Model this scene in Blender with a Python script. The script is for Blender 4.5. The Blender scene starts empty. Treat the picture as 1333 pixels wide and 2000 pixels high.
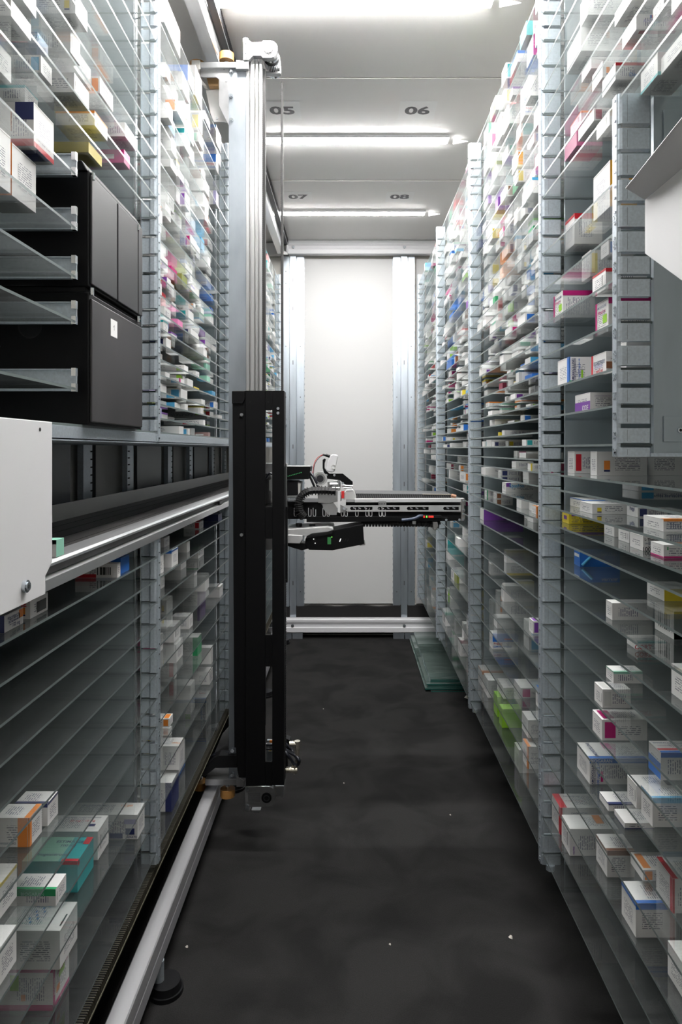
import bpy, bmesh, math, random
from mathutils import Vector, Matrix
# ---------------------------------------------------------------- scene, camera, light
SC = bpy.context.scene
COL = SC.collection
SC.view_settings.view_transform = 'Standard'
SC.view_settings.look = 'None'
SC.view_settings.gamma = 1.0
SC.view_settings.use_curve_mapping = False
SC.view_settings.exposure = 0.0
SC.cycles.transparent_max_bounces = 160
SC.cycles.max_bounces = 8
SC.cycles.diffuse_bounces = 4
SC.cycles.glossy_bounces = 4
SC.cycles.transmission_bounces = 4
SC.cycles.caustics_reflective = False
SC.cycles.caustics_refractive = False
SC.cycles.sample_clamp_indirect = 12.0

H = 1.25                      # camera height above the floor (m)
F, CX, CY = 1333.0, 683.0, 878.0
cam = bpy.data.cameras.new('camera')
cam.sensor_fit = 'VERTICAL'; cam.sensor_height = 36; cam.sensor_width = 24
cam.lens = F / 2000 * 36
cam.shift_x = -(CX - 666.5) / 2000
cam.shift_y = (CY - 1000) / 2000
cam.clip_start = 0.05; cam.clip_end = 30
camo = bpy.data.objects.new('camera', cam); COL.objects.link(camo)
camo.location = (0, 0, H); camo.rotation_euler = (math.pi / 2, 0, 0)
SC.camera = camo

W = bpy.data.worlds.new('world'); SC.world = W; W.use_nodes = True
W.node_tree.nodes['Background'].inputs[0].default_value = (0.9, 0.95, 1, 1)
W.node_tree.nodes['Background'].inputs[1].default_value = 0.02
LED_POWER = 205.0             # emission strength of the ceiling tubes

# ---------------------------------------------------------------- materials
MATS = {}
def mat(name, col=(.8, .8, .8), rough=.5, metal=0., emit=None, es=0., spec=None, noise=None, bump=None, coat=0):
    if name in MATS: return MATS[name]
    m = bpy.data.materials.new(name); m.use_nodes = True; MATS[name] = m
    nt = m.node_tree; b = nt.nodes['Principled BSDF']
    b.inputs['Base Color'].default_value = (*col, 1); b.inputs['Roughness'].default_value = rough
    b.inputs['Metallic'].default_value = metal
    if spec is not None: b.inputs['Specular IOR Level'].default_value = spec
    if coat: b.inputs['Coat Weight'].default_value = coat
    if emit: b.inputs['Emission Color'].default_value = (*emit, 1); b.inputs['Emission Strength'].default_value = es
    tc = None
    if noise:
        sc, amt, stretch = noise
        tc = nt.nodes.new('ShaderNodeTexCoord'); mp = nt.nodes.new('ShaderNodeMapping')
        mp.inputs['Scale'].default_value = stretch
        nz = nt.nodes.new('ShaderNodeTexNoise'); nz.inputs['Scale'].default_value = sc; nz.inputs['Detail'].default_value = 6
        rp = nt.nodes.new('ShaderNodeMapRange'); rp.inputs[1].default_value = .3; rp.inputs[2].default_value = .7
        rp.inputs[3].default_value = 1 - amt; rp.inputs[4].default_value = 1 + amt
        mx = nt.nodes.new('ShaderNodeMix'); mx.data_type = 'RGBA'; mx.blend_type = 'MULTIPLY'; mx.inputs[0].default_value = 1
        mx.inputs[6].default_value = (*col, 1)
        nt.links.new(tc.outputs['Object'], mp.inputs[0]); nt.links.new(mp.outputs[0], nz.inputs['Vector'])
        nt.links.new(nz.outputs[0], rp.inputs[0]); nt.links.new(rp.outputs[0], mx.inputs[7])
        nt.links.new(mx.outputs[2], b.inputs['Base Color'])
        r2 = nt.nodes.new('ShaderNodeMapRange'); r2.inputs[3].default_value = max(.05, rough - .08); r2.inputs[4].default_value = min(1, rough + .12)
        nt.links.new(nz.outputs[0], r2.inputs[0]); nt.links.new(r2.outputs[0], b.inputs['Roughness'])
    if bump:
        sc, st = bump
        tc = tc or nt.nodes.new('ShaderNodeTexCoord')
        n2 = nt.nodes.new('ShaderNodeTexNoise'); n2.inputs['Scale'].default_value = sc
        bp = nt.nodes.new('ShaderNodeBump'); bp.inputs['Strength'].default_value = st; bp.inputs['Distance'].default_value = .002
        nt.links.new(tc.outputs['Object'], n2.inputs['Vector']); nt.links.new(n2.outputs[0], bp.inputs['Height'])
        nt.links.new(bp.outputs[0], b.inputs['Normal'])
    return m

GALV = mat('galvanised_steel', (.53, .59, .64), .42, .62, noise=(220, .10, (1, 1, 1)))
GALVP = mat('galvanised_panel', (.40, .45, .48), .40, .75, noise=(14, .10, (1, 1, .3)))
ZINC = mat('zinc_channel', (.62, .68, .74), .30, .9, noise=(20, .10, (1, 1, .15)))
ALU = mat('brushed_aluminium', (.86, .87, .88), .30, .9, noise=(25, .05, (1, .05, 1)))
MASTP = mat('mast_aluminium', (.48, .48, .48), .34, .85, noise=(25, .05, (1, 1, .05)))
ALUM = mat('milled_aluminium', (.46, .465, .47), .30, .92, noise=(30, .10, (1, 1, 1)))
MASTG = mat('mast_plate', (.27, .295, .32), .42, .75, noise=(18, .12, (1, 1, .4)))
CHROME = mat('bright_steel', (.85, .86, .87), .16, 1.)
WHITEP = mat('white_powder_coat', (.78, .78, .79), .5, bump=(900, .05))
WALLM = mat('white_wall_panel', (.66, .66, .655), .55)
CEILM = mat('ceiling_panel', (.86, .85, .83), .6)
CREAM = mat('cream_wall', (.74, .72, .67), .6)
BLACKP = mat('black_powder_coat', (.004, .004, .0045), .5, bump=(1200, .08), spec=.18)
BLACKS = mat('black_scuffed_metal', (.035, .032, .033), .42, noise=(7, .55, (1, 1, .25)))
BLACKM = mat('black_plastic', (.007, .007, .008), .4, spec=.3)
RUBBER = mat('black_rubber', (.02, .02, .02), .7)
CABLE = mat('dark_cable', (.02, .022, .03), .35)
WHEEL = mat('amber_polyurethane', (.60, .30, .09), .35)
BROWN = mat('brown_cardboard', (.38, .24, .11), .8)
PCB = mat('green_circuit_board', (.05, .28, .08), .4)
REDC = mat('red_lacquer', (.65, .03, .03), .4)
LEDR = mat('red_indicator', (.8, .02, .02), .3, emit=(1, .05, .03), es=1.0)
LEDG = mat('green_indicator', (.1, .8, .1), .3, emit=(.3, 1, .1), es=1.0)
WHITEPL = mat('white_plastic', (.78, .78, .79), .35)
LED = mat('lit_tube', (1, 1, 1), .5, emit=(1, .985, .97), es=LED_POWER)
LEDS = [mat('lit_tube_%d' % i, (1, 1, 1), .5, emit=(1, .985, .97), es=LED_POWER * k) for i, k in enumerate((.16, 1., 1.05, 1., .42))]   # the added fill tube over the entrance and the far-wall tube are dimmer
LEDCAP = mat('lit_end_plug', (1, 1, 1), .5, emit=(1, .985, .97), es=2.2)
SCREW = mat('zinc_screw', (.62, .66, .70), .25, .95)
DARKH = mat('dark_hole', (.008, .008, .009), .9)
LENS = mat('lens_glass', (.02, .02, .025), .08)
CHROMEY = mat('warm_nickel', (.78, .72, .60), .25, .9)
INKBLK = mat('number_ink', (.05, .05, .055), .6)
PAPER = mat('paper_label', (.88, .88, .87), .6)
GLASSED = mat('glass_edge', (.15, .18, .178), .3, 0, spec=.35)
GREENED = mat('green_glass_edge', (.02, .10, .085), .12, 0, spec=.9)

def glass_mat(name, tint, dust_haze, dust_haze_col, gain=1.35):
    m = bpy.data.materials.new(name); m.use_nodes = True; nt = m.node_tree; nt.nodes.clear()
    N = nt.nodes.new; L = nt.links.new
    out = N('ShaderNodeOutputMaterial'); tr = N('ShaderNodeBsdfTransparent'); tr.inputs[0].default_value = (*tint, 1)
    gl = N('ShaderNodeBsdfGlossy'); gl.inputs['Roughness'].default_value = .035; gl.inputs[0].default_value = (.95, .97, .97, 1)
    df = N('ShaderNodeBsdfDiffuse'); df.inputs[0].default_value = (*dust_haze_col, 1)
    tl = N('ShaderNodeBsdfTranslucent'); tl.inputs[0].default_value = (*dust_haze_col, 1)
    ge = N('ShaderNodeNewGeometry'); m1 = N('ShaderNodeMath'); m1.operation = 'MULTIPLY_ADD'
    m1.inputs[1].default_value = 1 / 1.5 - 1.5; m1.inputs[2].default_value = 1.5
    fr = N('ShaderNodeFresnel'); L(ge.outputs['Backfacing'], m1.inputs[0]); L(m1.outputs[0], fr.inputs[0])
    g = N('ShaderNodeMath'); g.operation = 'MULTIPLY'; g.inputs[1].default_value = gain; L(fr.outputs[0], g.inputs[0]); g.use_clamp = True
    a = N('ShaderNodeMixShader'); a.inputs[0].default_value = .6; L(df.outputs[0], a.inputs[1]); L(tl.outputs[0], a.inputs[2])
    # diffuse veil painting in reflection haze, with faint wipe marks and dust
    tc = N('ShaderNodeTexCoord'); mp = N('ShaderNodeMapping'); mp.inputs['Scale'].default_value = (2.5, 110, 1)
    nz = N('ShaderNodeTexNoise'); nz.inputs['Scale'].default_value = 1.6; nz.inputs['Detail'].default_value = 5
    L(tc.outputs['Object'], mp.inputs[0]); L(mp.outputs[0], nz.inputs['Vector'])
    mr = N('ShaderNodeMapRange'); mr.inputs[1].default_value = .3; mr.inputs[2].default_value = .75
    mr.inputs[3].default_value = dust_haze * .3; mr.inputs[4].default_value = dust_haze * 2.2; L(nz.outputs[0], mr.inputs[0])
    b = N('ShaderNodeMixShader'); L(mr.outputs[0], b.inputs[0]); L(tr.outputs[0], b.inputs[1]); L(a.outputs[0], b.inputs[2])
    c = N('ShaderNodeMixShader'); L(g.outputs[0], c.inputs[0]); L(b.outputs[0], c.inputs[1]); L(gl.outputs[0], c.inputs[2])
    L(c.outputs[0], out.inputs[0]); return m
GLASS = glass_mat('clear_shelf_glass', (.985, .992, .99), .028, (.86, .89, .89))
STACKG = glass_mat('stacked_greenish_glass', (.60, .72, .68), .26, (.52, .62, .59))

# carpet
def carpet():
    m = mat('black_carpet', (.02, .02, .021), .95, spec=.15); nt = m.node_tree; b = nt.nodes['Principled BSDF']
    N = nt.nodes.new; L = nt.links.new
    tc = N('ShaderNodeTexCoord'); n1 = N('ShaderNodeTexNoise'); n1.inputs['Scale'].default_value = 5; n1.inputs['Detail'].default_value = 5
    n1.inputs['Distortion'].default_value = .8
    n2 = N('ShaderNodeTexNoise'); n2.inputs['Scale'].default_value = 420
    L(tc.outputs['Object'], n1.inputs['Vector']); L(tc.outputs['Object'], n2.inputs['Vector'])
    r = N('ShaderNodeValToRGB'); r.color_ramp.elements[0].position = .36; r.color_ramp.elements[0].color = (.015, .0146, .0146, 1)
    r.color_ramp.elements[1].position = .58; r.color_ramp.elements[1].color = (.025, .0243, .024, 1)
    L(n1.outputs[0], r.inputs[0])
    mr = N('ShaderNodeMapRange'); mr.inputs[3].default_value = .5; mr.inputs[4].default_value = 1.5; L(n2.outputs[0], mr.inputs[0])
    mx = N('ShaderNodeMix'); mx.data_type = 'RGBA'; mx.blend_type = 'MULTIPLY'; mx.inputs[0].default_value = 1
    L(r.outputs[0], mx.inputs[6]); L(mr.outputs[0], mx.inputs[7]); L(mx.outputs[2], b.inputs['Base Color'])
    bp = N('ShaderNodeBump'); bp.inputs['Strength'].default_value = .5; bp.inputs['Distance'].default_value = .002
    L(n2.outputs[0], bp.inputs['Height']); L(bp.outputs[0], b.inputs['Normal']); return m
CARPET = carpet()

# printed lines of small type, in metres of the quad's own UV
def print_mat(name, ink, paper, pitch, vertical=False):
    m = mat(name, paper, .45); nt = m.node_tree; b = nt.nodes['Principled BSDF']; N = nt.nodes.new; L = nt.links.new
    uv = N('ShaderNodeUVMap'); uv.uv_map = 'UVMap'; sp = N('ShaderNodeSeparateXYZ'); L(uv.outputs[0], sp.inputs[0])
    U, V = (sp.outputs[1], sp.outputs[0]) if vertical else (sp.outputs[0], sp.outputs[1])
    d = N('ShaderNodeMath'); d.operation = 'DIVIDE'; d.inputs[1].default_value = pitch; L(V, d.inputs[0])
    fr = N('ShaderNodeMath'); fr.operation = 'FRACT'; L(d.outputs[0], fr.inputs[0])
    lt = N('ShaderNodeMath'); lt.operation = 'LESS_THAN'; lt.inputs[1].default_value = .42; L(fr.outputs[0], lt.inputs[0])
    fl = N('ShaderNodeMath'); fl.operation = 'FLOOR'; L(d.outputs[0], fl.inputs[0])
    u2 = N('ShaderNodeMath'); u2.operation = 'MULTIPLY'; u2.inputs[1].default_value = .9 / pitch; L(U, u2.inputs[0])
    cb = N('ShaderNodeCombineXYZ'); L(u2.outputs[0], cb.inputs[0])
    f2 = N('ShaderNodeMath'); f2.operation = 'MULTIPLY'; f2.inputs[1].default_value = 17.3; L(fl.outputs[0], f2.inputs[0]); L(f2.outputs[0], cb.inputs[1])
    nz = N('ShaderNodeTexNoise'); nz.inputs['Scale'].default_value = 1.0; L(cb.outputs[0], nz.inputs['Vector'])
    gt = N('ShaderNodeMath'); gt.operation = 'GREATER_THAN'; gt.inputs[1].default_value = .45; L(nz.outputs[0], gt.inputs[0])
    ml = N('ShaderNodeMath'); ml.operation = 'MULTIPLY'; L(lt.outputs[0], ml.inputs[0]); L(gt.outputs[0], ml.inputs[1])
    mx = N('ShaderNodeMix'); mx.data_type = 'RGBA'; mx.inputs[6].default_value = (*paper, 1); mx.inputs[7].default_value = (*ink, 1)
    L(ml.outputs[0], mx.inputs[0]); L(mx.outputs[2], b.inputs['Base Color']); return m
CARTON = mat('white_carton', (.80, .79, .78), .48)
PRINT = print_mat('small_type', (.22, .22, .26), (.80, .79, .78), .0034)
PRINTV = print_mat('small_type_sideways', (.20, .20, .28), (.80, .79, .78), .0036, True)
PRINTW = print_mat('pale_type_on_navy', (.6, .65, .75), (.03, .045, .14), .005)
BARC = mat('barcode', (.80, .79, .78), .5)
def barcode():
    nt = BARC.node_tree; b = nt.nodes['Principled BSDF']; N = nt.nodes.new; L = nt.links.new
    uv = N('ShaderNodeUVMap'); uv.uv_map = 'UVMap'; sp = N('ShaderNodeSeparateXYZ'); L(uv.outputs[0], sp.inputs[0])
    mu = N('ShaderNodeMath'); mu.operation = 'MULTIPLY'; mu.inputs[1].default_value = 900; L(sp.outputs[0], mu.inputs[0])
    fl = N('ShaderNodeMath'); fl.operation = 'FLOOR'; L(mu.outputs[0], fl.inputs[0])
    wn = N('ShaderNodeTexWhiteNoise'); wn.noise_dimensions = '1D'; L(fl.outputs[0], wn.inputs['W'])
    gt = N('ShaderNodeMath'); gt.operation = 'GREATER_THAN'; gt.inputs[1].default_value = .5; L(wn.outputs[0], gt.inputs[0])
    mx = N('ShaderNodeMix'); mx.data_type = 'RGBA'; mx.inputs[6].default_value = (.03, .03, .03, 1); mx.inputs[7].default_value = (.8, .79, .78, 1)
    L(gt.outputs[0], mx.inputs[0]); L(mx.outputs[2], b.inputs['Base Color'])
barcode()
INK = {}
INKCOL = dict(W=(.80, .79, .78), R=(.60, .015, .03), B=(.02, .16, .58), N=(.025, .035, .14), G=(.03, .34, .13), L=(.30, .62, .03),
              M=(.52, .01, .18), M2=(.75, .22, .45), P=(.20, .05, .36), Y=(.85, .66, .04), Y2=(.86, .42, .01), O=(.85, .27, .04), T=(.03, .40, .42),
              C=(.09, .42, .72), I=(.30, .62, .48), V=(.45, .42, .66), V2=(.10, .13, .22), A=(.28, .32, .08), D=(.30, .03, .07),
              D2=(.42, .26, .25), Z=(.22, .08, .03), E=(.62, .62, .60), K=(.03, .03, .03))
for k, c in INKCOL.items(): INK[k] = mat('ink_' + k, c, .42) if k != 'W' else CARTON
CNAME = dict(W='white', R='red', B='blue', N='navy', G='green', L='lime green', M='magenta', M2='pink', P='purple', Y='yellow', Y2='amber', O='orange',
             T='teal', C='light blue', I='mint', V='lavender', V2='slate blue', A='olive', D='burgundy', D2='dusty pink', Z='brown', E='grey')

# ---------------------------------------------------------------- mesh helpers
class MB:
    """collects shapes, then links them as ONE mesh object"""
    def __init__(s): s.v = []; s.f = []; s.m = []; s.mats = []; s.uv = {}; s.sm = set()
    def mi(s, m):
        if m not in s.mats: s.mats.append(m)
        return s.mats.index(m)
    def face(s, pts, m, uv=None):
        n = len(s.v); s.v += [tuple(p) for p in pts]; s.f.append(tuple(range(n, n + len(pts)))); s.m.append(s.mi(m))
        if uv: s.uv[len(s.f) - 1] = uv
    def box(s, x0, x1, y0, y1, z0, z1, m, ends=None):
        if x0 > x1: x0, x1 = x1, x0
        if y0 > y1: y0, y1 = y1, y0
        if z0 > z1: z0, z1 = z1, z0
        n = len(s.v); s.v += [(x0, y0, z0), (x1, y0, z0), (x1, y1, z0), (x0, y1, z0), (x0, y0, z1), (x1, y0, z1), (x1, y1, z1), (x0, y1, z1)]
        k = s.mi(m); e = s.mi(ends) if ends else k
        for f, q in (((3, 2, 1, 0), k), ((4, 5, 6, 7), k), ((0, 1, 5, 4), e), ((1, 2, 6, 5), e), ((2, 3, 7, 6), e), ((3, 0, 4, 7), e)):
            s.f.append(tuple(n + i for i in f)); s.m.append(q)
        return s
    def prism(s, poly, y0, y1, m, axis='y'):
        """poly = [(x, z)...] pushed from y0 to y1 (axis y), or [(x, y)] along z (axis z), or [(y, z)] along x (axis x)"""
        def P(a, b, t): return (a, t, b) if axis == 'y' else ((a, b, t) if axis == 'z' else (t, a, b))
        n = len(s.v); k = len(poly); mi = s.mi(m)
        s.v += [P(a, b, y0) for a, b in poly] + [P(a, b, y1) for a, b in poly]
        s.f.append(tuple(n + i for i in range(k))); s.m.append(mi)
        s.f.append(tuple(n + k + i for i in reversed(range(k)))); s.m.append(mi)
        for i in range(k):
            j = (i + 1) % k; s.f.append((n + i, n + k + i, n + k + j, n + j)); s.m.append(mi)
        return s
    def cyl(s, p0, p1, r, m, seg=20, r1=None):
        p0 = Vector(p0); p1 = Vector(p1); ax = (p1 - p0).normalized(); r1 = r if r1 is None else r1
        t = Vector((0, 0, 1)) if abs(ax.z) < .9 else Vector((1, 0, 0)); u = ax.cross(t).normalized(); w = ax.cross(u)
        n = len(s.v); mi = s.mi(m)
        for q, rr in ((p0, r), (p1, r1)):
            s.v += [tuple(q + u * rr * math.cos(2 * math.pi * i / seg) + w * rr * math.sin(2 * math.pi * i / seg)) for i in range(seg)]
        s.f.append(tuple(n + i for i in reversed(range(seg)))); s.m.append(mi)
        s.f.append(tuple(n + seg + i for i in range(seg))); s.m.append(mi)
        for i in range(seg):
            j = (i + 1) % seg; s.f.append((n + i, n + j, n + seg + j, n + seg + i)); s.m.append(mi); s.sm.add(len(s.f) - 1)
        return s
    def ring(s, c, ax, r, w, h, m, seg=24):
        """flat annulus band: outer radius r, inner r-w, thickness h along ax"""
        c = Vector(c); ax = Vector(ax).normalized(); t = Vector((0, 0, 1)) if abs(ax.z) < .9 else Vector((1, 0, 0)); u = ax.cross(t).normalized(); q = ax.cross(u)
        n = len(s.v); mi = s.mi(m)
        for rr, hh in ((r, 0), (r, h), (r - w, h), (r - w, 0)):
            s.v += [tuple(c + ax * hh + u * rr * math.cos(2 * math.pi * i / seg) + q * rr * math.sin(2 * math.pi * i / seg)) for i in range(seg)]
        for a in range(4):
            b = (a + 1) % 4
            for i in range(seg):
                j = (i + 1) % seg; s.f.append((n + a * seg + i, n + a * seg + j, n + b * seg + j, n + b * seg + i)); s.m.append(mi)
        return s
    def tube(s, path, r, m, seg=10, sub=6):
        pts = [Vector(p) for p in path]
        if len(pts) > 2:
            q = []
            for i in range(len(pts) - 1):
                p0 = pts[max(0, i - 1)]; p1 = pts[i]; p2 = pts[i + 1]; p3 = pts[min(len(pts) - 1, i + 2)]
                for k in range(sub):
                    t = k / sub; q.append(.5 * ((2 * p1) + (p2 - p0) * t + (2 * p0 - 5 * p1 + 4 * p2 - p3) * t * t + (3 * p1 - p0 - 3 * p2 + p3) * t ** 3))
            q.append(pts[-1]); pts = q
        n = len(s.v); mi = s.mi(m); u = None
        for i, p in enumerate(pts):
            d = (pts[min(i + 1, len(pts) - 1)] - pts[max(i - 1, 0)]).normalized()
            if u is None: u = d.cross(Vector((0, 0, 1)) if abs(d.z) < .9 else Vector((1, 0, 0))).normalized()
            u = (u - d * u.dot(d)).normalized(); w = d.cross(u)
            s.v += [tuple(p + (u * math.cos(2 * math.pi * k / seg) + w * math.sin(2 * math.pi * k / seg)) * r) for k in range(seg)]
        for i in range(len(pts) - 1):
            for k in range(seg):
                j = (k + 1) % seg; a = n + i * seg; s.f.append((a + k, a + j, a + seg + j, a + seg + k)); s.m.append(mi); s.sm.add(len(s.f) - 1)
        s.f.append(tuple(n + k for k in range(seg))); s.m.append(mi)
        s.f.append(tuple(n + (len(pts) - 1) * seg + k for k in reversed(range(seg)))); s.m.append(mi)
        return s
    def addmesh(s, me, M, m):
        n = len(s.v); mi = s.mi(m); s.v += [tuple(M @ v.co) for v in me.vertices]
        for p in me.polygons: s.f.append(tuple(n + i for i in p.vertices)); s.m.append(mi)
    def build(s, name, parent=None, origin=None, bevel=0, fix=True):
        me = bpy.data.meshes.new(name); o0 = Vector(origin or (0, 0, 0))
        me.from_pydata([tuple(Vector(v) - o0) for v in s.v], [], s.f)
        for m in s.mats: me.materials.append(m)
        me.polygons.foreach_set('material_index', s.m)
        if s.sm:
            me.polygons.foreach_set('use_smooth', [i in s.sm for i in range(len(s.f))])
        if s.uv:
            ul = me.uv_layers.new(name='UVMap')
            for fi, uv in s.uv.items():
                for li, c in zip(me.polygons[fi].loop_indices, uv): ul.data[li].uv = c
        if fix:
            bm = bmesh.new(); bm.from_mesh(me); bmesh.ops.recalc_face_normals(bm, faces=bm.faces); bm.to_mesh(me); bm.free()
        if s.sm: me.set_sharp_from_angle(angle=math.radians(40))
        me.update(); o = bpy.data.objects.new(name, me); COL.objects.link(o)
        base = Vector((0, 0, 0)); q = parent
        while q: base += q.location; q = q.parent
        o.parent = parent; o.location = o0 - base
        if bevel:
            b = o.modifiers.new('bevel', 'BEVEL'); b.width = bevel; b.segments = 2; b.limit_method = 'ANGLE'; b.angle_limit = math.radians(50)
        return o

def thing(name, label, cat, loc=(0, 0, 0), group=None):
    o = bpy.data.objects.new(name, None); COL.objects.link(o); o.location = loc; o.empty_display_size = .05
    o['label'] = label; o['category'] = cat
    if group: o['group'] = group
    return o
def tag(o, label, cat, group=None, kind=None):
    o['label'] = label; o['category'] = cat
    if group: o['group'] = group
    if kind: o['kind'] = kind
    return o
def struct(o, kind='structure'): o['kind'] = kind; return o
def px(x, y, d): return ((x - CX) / F * d, d, H - (y - CY) / F * d)   # a photo point at distance d -> metres
def pp(poly, d): return [((x - CX) / F * d, H - (y - CY) / F * d) for x, y in poly]

_fonts = {}
def text_mesh(txt, bold=.0):
    k = (txt, bold)
    if k in _fonts: return _fonts[k]
    cu = bpy.data.curves.new('t', 'FONT'); cu.body = txt; cu.size = 1; cu.align_x = 'CENTER'; cu.align_y = 'CENTER'; cu.offset = bold; cu.resolution_u = 3
    o = bpy.data.objects.new('t', cu); COL.objects.link(o); dg = bpy.context.evaluated_depsgraph_get(); dg.update()
    me = bpy.data.meshes.new_from_object(o.evaluated_get(dg)); bpy.data.objects.remove(o); bpy.data.curves.remove(cu)
    xs = [v.co.x for v in me.vertices] or [0]; ys = [v.co.y for v in me.vertices] or [0]
    c = Vector(((max(xs) + min(xs)) / 2, (max(ys) + min(ys)) / 2, 0))
    for v in me.vertices: v.co -= c
    _fonts[k] = (me, max(xs) - min(xs), max(ys) - min(ys)); return _fonts[k]
def put_text(mb, txt, c, right, up, height, m, bold=.012, wide=1., maxw=None):
    me, w, h = text_mesh(txt, bold); s = height / max(h, .3); sx = s * wide
    if maxw and w * sx > maxw: f = maxw / (w * sx); s *= f; sx *= f
    r = Vector(right).normalized() * sx; u = Vector(up).normalized() * s; n = r.cross(u).normalized()
    M = Matrix(((r.x, u.x, n.x, c[0]), (r.y, u.y, n.y, c[1]), (r.z, u.z, n.z, c[2]), (0, 0, 0, 1)))
    mb.addmesh(me, M, m)
# ---------------------------------------------------------------- room
XF, XB = .445, .82            # rack front and back, measured from the aisle's middle line
D0, S = 1.575, .945           # first upright post and bay length
CEIL = 1.383; FAR = 4.60
def room():
    struct(MB().box(-.92, .92, -1.1, FAR + .06, -.05, 0, CARPET).build('floor'))
    struct(MB().box(-.92, .92, -1.1, FAR + .06, H + CEIL, H + CEIL + .05, CEILM).build('ceiling'))
    struct(MB().box(-.97, -.90, -1.1, FAR + .06, 0, H + CEIL, CREAM).build('wall_left'))
    struct(MB().box(.90, .97, -1.1, FAR + .06, 0, H + CEIL, CREAM).build('wall_right'))
    struct(MB().box(-.92, .92, FAR, FAR + .06, 0, H + CEIL, CREAM).build('wall_far'))
    struct(MB().box(-.92, .92, -1.16, -1.1, 0, H + CEIL, WALLM).build('wall_near'))
room()
# ceiling joints: a thin batten over each panel seam
for i, d in enumerate((1.594, 2.539, 3.505)):
    m = MB(); m.box(-.9, .9, d, d + (.022 if i < 2 else .004), H + CEIL - .004, H + CEIL, CEILM)
    m.box(-.9, .9, d - .0035, d, H + CEIL - .0015, H + CEIL, mat('ceiling_joint', (.30, .29, .28), .8))
    struct(m.build('trim_%d' % (i + 1)))
# ceiling tubes
tubes = [(.205, 'behind'), (1.15, 'over'), (2.09, 'a'), (3.03, 'b'), (3.965, 'c')]  # the first is an unseen fill tube, added to brighten the near surfaces
tl = ['added unseen ceiling fill tube nearest the aisle entrance', 'white ceiling tube light over the black cabinet',
      'ceiling tube light cut by the top edge, in front of the pulley head', 'ceiling tube light beyond numbers 05 and 06, crossed by the toothed belt', 'ceiling tube light beyond numbers 07 and 08, nearest the far wall']
for (d, k), lb, LEDM in zip(tubes, tl, LEDS):
    t = thing('ceiling_light', lb, 'light', (0, d, H + CEIL), 'tube lights across the ceiling')
    z = H + CEIL; m = MB(); m.box(-.405, .44, d - .030, d - .0255, z - .012, z, WHITEPL); m.box(-.405, .44, d + .0255, d + .030, z - .012, z, WHITEPL); m.box(-.405, .44, d - .0255, d + .0255, z - .004, z, WHITEPL)
    m.box(-.405, -.400, d - .0255, d + .0255, z - .012, z - .004, WHITEPL); m.box(.435, .44, d - .0255, d + .0255, z - .012, z - .004, WHITEPL); m.build('housing', t)
    MB().box(-.400, .435, d - .025, d + .025, z - .0152, z - .005, LEDM).build('lamp_diffuser', t)
    m = MB(); m.cyl((.462, d, H + CEIL - .015), (.526, d, H + CEIL - .015), .012, LEDCAP, 14, .001); m.build('end_plug', t)
    m = MB(); m.cyl((-.462, d, H + CEIL - .015), (-.425, d, H + CEIL - .015), .001, LEDCAP, 14, .012); m.build('end_plug', t)
# numbers on the ceiling
for x, d, n in ((-.275, 2.785, '05'), (.277, 2.785, '06'), (-.28, 3.735, '07'), (.275, 3.735, '08'), (-.275, 1.84, '03'), (.277, 1.84, '04')):
    if n in ('03', '04'): continue
    m = MB(); z = H + CEIL; m.box(x - .075, x + .075, d - .075, d + .075, z - .0006, z - .0001, PAPER)
    put_text(m, n, (x, d - .002, z - .0009), (1, 0, 0), (0, -1, 0), .066, INKBLK, bold=.035, wide=1.22)
    tag(m.build('number_label', origin=(x, d, z), fix=False), 'square white ceiling label printed with the number ' + n, 'label', 'bay numbers on the ceiling')

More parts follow.
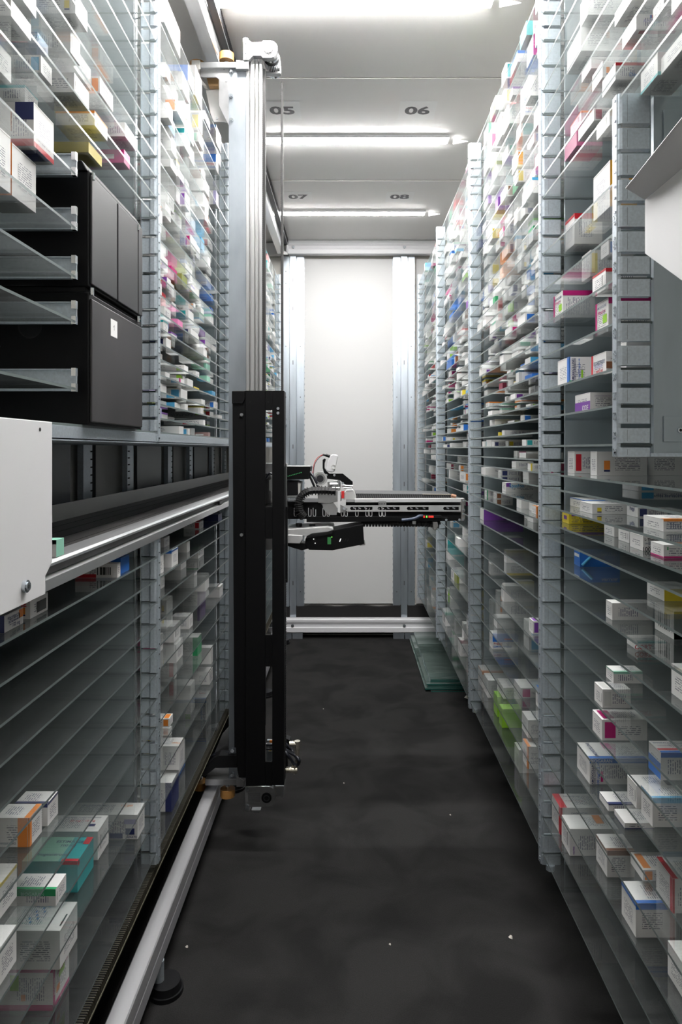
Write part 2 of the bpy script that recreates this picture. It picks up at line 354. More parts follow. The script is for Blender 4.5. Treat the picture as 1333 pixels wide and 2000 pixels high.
# ---------------------------------------------------------------- far wall
def far_wall():
    y = FAR
    struct(MB().box(-.31, .30, y - .014, y - .001, .215, 2.53, WALLM).build('trim_5'))      # the white door-like panel
    struct(MB().box(.45, .9, y - .012, y - .001, .215, 2.53, WALLM).build('trim_6'))
    # black foam at the foot
    m = MB(); pts = [(-.44, .02)] + [(-.30 + .6 * i / 12, .205 + .008 * math.sin(i * 1.1)) for i in range(13)] + [(.88, .212), (.88, .02)]
    pts = [(-.44, .2)] + pts[1:] + []
    pts = [(-.44, .02), (-.44, .2)] + [(-.30 + .6 * i / 12, .205 + .007 * math.sin(i * 1.1)) for i in range(13)] + [(.88, .208), (.88, .02)]
    m.prism(pts, y - .045, y - .015, mat('black_foam', (.016, .015, .015), .95)); struct(m.build('trim_7'))
    for x0, nm, lb in ((-.4500, 'a', 'galvanised steel channel on the far wall, half behind the robot mast'), (.2915, 'b', 'galvanised steel channel on the far wall beside the glass racks')):
        t = thing('wall_channel', lb, 'channel', (x0 + .0735, y - .05, .133), 'ribbed channels on the far wall')
        m = MB(); w = .0490
        z0, z1 = .02, 2.541
        m.box(x0, x0 + .147, y - .022, y - .016, z0, z1, ZINC)
        m.box(x0 + .002, x0 + w - .002, y - .040, y - .022, z0, z1, ZINC)
        m.box(x0 + w + .004, x0 + 2 * w - .004, y - .052, y - .022, z0, z1, ZINC)
        m.box(x0 + 2 * w + .002, x0 + 3 * w - .002, y - .040, y - .022, z0, z1, ZINC)
        k = 0
        for zz in (2.38, 2.19, 1.83, 1.27, 1.02, .72, .36):
            m.box(x0 + .072, x0 + .0755, y - .0526, y - .0519, zz - .014, zz + .014, DARKH)
        for zz in (2.44, 2.36, 1.94, 1.60, .92, .30):
            for xx in (x0 + .025, x0 + .122): m.cyl((xx, y - .0406, zz), (xx, y - .0399, zz), .003, DARKH, 8)
        m.build('slot', t)
        m = MB()
        for i in range(60):
            zz = .2 + i * .039
            for xx in (x0 - .0012, x0 + .1472): m.box(xx, xx + .0018, y - .018, y - .015, zz, zz + .012, SCREW)
        m.build('clip_strip', t)
    # extruded white beams top and bottom
    def beam(nm, z0, z1, x0, x1, lb, screws):
        t = thing(nm, lb, 'beam', ((x0 + x1) / 2, y - .09, z0))
        h = z1 - z0; yf = y - .10
        prof = [(y - .055, z0), (yf + .004, z0), (yf, z0 + .004), (yf, z0 + h * .34), (yf + .010, z0 + h * .40), (yf + .010, z0 + h * .62), (yf + .004, z0 + h * .68),
                (yf, z0 + h * .80), (yf, z1 - .006), (yf + .006, z1), (y - .055, z1)]
        MB().prism(prof, x0, x1, mat('white_extrusion', (.80, .80, .82), .35), axis='x').build('beam_profile', t)
        for xx in screws:
            m = MB(); m.cyl((xx, yf + .002, z0 + h * .5), (xx, yf + .012, z0 + h * .5), .010, SCREW, 16)
            m.cyl((xx, yf - .002, z0 + h * .5), (xx, yf + .004, z0 + h * .5), .007, SCREW, 6); m.build('screw', t)
    beam('floor_beam', .041, .133, -.88, .88, 'white extruded beam along the foot of the far wall', (-.376, .362))
    beam('ceiling_beam', 2.541, 2.632, -.405, .88, 'white extruded beam under the ceiling at the far wall', (-.372, .364))
    m = MB()
    for x0, x1 in ((-.45, -.385), (-.38, -.31), (.29, .365), (.37, .44)): m.box(x0, x1, y - .09, y - .06, 0, .041, ZINC)
    for i, (x0, x1) in enumerate(((-.45, -.31), (.29, .44))):
        q = MB(); q.box(x0, (x0 + x1) / 2 - .003, y - .095, y - .06, 0, .041, ZINC); q.box((x0 + x1) / 2 + .003, x1, y - .095, y - .06, 0, .041, ZINC)
        tag(q.build('beam_foot', origin=((x0 + x1) / 2, y - .08, 0)), ('grey foot block under the floor beam behind the robot', 'grey foot block under the floor beam beside the glass plates')[i], 'foot')
    # box end of the upper guide rail
    t = thing('rail_end_bracket', 'small white bracket holding the end of the overhead rail', 'bracket', (-.45, y - .12, 2.53))
    m = MB(); m.box(-.412, -.404, y - .14, y - .09, 2.54, 2.625, WHITEP); m.box(-.49, -.404, y - .14, y - .134, 2.525, 2.545, WHITEP)
    m.build('bracket_plate', t); MB().cyl((-.456, y - .15, 2.55), (-.456, y - .135, 2.55), .012, RUBBER, 16).build('buffer', t)
    tag(MB().box(-.88, -.41, y - .06, y - .02, 2.545, 2.625, mat('white_extrusion', (.80, .80, .82), .35)).build('rear_beam', origin=(-.6, y - .04, 2.545)),
        'set-back white beam under the ceiling behind the overhead rail', 'beam')
far_wall()

# ---------------------------------------------------------------- racks
LV = [1.068,1.006,.942,.884,.826,.773,.725,.676,.629,.581,.535,.493,.450,.408,.365,.324,.287,.2506,.214,.177,.137,.1076,.0745,.0414,.0095,-.0225,-.0526,-.0845,-.1265,-.163,-.194,-.247,-.299,-.351,-.402,-.4586,-.515,-.573,-.638,-.701,-.772,-.844,-.927]
XTRA = [1.037, .974, -.609, -.671, -.736, -.807, -.884]      # slots that carry no shelf
ALT = [.450, .365, .287, .214, .137, .0745, .0095]
BRK = [.4485, .361, .282, .209, .1005]
TOP, BOT = 1.13, -.955
def post(s, d, z0, z1, name='upright_post', parent=None, wide=.043, nums=None):
    m = MB(); lv = sorted([z for z in LV + XTRA if z0 + .01 < z < z1 - .005]); e = [z0] + lv + [z1]
    a, b = s * (XF - .004), s * (XF + .003)
    m.box(a, b, d - .002, d + .016, z0, z1, GALV)                                   # aisle-side strip
    for i in range(len(e) - 1):
        lo = e[i] + (.0015 if i else 0); hi = e[i + 1] - (.0062 if i < len(e) - 2 else 0)
        if hi - lo < .004: continue
        x0, x1 = XF, XF + wide
        pr = [(s * (x0 - .003), d + .008), (s * (x0 - .003), d - .001), (s * (x0 - .0005), d - .0048), (s * (x0 + .004), d - .006), (s * (x1 - .003), d - .006), (s * x1, d - .003), (s * x1, d + .008)]
        m.prism(pr, lo, hi, GALV, axis='z')
        m.box(s * (x0 - .0055), s * (x0 - .0030), d + .001, d + .006, lo + .006, lo + .010, SCREW)
        m.box(s * (x0 - .0055), s * (x0 - .0030), d + .001, d + .006, hi - .012, hi - .008, SCREW)
        m.box(s * (x0 + .012), s * (x0 + .0125), d - .0063, d - .0059, lo + .003, hi - .003, mat('seam_line', (.25, .28, .30), .5))
        if nums and i < 12:
            put_text(m, str(24 + i), (s * (x0 - .0046), d + .004, (lo + hi) / 2), (0, -s, 0), (0, 0, 1), .012, SCREW, bold=.01)
    return m.build(name, parent)
def panel(s, d, z0, z1, parent, x0=XF + .052, th=.008):
    m = MB(); m.box(s * x0, s * (XB - .004), d - .004, d - .004 + th, z0, z1, GALVP)
    return m.build('divider_panel', parent)
_glass = {}
def shelf(s, y0, y1, z, parent, x1=XB - .012):
    k = (s, round(y0, 3), round(y1, 3), x1)
    if k not in _glass:
        m = MB(); m.box(s * XF, s * x1, y0, y1, -.004, 0, GLASS, ends=GLASSED); _glass[k] = (m.build('glass_shelf', None), [True])
        o = _glass[k][0]
    else:
        o = _glass[k][0].copy(); COL.objects.link(o)
    o.name = 'glass_shelf'
    base = parent.location; o.parent = parent; o.location = (-base.x, -base.y, H + z - base.z)
    return o
ORD = ['first', 'second', 'third', 'farthest']
def rack(s, b):
    d1 = D0 + S * b; d0 = .66 if b == 0 else d1 - S
    side = 'R' if s > 0 else 'L'
    wherew = 'along the open side of the aisle' if s > 0 else 'on the conveyor side of the aisle'
    desc = {0: 'nearest', 1: 'second', 2: 'third', 3: 'farthest'}[b]
    t = thing('shelving_rack', '%s galvanised rack bay with glass shelves %s' % (desc, wherew), 'rack', (s * .62, (d0 + d1) / 2, 0), 'glass-shelved rack bays')
    g0, g1 = d0 + .013, d1 - .005
    if s > 0:
        post(s, d1, H + BOT, H + TOP, parent=t) if False else post_world(s, d1, BOT, TOP, t)
        panel(s, d1, H + BOT, H + TOP, t)
        MB().box(s * (XB - .004), s * (XB + .002), d0, d1, H + BOT, H + TOP, GALVP).build('back_panel', t)
        if b == 0:
            for z in LV:
                if z >= .58 or z < -.05: shelf(s, g0, g1, z, t)
                elif z in ALT: shelf(s, 1.128 + .010, g1, z, t)
            post_world(s, 1.128, -.012, .586, t, wide=.052, nums=True)
            m = MB(); m.box(s * (XF + .060), s * (XB - .004), 1.132, 1.142, H - .006, H + .586, GALVP)
            m.box(s * (XF + .05), s * (XB - .004), 1.128, 1.134, H - .012, H - .006, GALV); m.build('divider_panel', t)
            for zz, hh in ((.562, .055), (.055, .042)):
                m = MB(); m.box(s * .520, s * .62, 1.128, 1.1325, H + zz - hh, H + zz, GALVP); m.cyl((s * .546, 1.124, H + zz - hh * .55), (s * .546, 1.129, H + zz - hh * .55), .0045, SCREW, 14)
                m.cyl((s * .546, 1.1235, H + zz - hh * .55), (s * .546, 1.1242, H + zz - hh * .55), .0025, DARKH, 6); m.build('cover_plate', t, bevel=.0015)
        else:
            for z in LV: shelf(s, g0, g1, z, t)
        MB().box(s * .785, s * (XB), d0, d1, 0, H + BOT, RUBBER).build('plinth', t)
        m = MB(); m.cyl((s * (XF + .018), d1 - .004, H + BOT - .012), (s * (XF + .018), d1 - .004, H + BOT), .010, GALV, 14); m.build('post_foot', t)
    else:
        post_world(s, d1, .018, TOP, t, wide=.0165, inner=.033); post_world(s, d1, BOT, -.205, t, wide=.0165, inner=.033)
        panel(s, d1, H + .02, H + TOP, t); panel(s, d1, H + BOT, H - .21, t)
        MB().box(s * (XB - .004), s * (XB + .002), d0, d1, H + .018, H + TOP, GALVP).build('back_panel', t)
        MB().box(s * (XB - .004), s * (XB + .002), d0, d1, H + BOT, H - .20, GALVP).build('back_panel', t)
        m = MB(); m.box(s * XF, s * (XF + .012), d0, d1 - .008, H + .016, H + .037, GALV); m.box(s * XF, s * XB, d0, d1, H + .014, H + .018, GALV)
        m.box(s * (XF + .012), s * (XF + .018), d1 - .012, d1 - .008, H + .016, H + .037, GALV); m.build('lower_beam', t)
        for z in LV:
            if b == 0:
                if z >= .53 and z < 1.06: shelf(s, g0, g1, z, t)
                elif z == .0414: shelf(s, g0, g1, z, t)
            elif z > .04: shelf(s, g0, g1, z, t)
            if z <= -.24: shelf(s, g0, g1, z, t)
        if b == 0:
            for z in BRK:
                shelf(s, g0, 1.106, z, t)
                m = MB(); m.box(s * (XF - .002), s * (XB - .01), 1.107, 1.110, H + z - .006, H + z + .030, GALV); m.box(s * (XF - .002), s * (XB - .01), 1.100, 1.107, H + z - .006, H + z - .004, GALV)
                m.box(s * (XF - .002), s * (XB - .01), 1.102, 1.107, H + z + .028, H + z + .030, GALV)
                m.build('shelf_bracket', t)
                m = MB(); m.box(s * (XF - .004), s * (XF + .003), 1.098, 1.1065, H + z - .007, H + z + .006, CHROME); m.box(s * (XF - .004), s * (XF + .003), 1.098, 1.1065, H + z + .018, H + z + .031, CHROME)
                m.build('bracket_clip', t)
        # back posts seen through the conveyor opening
        q = 2.57 + S * (b - 2)
        m = MB(); m.box(s * (XB - .02), s * (XB - .012), q, q + .33, H - .24, H + .018, mat('dark_rear_plate', (.16, .17, .18), .45, .6)); m.build('rear_plate', t)
        MB().box(s * (XB + .004), s * (XB + .008), d0, d1, H - .24, H + .02, mat('rear_white_sheet', (.80, .80, .78), .6)).build('rear_sheet', t)
        for ya, yb_, yn in ((q + .40, q + .47, q + .455), (q + .80, q + .87, q + .806)):
            m = MB(); m.box(s * (XB - .03), s * (XB - .012), ya, yb_, H - .24, H + .018, GALV)
            for k in range(10): m.box(s * (XB - .032), s * (XB - .0295), yn, yn + .018, H - .2 + k * .024, H - .196 + k * .024, DARKH)
            if ya < q + .5: m.box(s * (XB - .022), s * (XB - .018), q + .475, q + .52, H - .24, H + .018, DARKH)
            m.build('rear_post', t)
        MB().box(s * .66, s * XB, d0, d1, 0, H + BOT, RUBBER).build('plinth', t)
    return t
def post_world(s, d, z0, z1, parent, wide=.043, nums=None, inner=0):
    """levels are given relative to the camera height"""
    global LV, XTRA
    m = MB(); lv = sorted([z for z in LV + XTRA if z0 + .004 < z < z1 - .005]); e = [z0] + lv + [z1]
    m.box(s * (XF - .004), s * (XF + .003), d - .002, d + .016, H + z0, H + z1, GALV)
    seam = mat('seam_line', (.25, .28, .30), .5)  # thin grey seam line down each post segment
    for i in range(len(e) - 1):
        lo = e[i] + (.0015 if i else 0); hi = e[i + 1] - (.0062 if i < len(e) - 2 else 0)
        if hi - lo < .004: continue
        x0, x1 = XF, XF + wide
        pr = [(s * (x0 - .003), d + .008), (s * (x0 - .003), d - .001), (s * (x0 - .0005), d - .0048), (s * (x0 + .004), d - .006), (s * (x1 - .003), d - .006), (s * x1, d - .003), (s * x1, d + .008)]
        m.prism(pr, H + lo, H + hi, GALV, axis='z')
        if inner: m.box(s * (XF + wide), s * (XF + inner), d - .002, d + .004, H + lo, H + hi, GALV)
        for zz in (lo + .006, hi - .010): m.box(s * (x0 - .0055), s * (x0 - .0030), d + .001, d + .006, H + zz, H + zz + .003, SCREW)
        m.box(s * (x0 + .012), s * (x0 + .0125), d - .0063, d - .0059, H + lo + .003, H + hi - .003, seam)
        if nums and i < 12: put_text(m, str(24 + i), (s * (x0 - .0046), d + .005, H + (lo + hi) / 2), (0, -s, 0), (0, 0, 1), .012, SCREW, bold=.01)
    if inner:
        m.box(s * (XF + inner), s * (XF + inner + .0022), d - .010, d + .004, H + z0, H + z1, SCREW); m.box(s * (XF + inner + .013), s * (XF + inner + .0152), d - .010, d + .004, H + z0, H + z1, SCREW)
    return m.build('upright_post', parent)
for s in (1, -1):
    for b in range(4): rack(s, b)

# ---------------------------------------------------------------- conveyor on the left
def conveyor():
    t = thing('conveyor', 'long black belt conveyor with aluminium edge running through the rack', 'conveyor', (-.58, 2.5, H - .2))
    y0, y1 = .70, 4.45
    MB().box(-.475, -.70, y0, y1, H - .20, H - .172, mat('conveyor_belt', (.085, .080, .080), .42, noise=(5, .35, (3, .4, 1)))).build('belt', t)
    m = MB()
    for x in (-.52, -.565, -.61, -.655): m.box(x - .0007, x + .0007, y0, y1, H - .1722, H - .1717, DARKH)
    m.build('belt_seam', t)
    pr = [(-.478, H - .163), (-.446, H - .165), (-.440, H - .168), (-.440, H - .172), (-.452, H - .174), (-.452, H - .187), (-.438, H - .189), (-.438, H - .205), (-.478, H - .205)]
    MB().prism(pr, y0, y1, ALU).build('edge_profile', t)
    MB().box(-.4521, -.4500, y0, y1, H - .1865, H - .1745, mat('profile_groove', (.05, .05, .05), .5)).build('groove_strip', t)
    MB().box(-.702, -.706, y0, y1, H - .2, H - .132, mat('lip_metal', (.62, .63, .62), .4, .3)).build('back_lip', t)
    m = MB(); m.box(-.4445, -.4375, 2.30, 2.36, H - .186, H - .176, BLACKM); m.build('sensor', t)
conveyor()

# ---------------------------------------------------------------- white cover over the near end of the conveyor
def end_cover():
    t = thing('conveyor_cover', 'white sheet-metal cover over the near end of the conveyor', 'cover', (-.43, .8, H - .1))
    m = MB(); m.prism([(.70, H + .040), (.994, H + .040), (.994, H - .164), (.972, H - .180), (.972, H - .206), (.70, H - .206)], -.433, -.436, WHITEP, axis='x')
    m.box(-.436, -.4425, .991, .994, H - .16, H + .035, WHITEP); m.build('cover_sheet', t, bevel=.001)
    m = MB(); m.cyl((-.433, .908, H - .182), (-.4285, .908, H - .182), .0085, SCREW, 18); m.cyl((-.4285, .908, H - .182), (-.4265, .908, H - .182), .006, SCREW, 18)
    m.cyl((-.4268, .908, H - .182), (-.4262, .908, H - .182), .003, DARKH, 6); m.build('screw', t)
    MB().cyl((-.4335, .954, H + .028), (-.4325, .954, H + .028), .0028, DARKH, 14).build('hole', t)
end_cover()

# ---------------------------------------------------------------- black cabinet in the rack
def cabinet():
    x0, x1 = -.43, -.80; ya, yb = 1.135, 1.42
    t = thing('equipment_cabinet', 'black two-tier metal cabinet standing inside the rack above the conveyor', 'cabinet', (-.6, 1.28, H + .042))
    m = MB(); m.box(x0 - .004, x1, ya, yb, H + .042, H + .262, BLACKP); m.build('lower_body', t, bevel=.002)
    m = MB(); m.box(x0 - .004, x1, ya, yb, H + .272, H + .466, BLACKP); m.box(x0 - .012, x1, ya + .004, yb - .004, H + .262, H + .272, DARKH); m.build('upper_body', t, bevel=.002)
    m = MB(); m.prism([(x0 - .004, H + .462), (x0 - .014, H + .480), (x1, H + .480), (x1, H + .462)], ya - .004, yb + .002, BLACKP); m.build('lid', t, bevel=.002)
    for a, b, lo, hi in ((ya + .004, ya + .128, .276, .458), (ya + .134, ya + .252, .276, .458), (ya + .256, yb - .002, .276, .458)):
        q = MB().box(x0 - .004, x0, a, b, H + lo, H + hi, mat('dark_grey_door', (.017, .0165, .018), .45, bump=(900, .1))).build('door', t, bevel=.0015)
    q = MB().box(x0 - .004, x0, ya + .004, yb - .003, H + .046, H + .252, BLACKS).build('door', t, bevel=.0015)
    m = MB(); m.box(x0, x0 + .0004, 1.228, 1.262, H + .205, H + .236, PAPER); put_text(m, '↑', (x0 + .0006, 1.245, H + .222), (0, 1, 0), (0, 0, 1), .010, INKBLK)
    m.build('paper_label', q)
    m = MB()
    for yy, zz in ((ya + .006, .258), (ya + .254, .259), (ya + .010, .452), (ya + .254, .446)):
        MB().cyl((x0 - .001, yy, H + zz), (x0 - .001, yy, H + zz + .012), .0035, CHROME, 10).build('hinge_pin', t)
    m = MB(); m.ring((-.532, ya - .001, H + .205), (0, 1, 0), .020, .002, .002, BLACKM); m.cyl((-.532, ya - .0006, H + .205), (-.532, ya + .001, H + .205), .018, DARKH, 24); m.build('cable_hole', t)
    m = MB(); m.cyl((-.588, ya - .002, H + .452), (-.588, ya, H + .452), .0035, SCREW, 12); m.build('screw', t)
cabinet()

# ---------------------------------------------------------------- white chute sheet on the right
def chute():
    t = thing('chute_sheet', 'folded white sheet-metal chute in front of the numbered post', 'chute', (.43, .95, H + .3))
    m = MB(); m.prism([(.66, H + .3635), (.993, H + .3635), (.993, H + .285), (.882, H + .218), (.75, H + .14), (.66, H + .14)], .430, .4325, WHITEP, axis='x'); m.build('side_sheet', t, bevel=.0008)
    m = MB(); n = len(m.v)
    a = [(.430, .66, H + .3635), (.430, .993, H + .3635), (.404, .998, H + .382), (.385, .66, H + .400)]
    up = Vector((.0010, 0, .0018)); m.face(a, WHITEP); m.face([tuple(Vector(p) + up) for p in reversed(a)], WHITEP)
    for i in range(4): j = (i + 1) % 4; m.face([a[i], a[j], tuple(Vector(a[j]) + up), tuple(Vector(a[i]) + up)], WHITEP)
    m.build('top_flange', t)
chute()

# ---------------------------------------------------------------- floor rail, ceiling rail, cable tray
def rails():
    t = thing('floor_rail', 'silver aluminium guide rail running along the floor under the rack', 'rail', (-.45, 2.5, .07))
    pr = [(-.469, .072), (-.431, .072), (-.430, .074), (-.430, .108), (-.4315, .110), (-.4315, .112), (-.430, .114), (-.430, .147), (-.4325, .150), (-.4675, .150), (-.470, .147), (-.470, .074)]
    MB().prism(pr, .70, 4.50, mat('anodised_aluminium', (.62, .62, .64), .38, .6, noise=(18, .04, (1, .06, 1)))).build('rail_profile', t)
    for d in (.63, 1.575, 2.52, 3.465, 4.40):
        if d < .7: continue
        m = MB(); m.cyl((-.424, d, 0), (-.424, d, .010), .040, BLACKM, 28); m.cyl((-.424, d, .010), (-.424, d, .026), .036, BLACKM, 28, .033); m.cyl((-.44, d, .026), (-.44, d, .072), .012, GALV, 12)
        m.build('levelling_foot', t)
    t = thing('ceiling_rail', 'silver aluminium guide rail hanging under the ceiling', 'rail', (-.45, 2.5, H + 1.30))
    z = H + 1.278; pr = [(-.470, z), (-.431, z), (-.428, z + .004), (-.431, z + .018), (-.428, z + .022), (-.430, z + .062), (-.470, z + .062)]
    MB().prism(pr, .3, 4.46, ALU).build('rail_profile', t)
    m = MB()
    for d in (1.2, 2.15, 3.1, 4.0): m.box(-.465, -.435, d, d + .03, z + .062, H + CEIL, GALV)
    m.build('rail_hanger', t)
    m = MB(); m.box(-.427, -.404, .3, 4.47, H + 1.338, H + 1.376, mat('ribbed_black', (.02, .02, .022), .5)); 
    tr = thing('cable_tray', 'black ribbed cable tray beside the ceiling rail', 'tray', (-.415, 2.5, H + 1.33))
    m.build('tray_body', tr); m = MB(); m.box(-.4045, -.4025, .3, 4.47, H + 1.3385, H + 1.3415, ALU); m.build('edge_strip', tr)
    m = MB(); y = .3
    while y < 4.46: m.box(-.4035, -.4015, y, y + .005, H + 1.344, H + 1.376, BLACKM); y += .010
    q = m.build('rib', tr); q['kind'] = 'stuff'
rails()
def low_tray():
    t = thing('cable_track', 'ribbed dark toothed cable track under the lowest glass shelf', 'cable track', (-.5, 2.4, .2))
    m = MB(); m.box(-.452, -.60, .70, 4.40, .262, .280, BLACKM); m.build('track_bed', t)
    rib = mat('olive_rib', (.045, .040, .026), .6); m = MB(); y = .70
    while y < 4.38:
        m.box(-.4505, -.4528, y, y + .0022, .264, .2805, rib); m.box(-.452, -.466, y, y + .0022, .2795, .2808, rib); y += .0055
    q = m.build('rib', t); q['kind'] = 'stuff'
    m = MB(); m.box(-.449, -.4505, .70, 4.40, .2605, .2635, mat('olive_edge', (.10, .09, .06), .5)); m.build('edge_strip', t)
low_tray()

# glass plates lying on the carpet
def plates():
    random.seed(4)
    names = ['bottom', 'second', 'third', 'fourth', 'fifth', 'sixth', 'seventh', 'top']
    for i in range(8):
        dx = (.018, -.008, -.012, .002, .004, -.002, .020, .022)[i]; dy = (-.0, .012, .004, .014, .02, .018, .045, .048)[i]
        m = MB(); a = .402 + dx; m.box(a, a + .36, 3.515 + dy, 3.515 + dy + .93, .0003 + i * .0062, .0003 + i * .0062 + .0058, STACKG, ends=GREENED)
        tag(m.build('glass_plate', origin=(a + .18, 4.0, i * .0062)), 'spare greenish glass plate on the carpet, %s of the stack' % (names[i] if i < 7 else 'topmost'), 'glass plate', 'spare glass plates stacked on the floor')
plates()
# crumbs of paper on the carpet
for i, (x, y, r, lb) in enumerate(((998, 1832, .006, 'larger pale paper crumb on the carpet near the glass rack'), (762, 1845, .0032, 'small white paper sliver on the carpet, middle of the aisle'),
        (365, 1850, .004, 'thin pale fibre on the carpet beside the floor rail'), (912, 1364, .014, 'white crumpled scrap on the floor under the second rack post'),
        (632, 1385, .003, 'tiny white speck on the carpet beyond the robot base'), (672, 1530, .003, 'tiny white speck on the carpet beside the robot base'), (880, 1592, .003, 'tiny orange speck on the carpet in mid aisle'))):
    d = F * H / (y - CY); p = px(x, y, d); m = MB(); random.seed(i); m.cyl((p[0], p[1], 0.0002), (p[0] + r * .3, p[1] + r * .2, r * .9), r, mat('paper_crumb', (.62, .58, .52), .8), 7, r * .45)
    tag(m.build('paper_crumb', origin=(p[0], p[1], 0)), lb, 'paper scrap')
# ---------------------------------------------------------------- picking robot
def robot():
    T = thing('picking_robot', 'silver-masted picking robot with black cover and horizontal gripper arm', 'robot', (-.33, 2.25, .1))
    dm = 2.20
    def P(x, y, d=dm): return px(x, y, d)
    # --- mast
    MB().prism(pp([(447, 128), (482, 128), (482, 1520), (447, 1520)], dm), dm, dm + .004, MASTG).build('mast_plate', T, bevel=.0008)
    m = MB(); x0 = pp([(481, 0)], dm)[0][0]; zt = H + (878 - 116) / F * dm; zb = H - (1520 - 878) / F * dm
    xs = [px(v, 0, dm)[0] for v in (481, 487, 490, 497, 500, 504, 507, 512)]
    m.box(xs[0], xs[7], dm + .012, dm + .10, zb, zt, MASTP)
    for a, b in ((0, 1), (2, 3), (4, 5), (6, 7)): m.box(xs[a], xs[b], dm - .002, dm + .014, zb, zt, MASTP)
    m.build('mast_profile', T, bevel=.001)
    for y in (141, 188, 235):
        q = MB(); c = P(452.5, y); q.cyl((c[0], dm - .003, c[2]), (c[0], dm + .001, c[2]), .0065, SCREW, 16); q.cyl((c[0], dm - .009, c[2]), (c[0], dm - .003, c[2]), .004, SCREW, 12)
        q.build('bolt', T)
    # toothed belts
    for xa, xb, nm, dd in ((512.5, 517, 'toothed_belt', .02), (543.5, 547, 'toothed_belt', .10)):
        m = MB(); a, b = px(xa, 0, dm)[0], px(xb, 0, dm)[0]; zt2 = H + (878 - 128) / F * dm
        m.box(a, b, dm + dd, dm + dd + .020, H - .9, zt2, mat('belt_back', (.02, .019, .019), .7))
        z = H + .1
        while z < zt2: m.box(a - .0012, a + .0004, dm + dd - .0005, dm + dd + .0205, z, z + .0032, RUBBER); z += .0065
        m.build(nm, T)
    # --- pulley head on top
    q = MB(); head = [(475, 74), (485, 74), (485, 77), (491, 82), (512, 82), (514, 78.5), (529, 78.5), (536, 82), (541, 90), (542, 98), (540, 106), (535, 111), (529, 113), (514, 113), (510, 108.5), (495, 108.5), (486, 117), (475, 117)]
    q.prism(pp(head, dm - .02), dm - .02, dm + .0, ALUM); hd = q.build('pulley_head', T, bevel=.001)
    c = P(524.5, 95.7, dm - .02)
    q = MB(); q.cyl((c[0], dm - .0215, c[2]), (c[0], dm - .0195, c[2]), .0175, BLACKM, 32); q.ring((c[0], dm - .023, c[2]), (0, 1, 0), .0135, .004, .003, CHROME, 28); q.cyl((c[0], dm - .0225, c[2]), (c[0], dm - .020, c[2]), .0085, ALUM, 24)
    q.build('bearing', hd)
    for x, y, r in ((480.5, 77, .004), (480.5, 85.5, .002), (480.5, 104.5, .002), (480.5, 111.5, .004)):
        c2 = P(x, y, dm - .02); q = MB(); q.cyl((c2[0], dm - .0225, c2[2]), (c2[0], dm - .0195, c2[2]), r, SCREW if r > .003 else DARKH, 14); q.build('screw', hd)
    q = MB(); c3 = P(530, 118, dm + .02); q.cyl((c3[0], dm, c3[2] + .03), (c3[0], dm + .012, c3[2] + .03), .022, ALUM, 28); q.cyl((c3[0] + .002, dm + .012, c3[2] + .012), (c3[0] + .004, dm + .085, c3[2] - .004), .024, CHROME, 28)
    q.build('pulley_shaft', T)
    q = MB(); n = 30; cx, cz = c3[0] + .002, c3[2] + .004
    q.cyl((cx, dm + .02, cz), (cx, dm + .05, cz), .0255, BLACKM, 40)
    for i in range(n):
        a = 2 * math.pi * i / n; q.cyl((cx + .0255 * math.cos(a), dm + .018, cz + .0255 * math.sin(a)), (cx + .0255 * math.cos(a), dm + .052, cz + .0255 * math.sin(a)), .0014, CHROME, 6)
    q.build('toothed_pulley', T)
    q = MB(); q.prism(pp([(514, 139), (546, 139), (546, 128), (549, 128), (549, 143), (540, 144), (516, 143)], dm + .05), dm + .05, dm + .07, ALUM); q.build('pulley_yoke', T, bevel=.001)
    # --- top guide bracket with amber wheels
    q = MB(); q.prism(pp([(392, 121), (461, 121), (461, 132), (392, 132)], dm - .01), dm - .01, dm + .05, ALUM); q.prism(pp([(461, 117), (486, 119), (486, 134.5), (461, 134.5)], dm - .015), dm - .015, dm + .03, ALUM)
    q.prism(pp([(374, 117), (391, 117), (391, 132), (391, 150), (396, 150), (396, 165), (403, 168), (374, 130)], dm + .02), dm + .02, dm + .04, mat('grey_plastic', (.62, .61, .58), .5)); q.build('guide_bracket', T, bevel=.0012)
    q = MB(); q.prism(pp([(392, 132), (447, 132), (447, 245), (428, 207), (428, 155), (423, 151), (396, 151), (392, 149)], dm), dm, dm + .004, ALUM); q.build('gusset_plate', T, bevel=.0006)
    q = MB(); q.prism(pp([(398, 153), (427, 168), (428, 207), (446, 240), (438, 238), (418, 238), (412, 225)], dm + .05), dm + .05, dm + .056, mat('pale_strut', (.75, .75, .74), .45, .5)); q.build('diagonal_strut', T)
    q = MB(); q.prism(pp([(404, 152), (427, 152), (427, 168), (408, 168)], dm + .03), dm + .03, dm + .06, BROWN); q.build('rear_wheel_block', T)
    for x, y, dd in ((386, 114, .05), (443, 114.5, 0)):
        c = P(x, y, dm + .02 + dd); q = MB(); q.cyl((c[0], c[1], H + 1.262), (c[0], c[1], H + 1.286), .0240, WHEEL, 32); q.cyl((c[0], c[1], H + 1.258), (c[0], c[1], H + 1.290), .009, CHROME, 16)
        q.build('guide_wheel', T)
    for x, y in ((442.5, 157.5), (438, 134), (424, 231)):
        c = P(x, y, dm - .001); q = MB(); q.cyl((c[0], dm - .003, c[2]), (c[0], dm + .001, c[2]), .004, mat('dull_screw', (.35, .36, .36), .4, .8), 12); q.build('screw', T)
    # --- base carriage with motor
    q = MB(); q.prism(pp([(402, 1519), (463, 1519), (463, 1531), (402, 1531)], dm), dm - .01, dm + .06, ALUM); q.prism(pp([(463, 1512), (478, 1522), (478, 1534), (463, 1534)], dm), dm - .01, dm + .04, ALUM)
    q.prism(pp([(408, 1500), (452, 1500), (452, 1519), (404, 1519)], dm + .02), dm + .02, dm + .026, ALUM); q.build('base_bracket', T, bevel=.001)
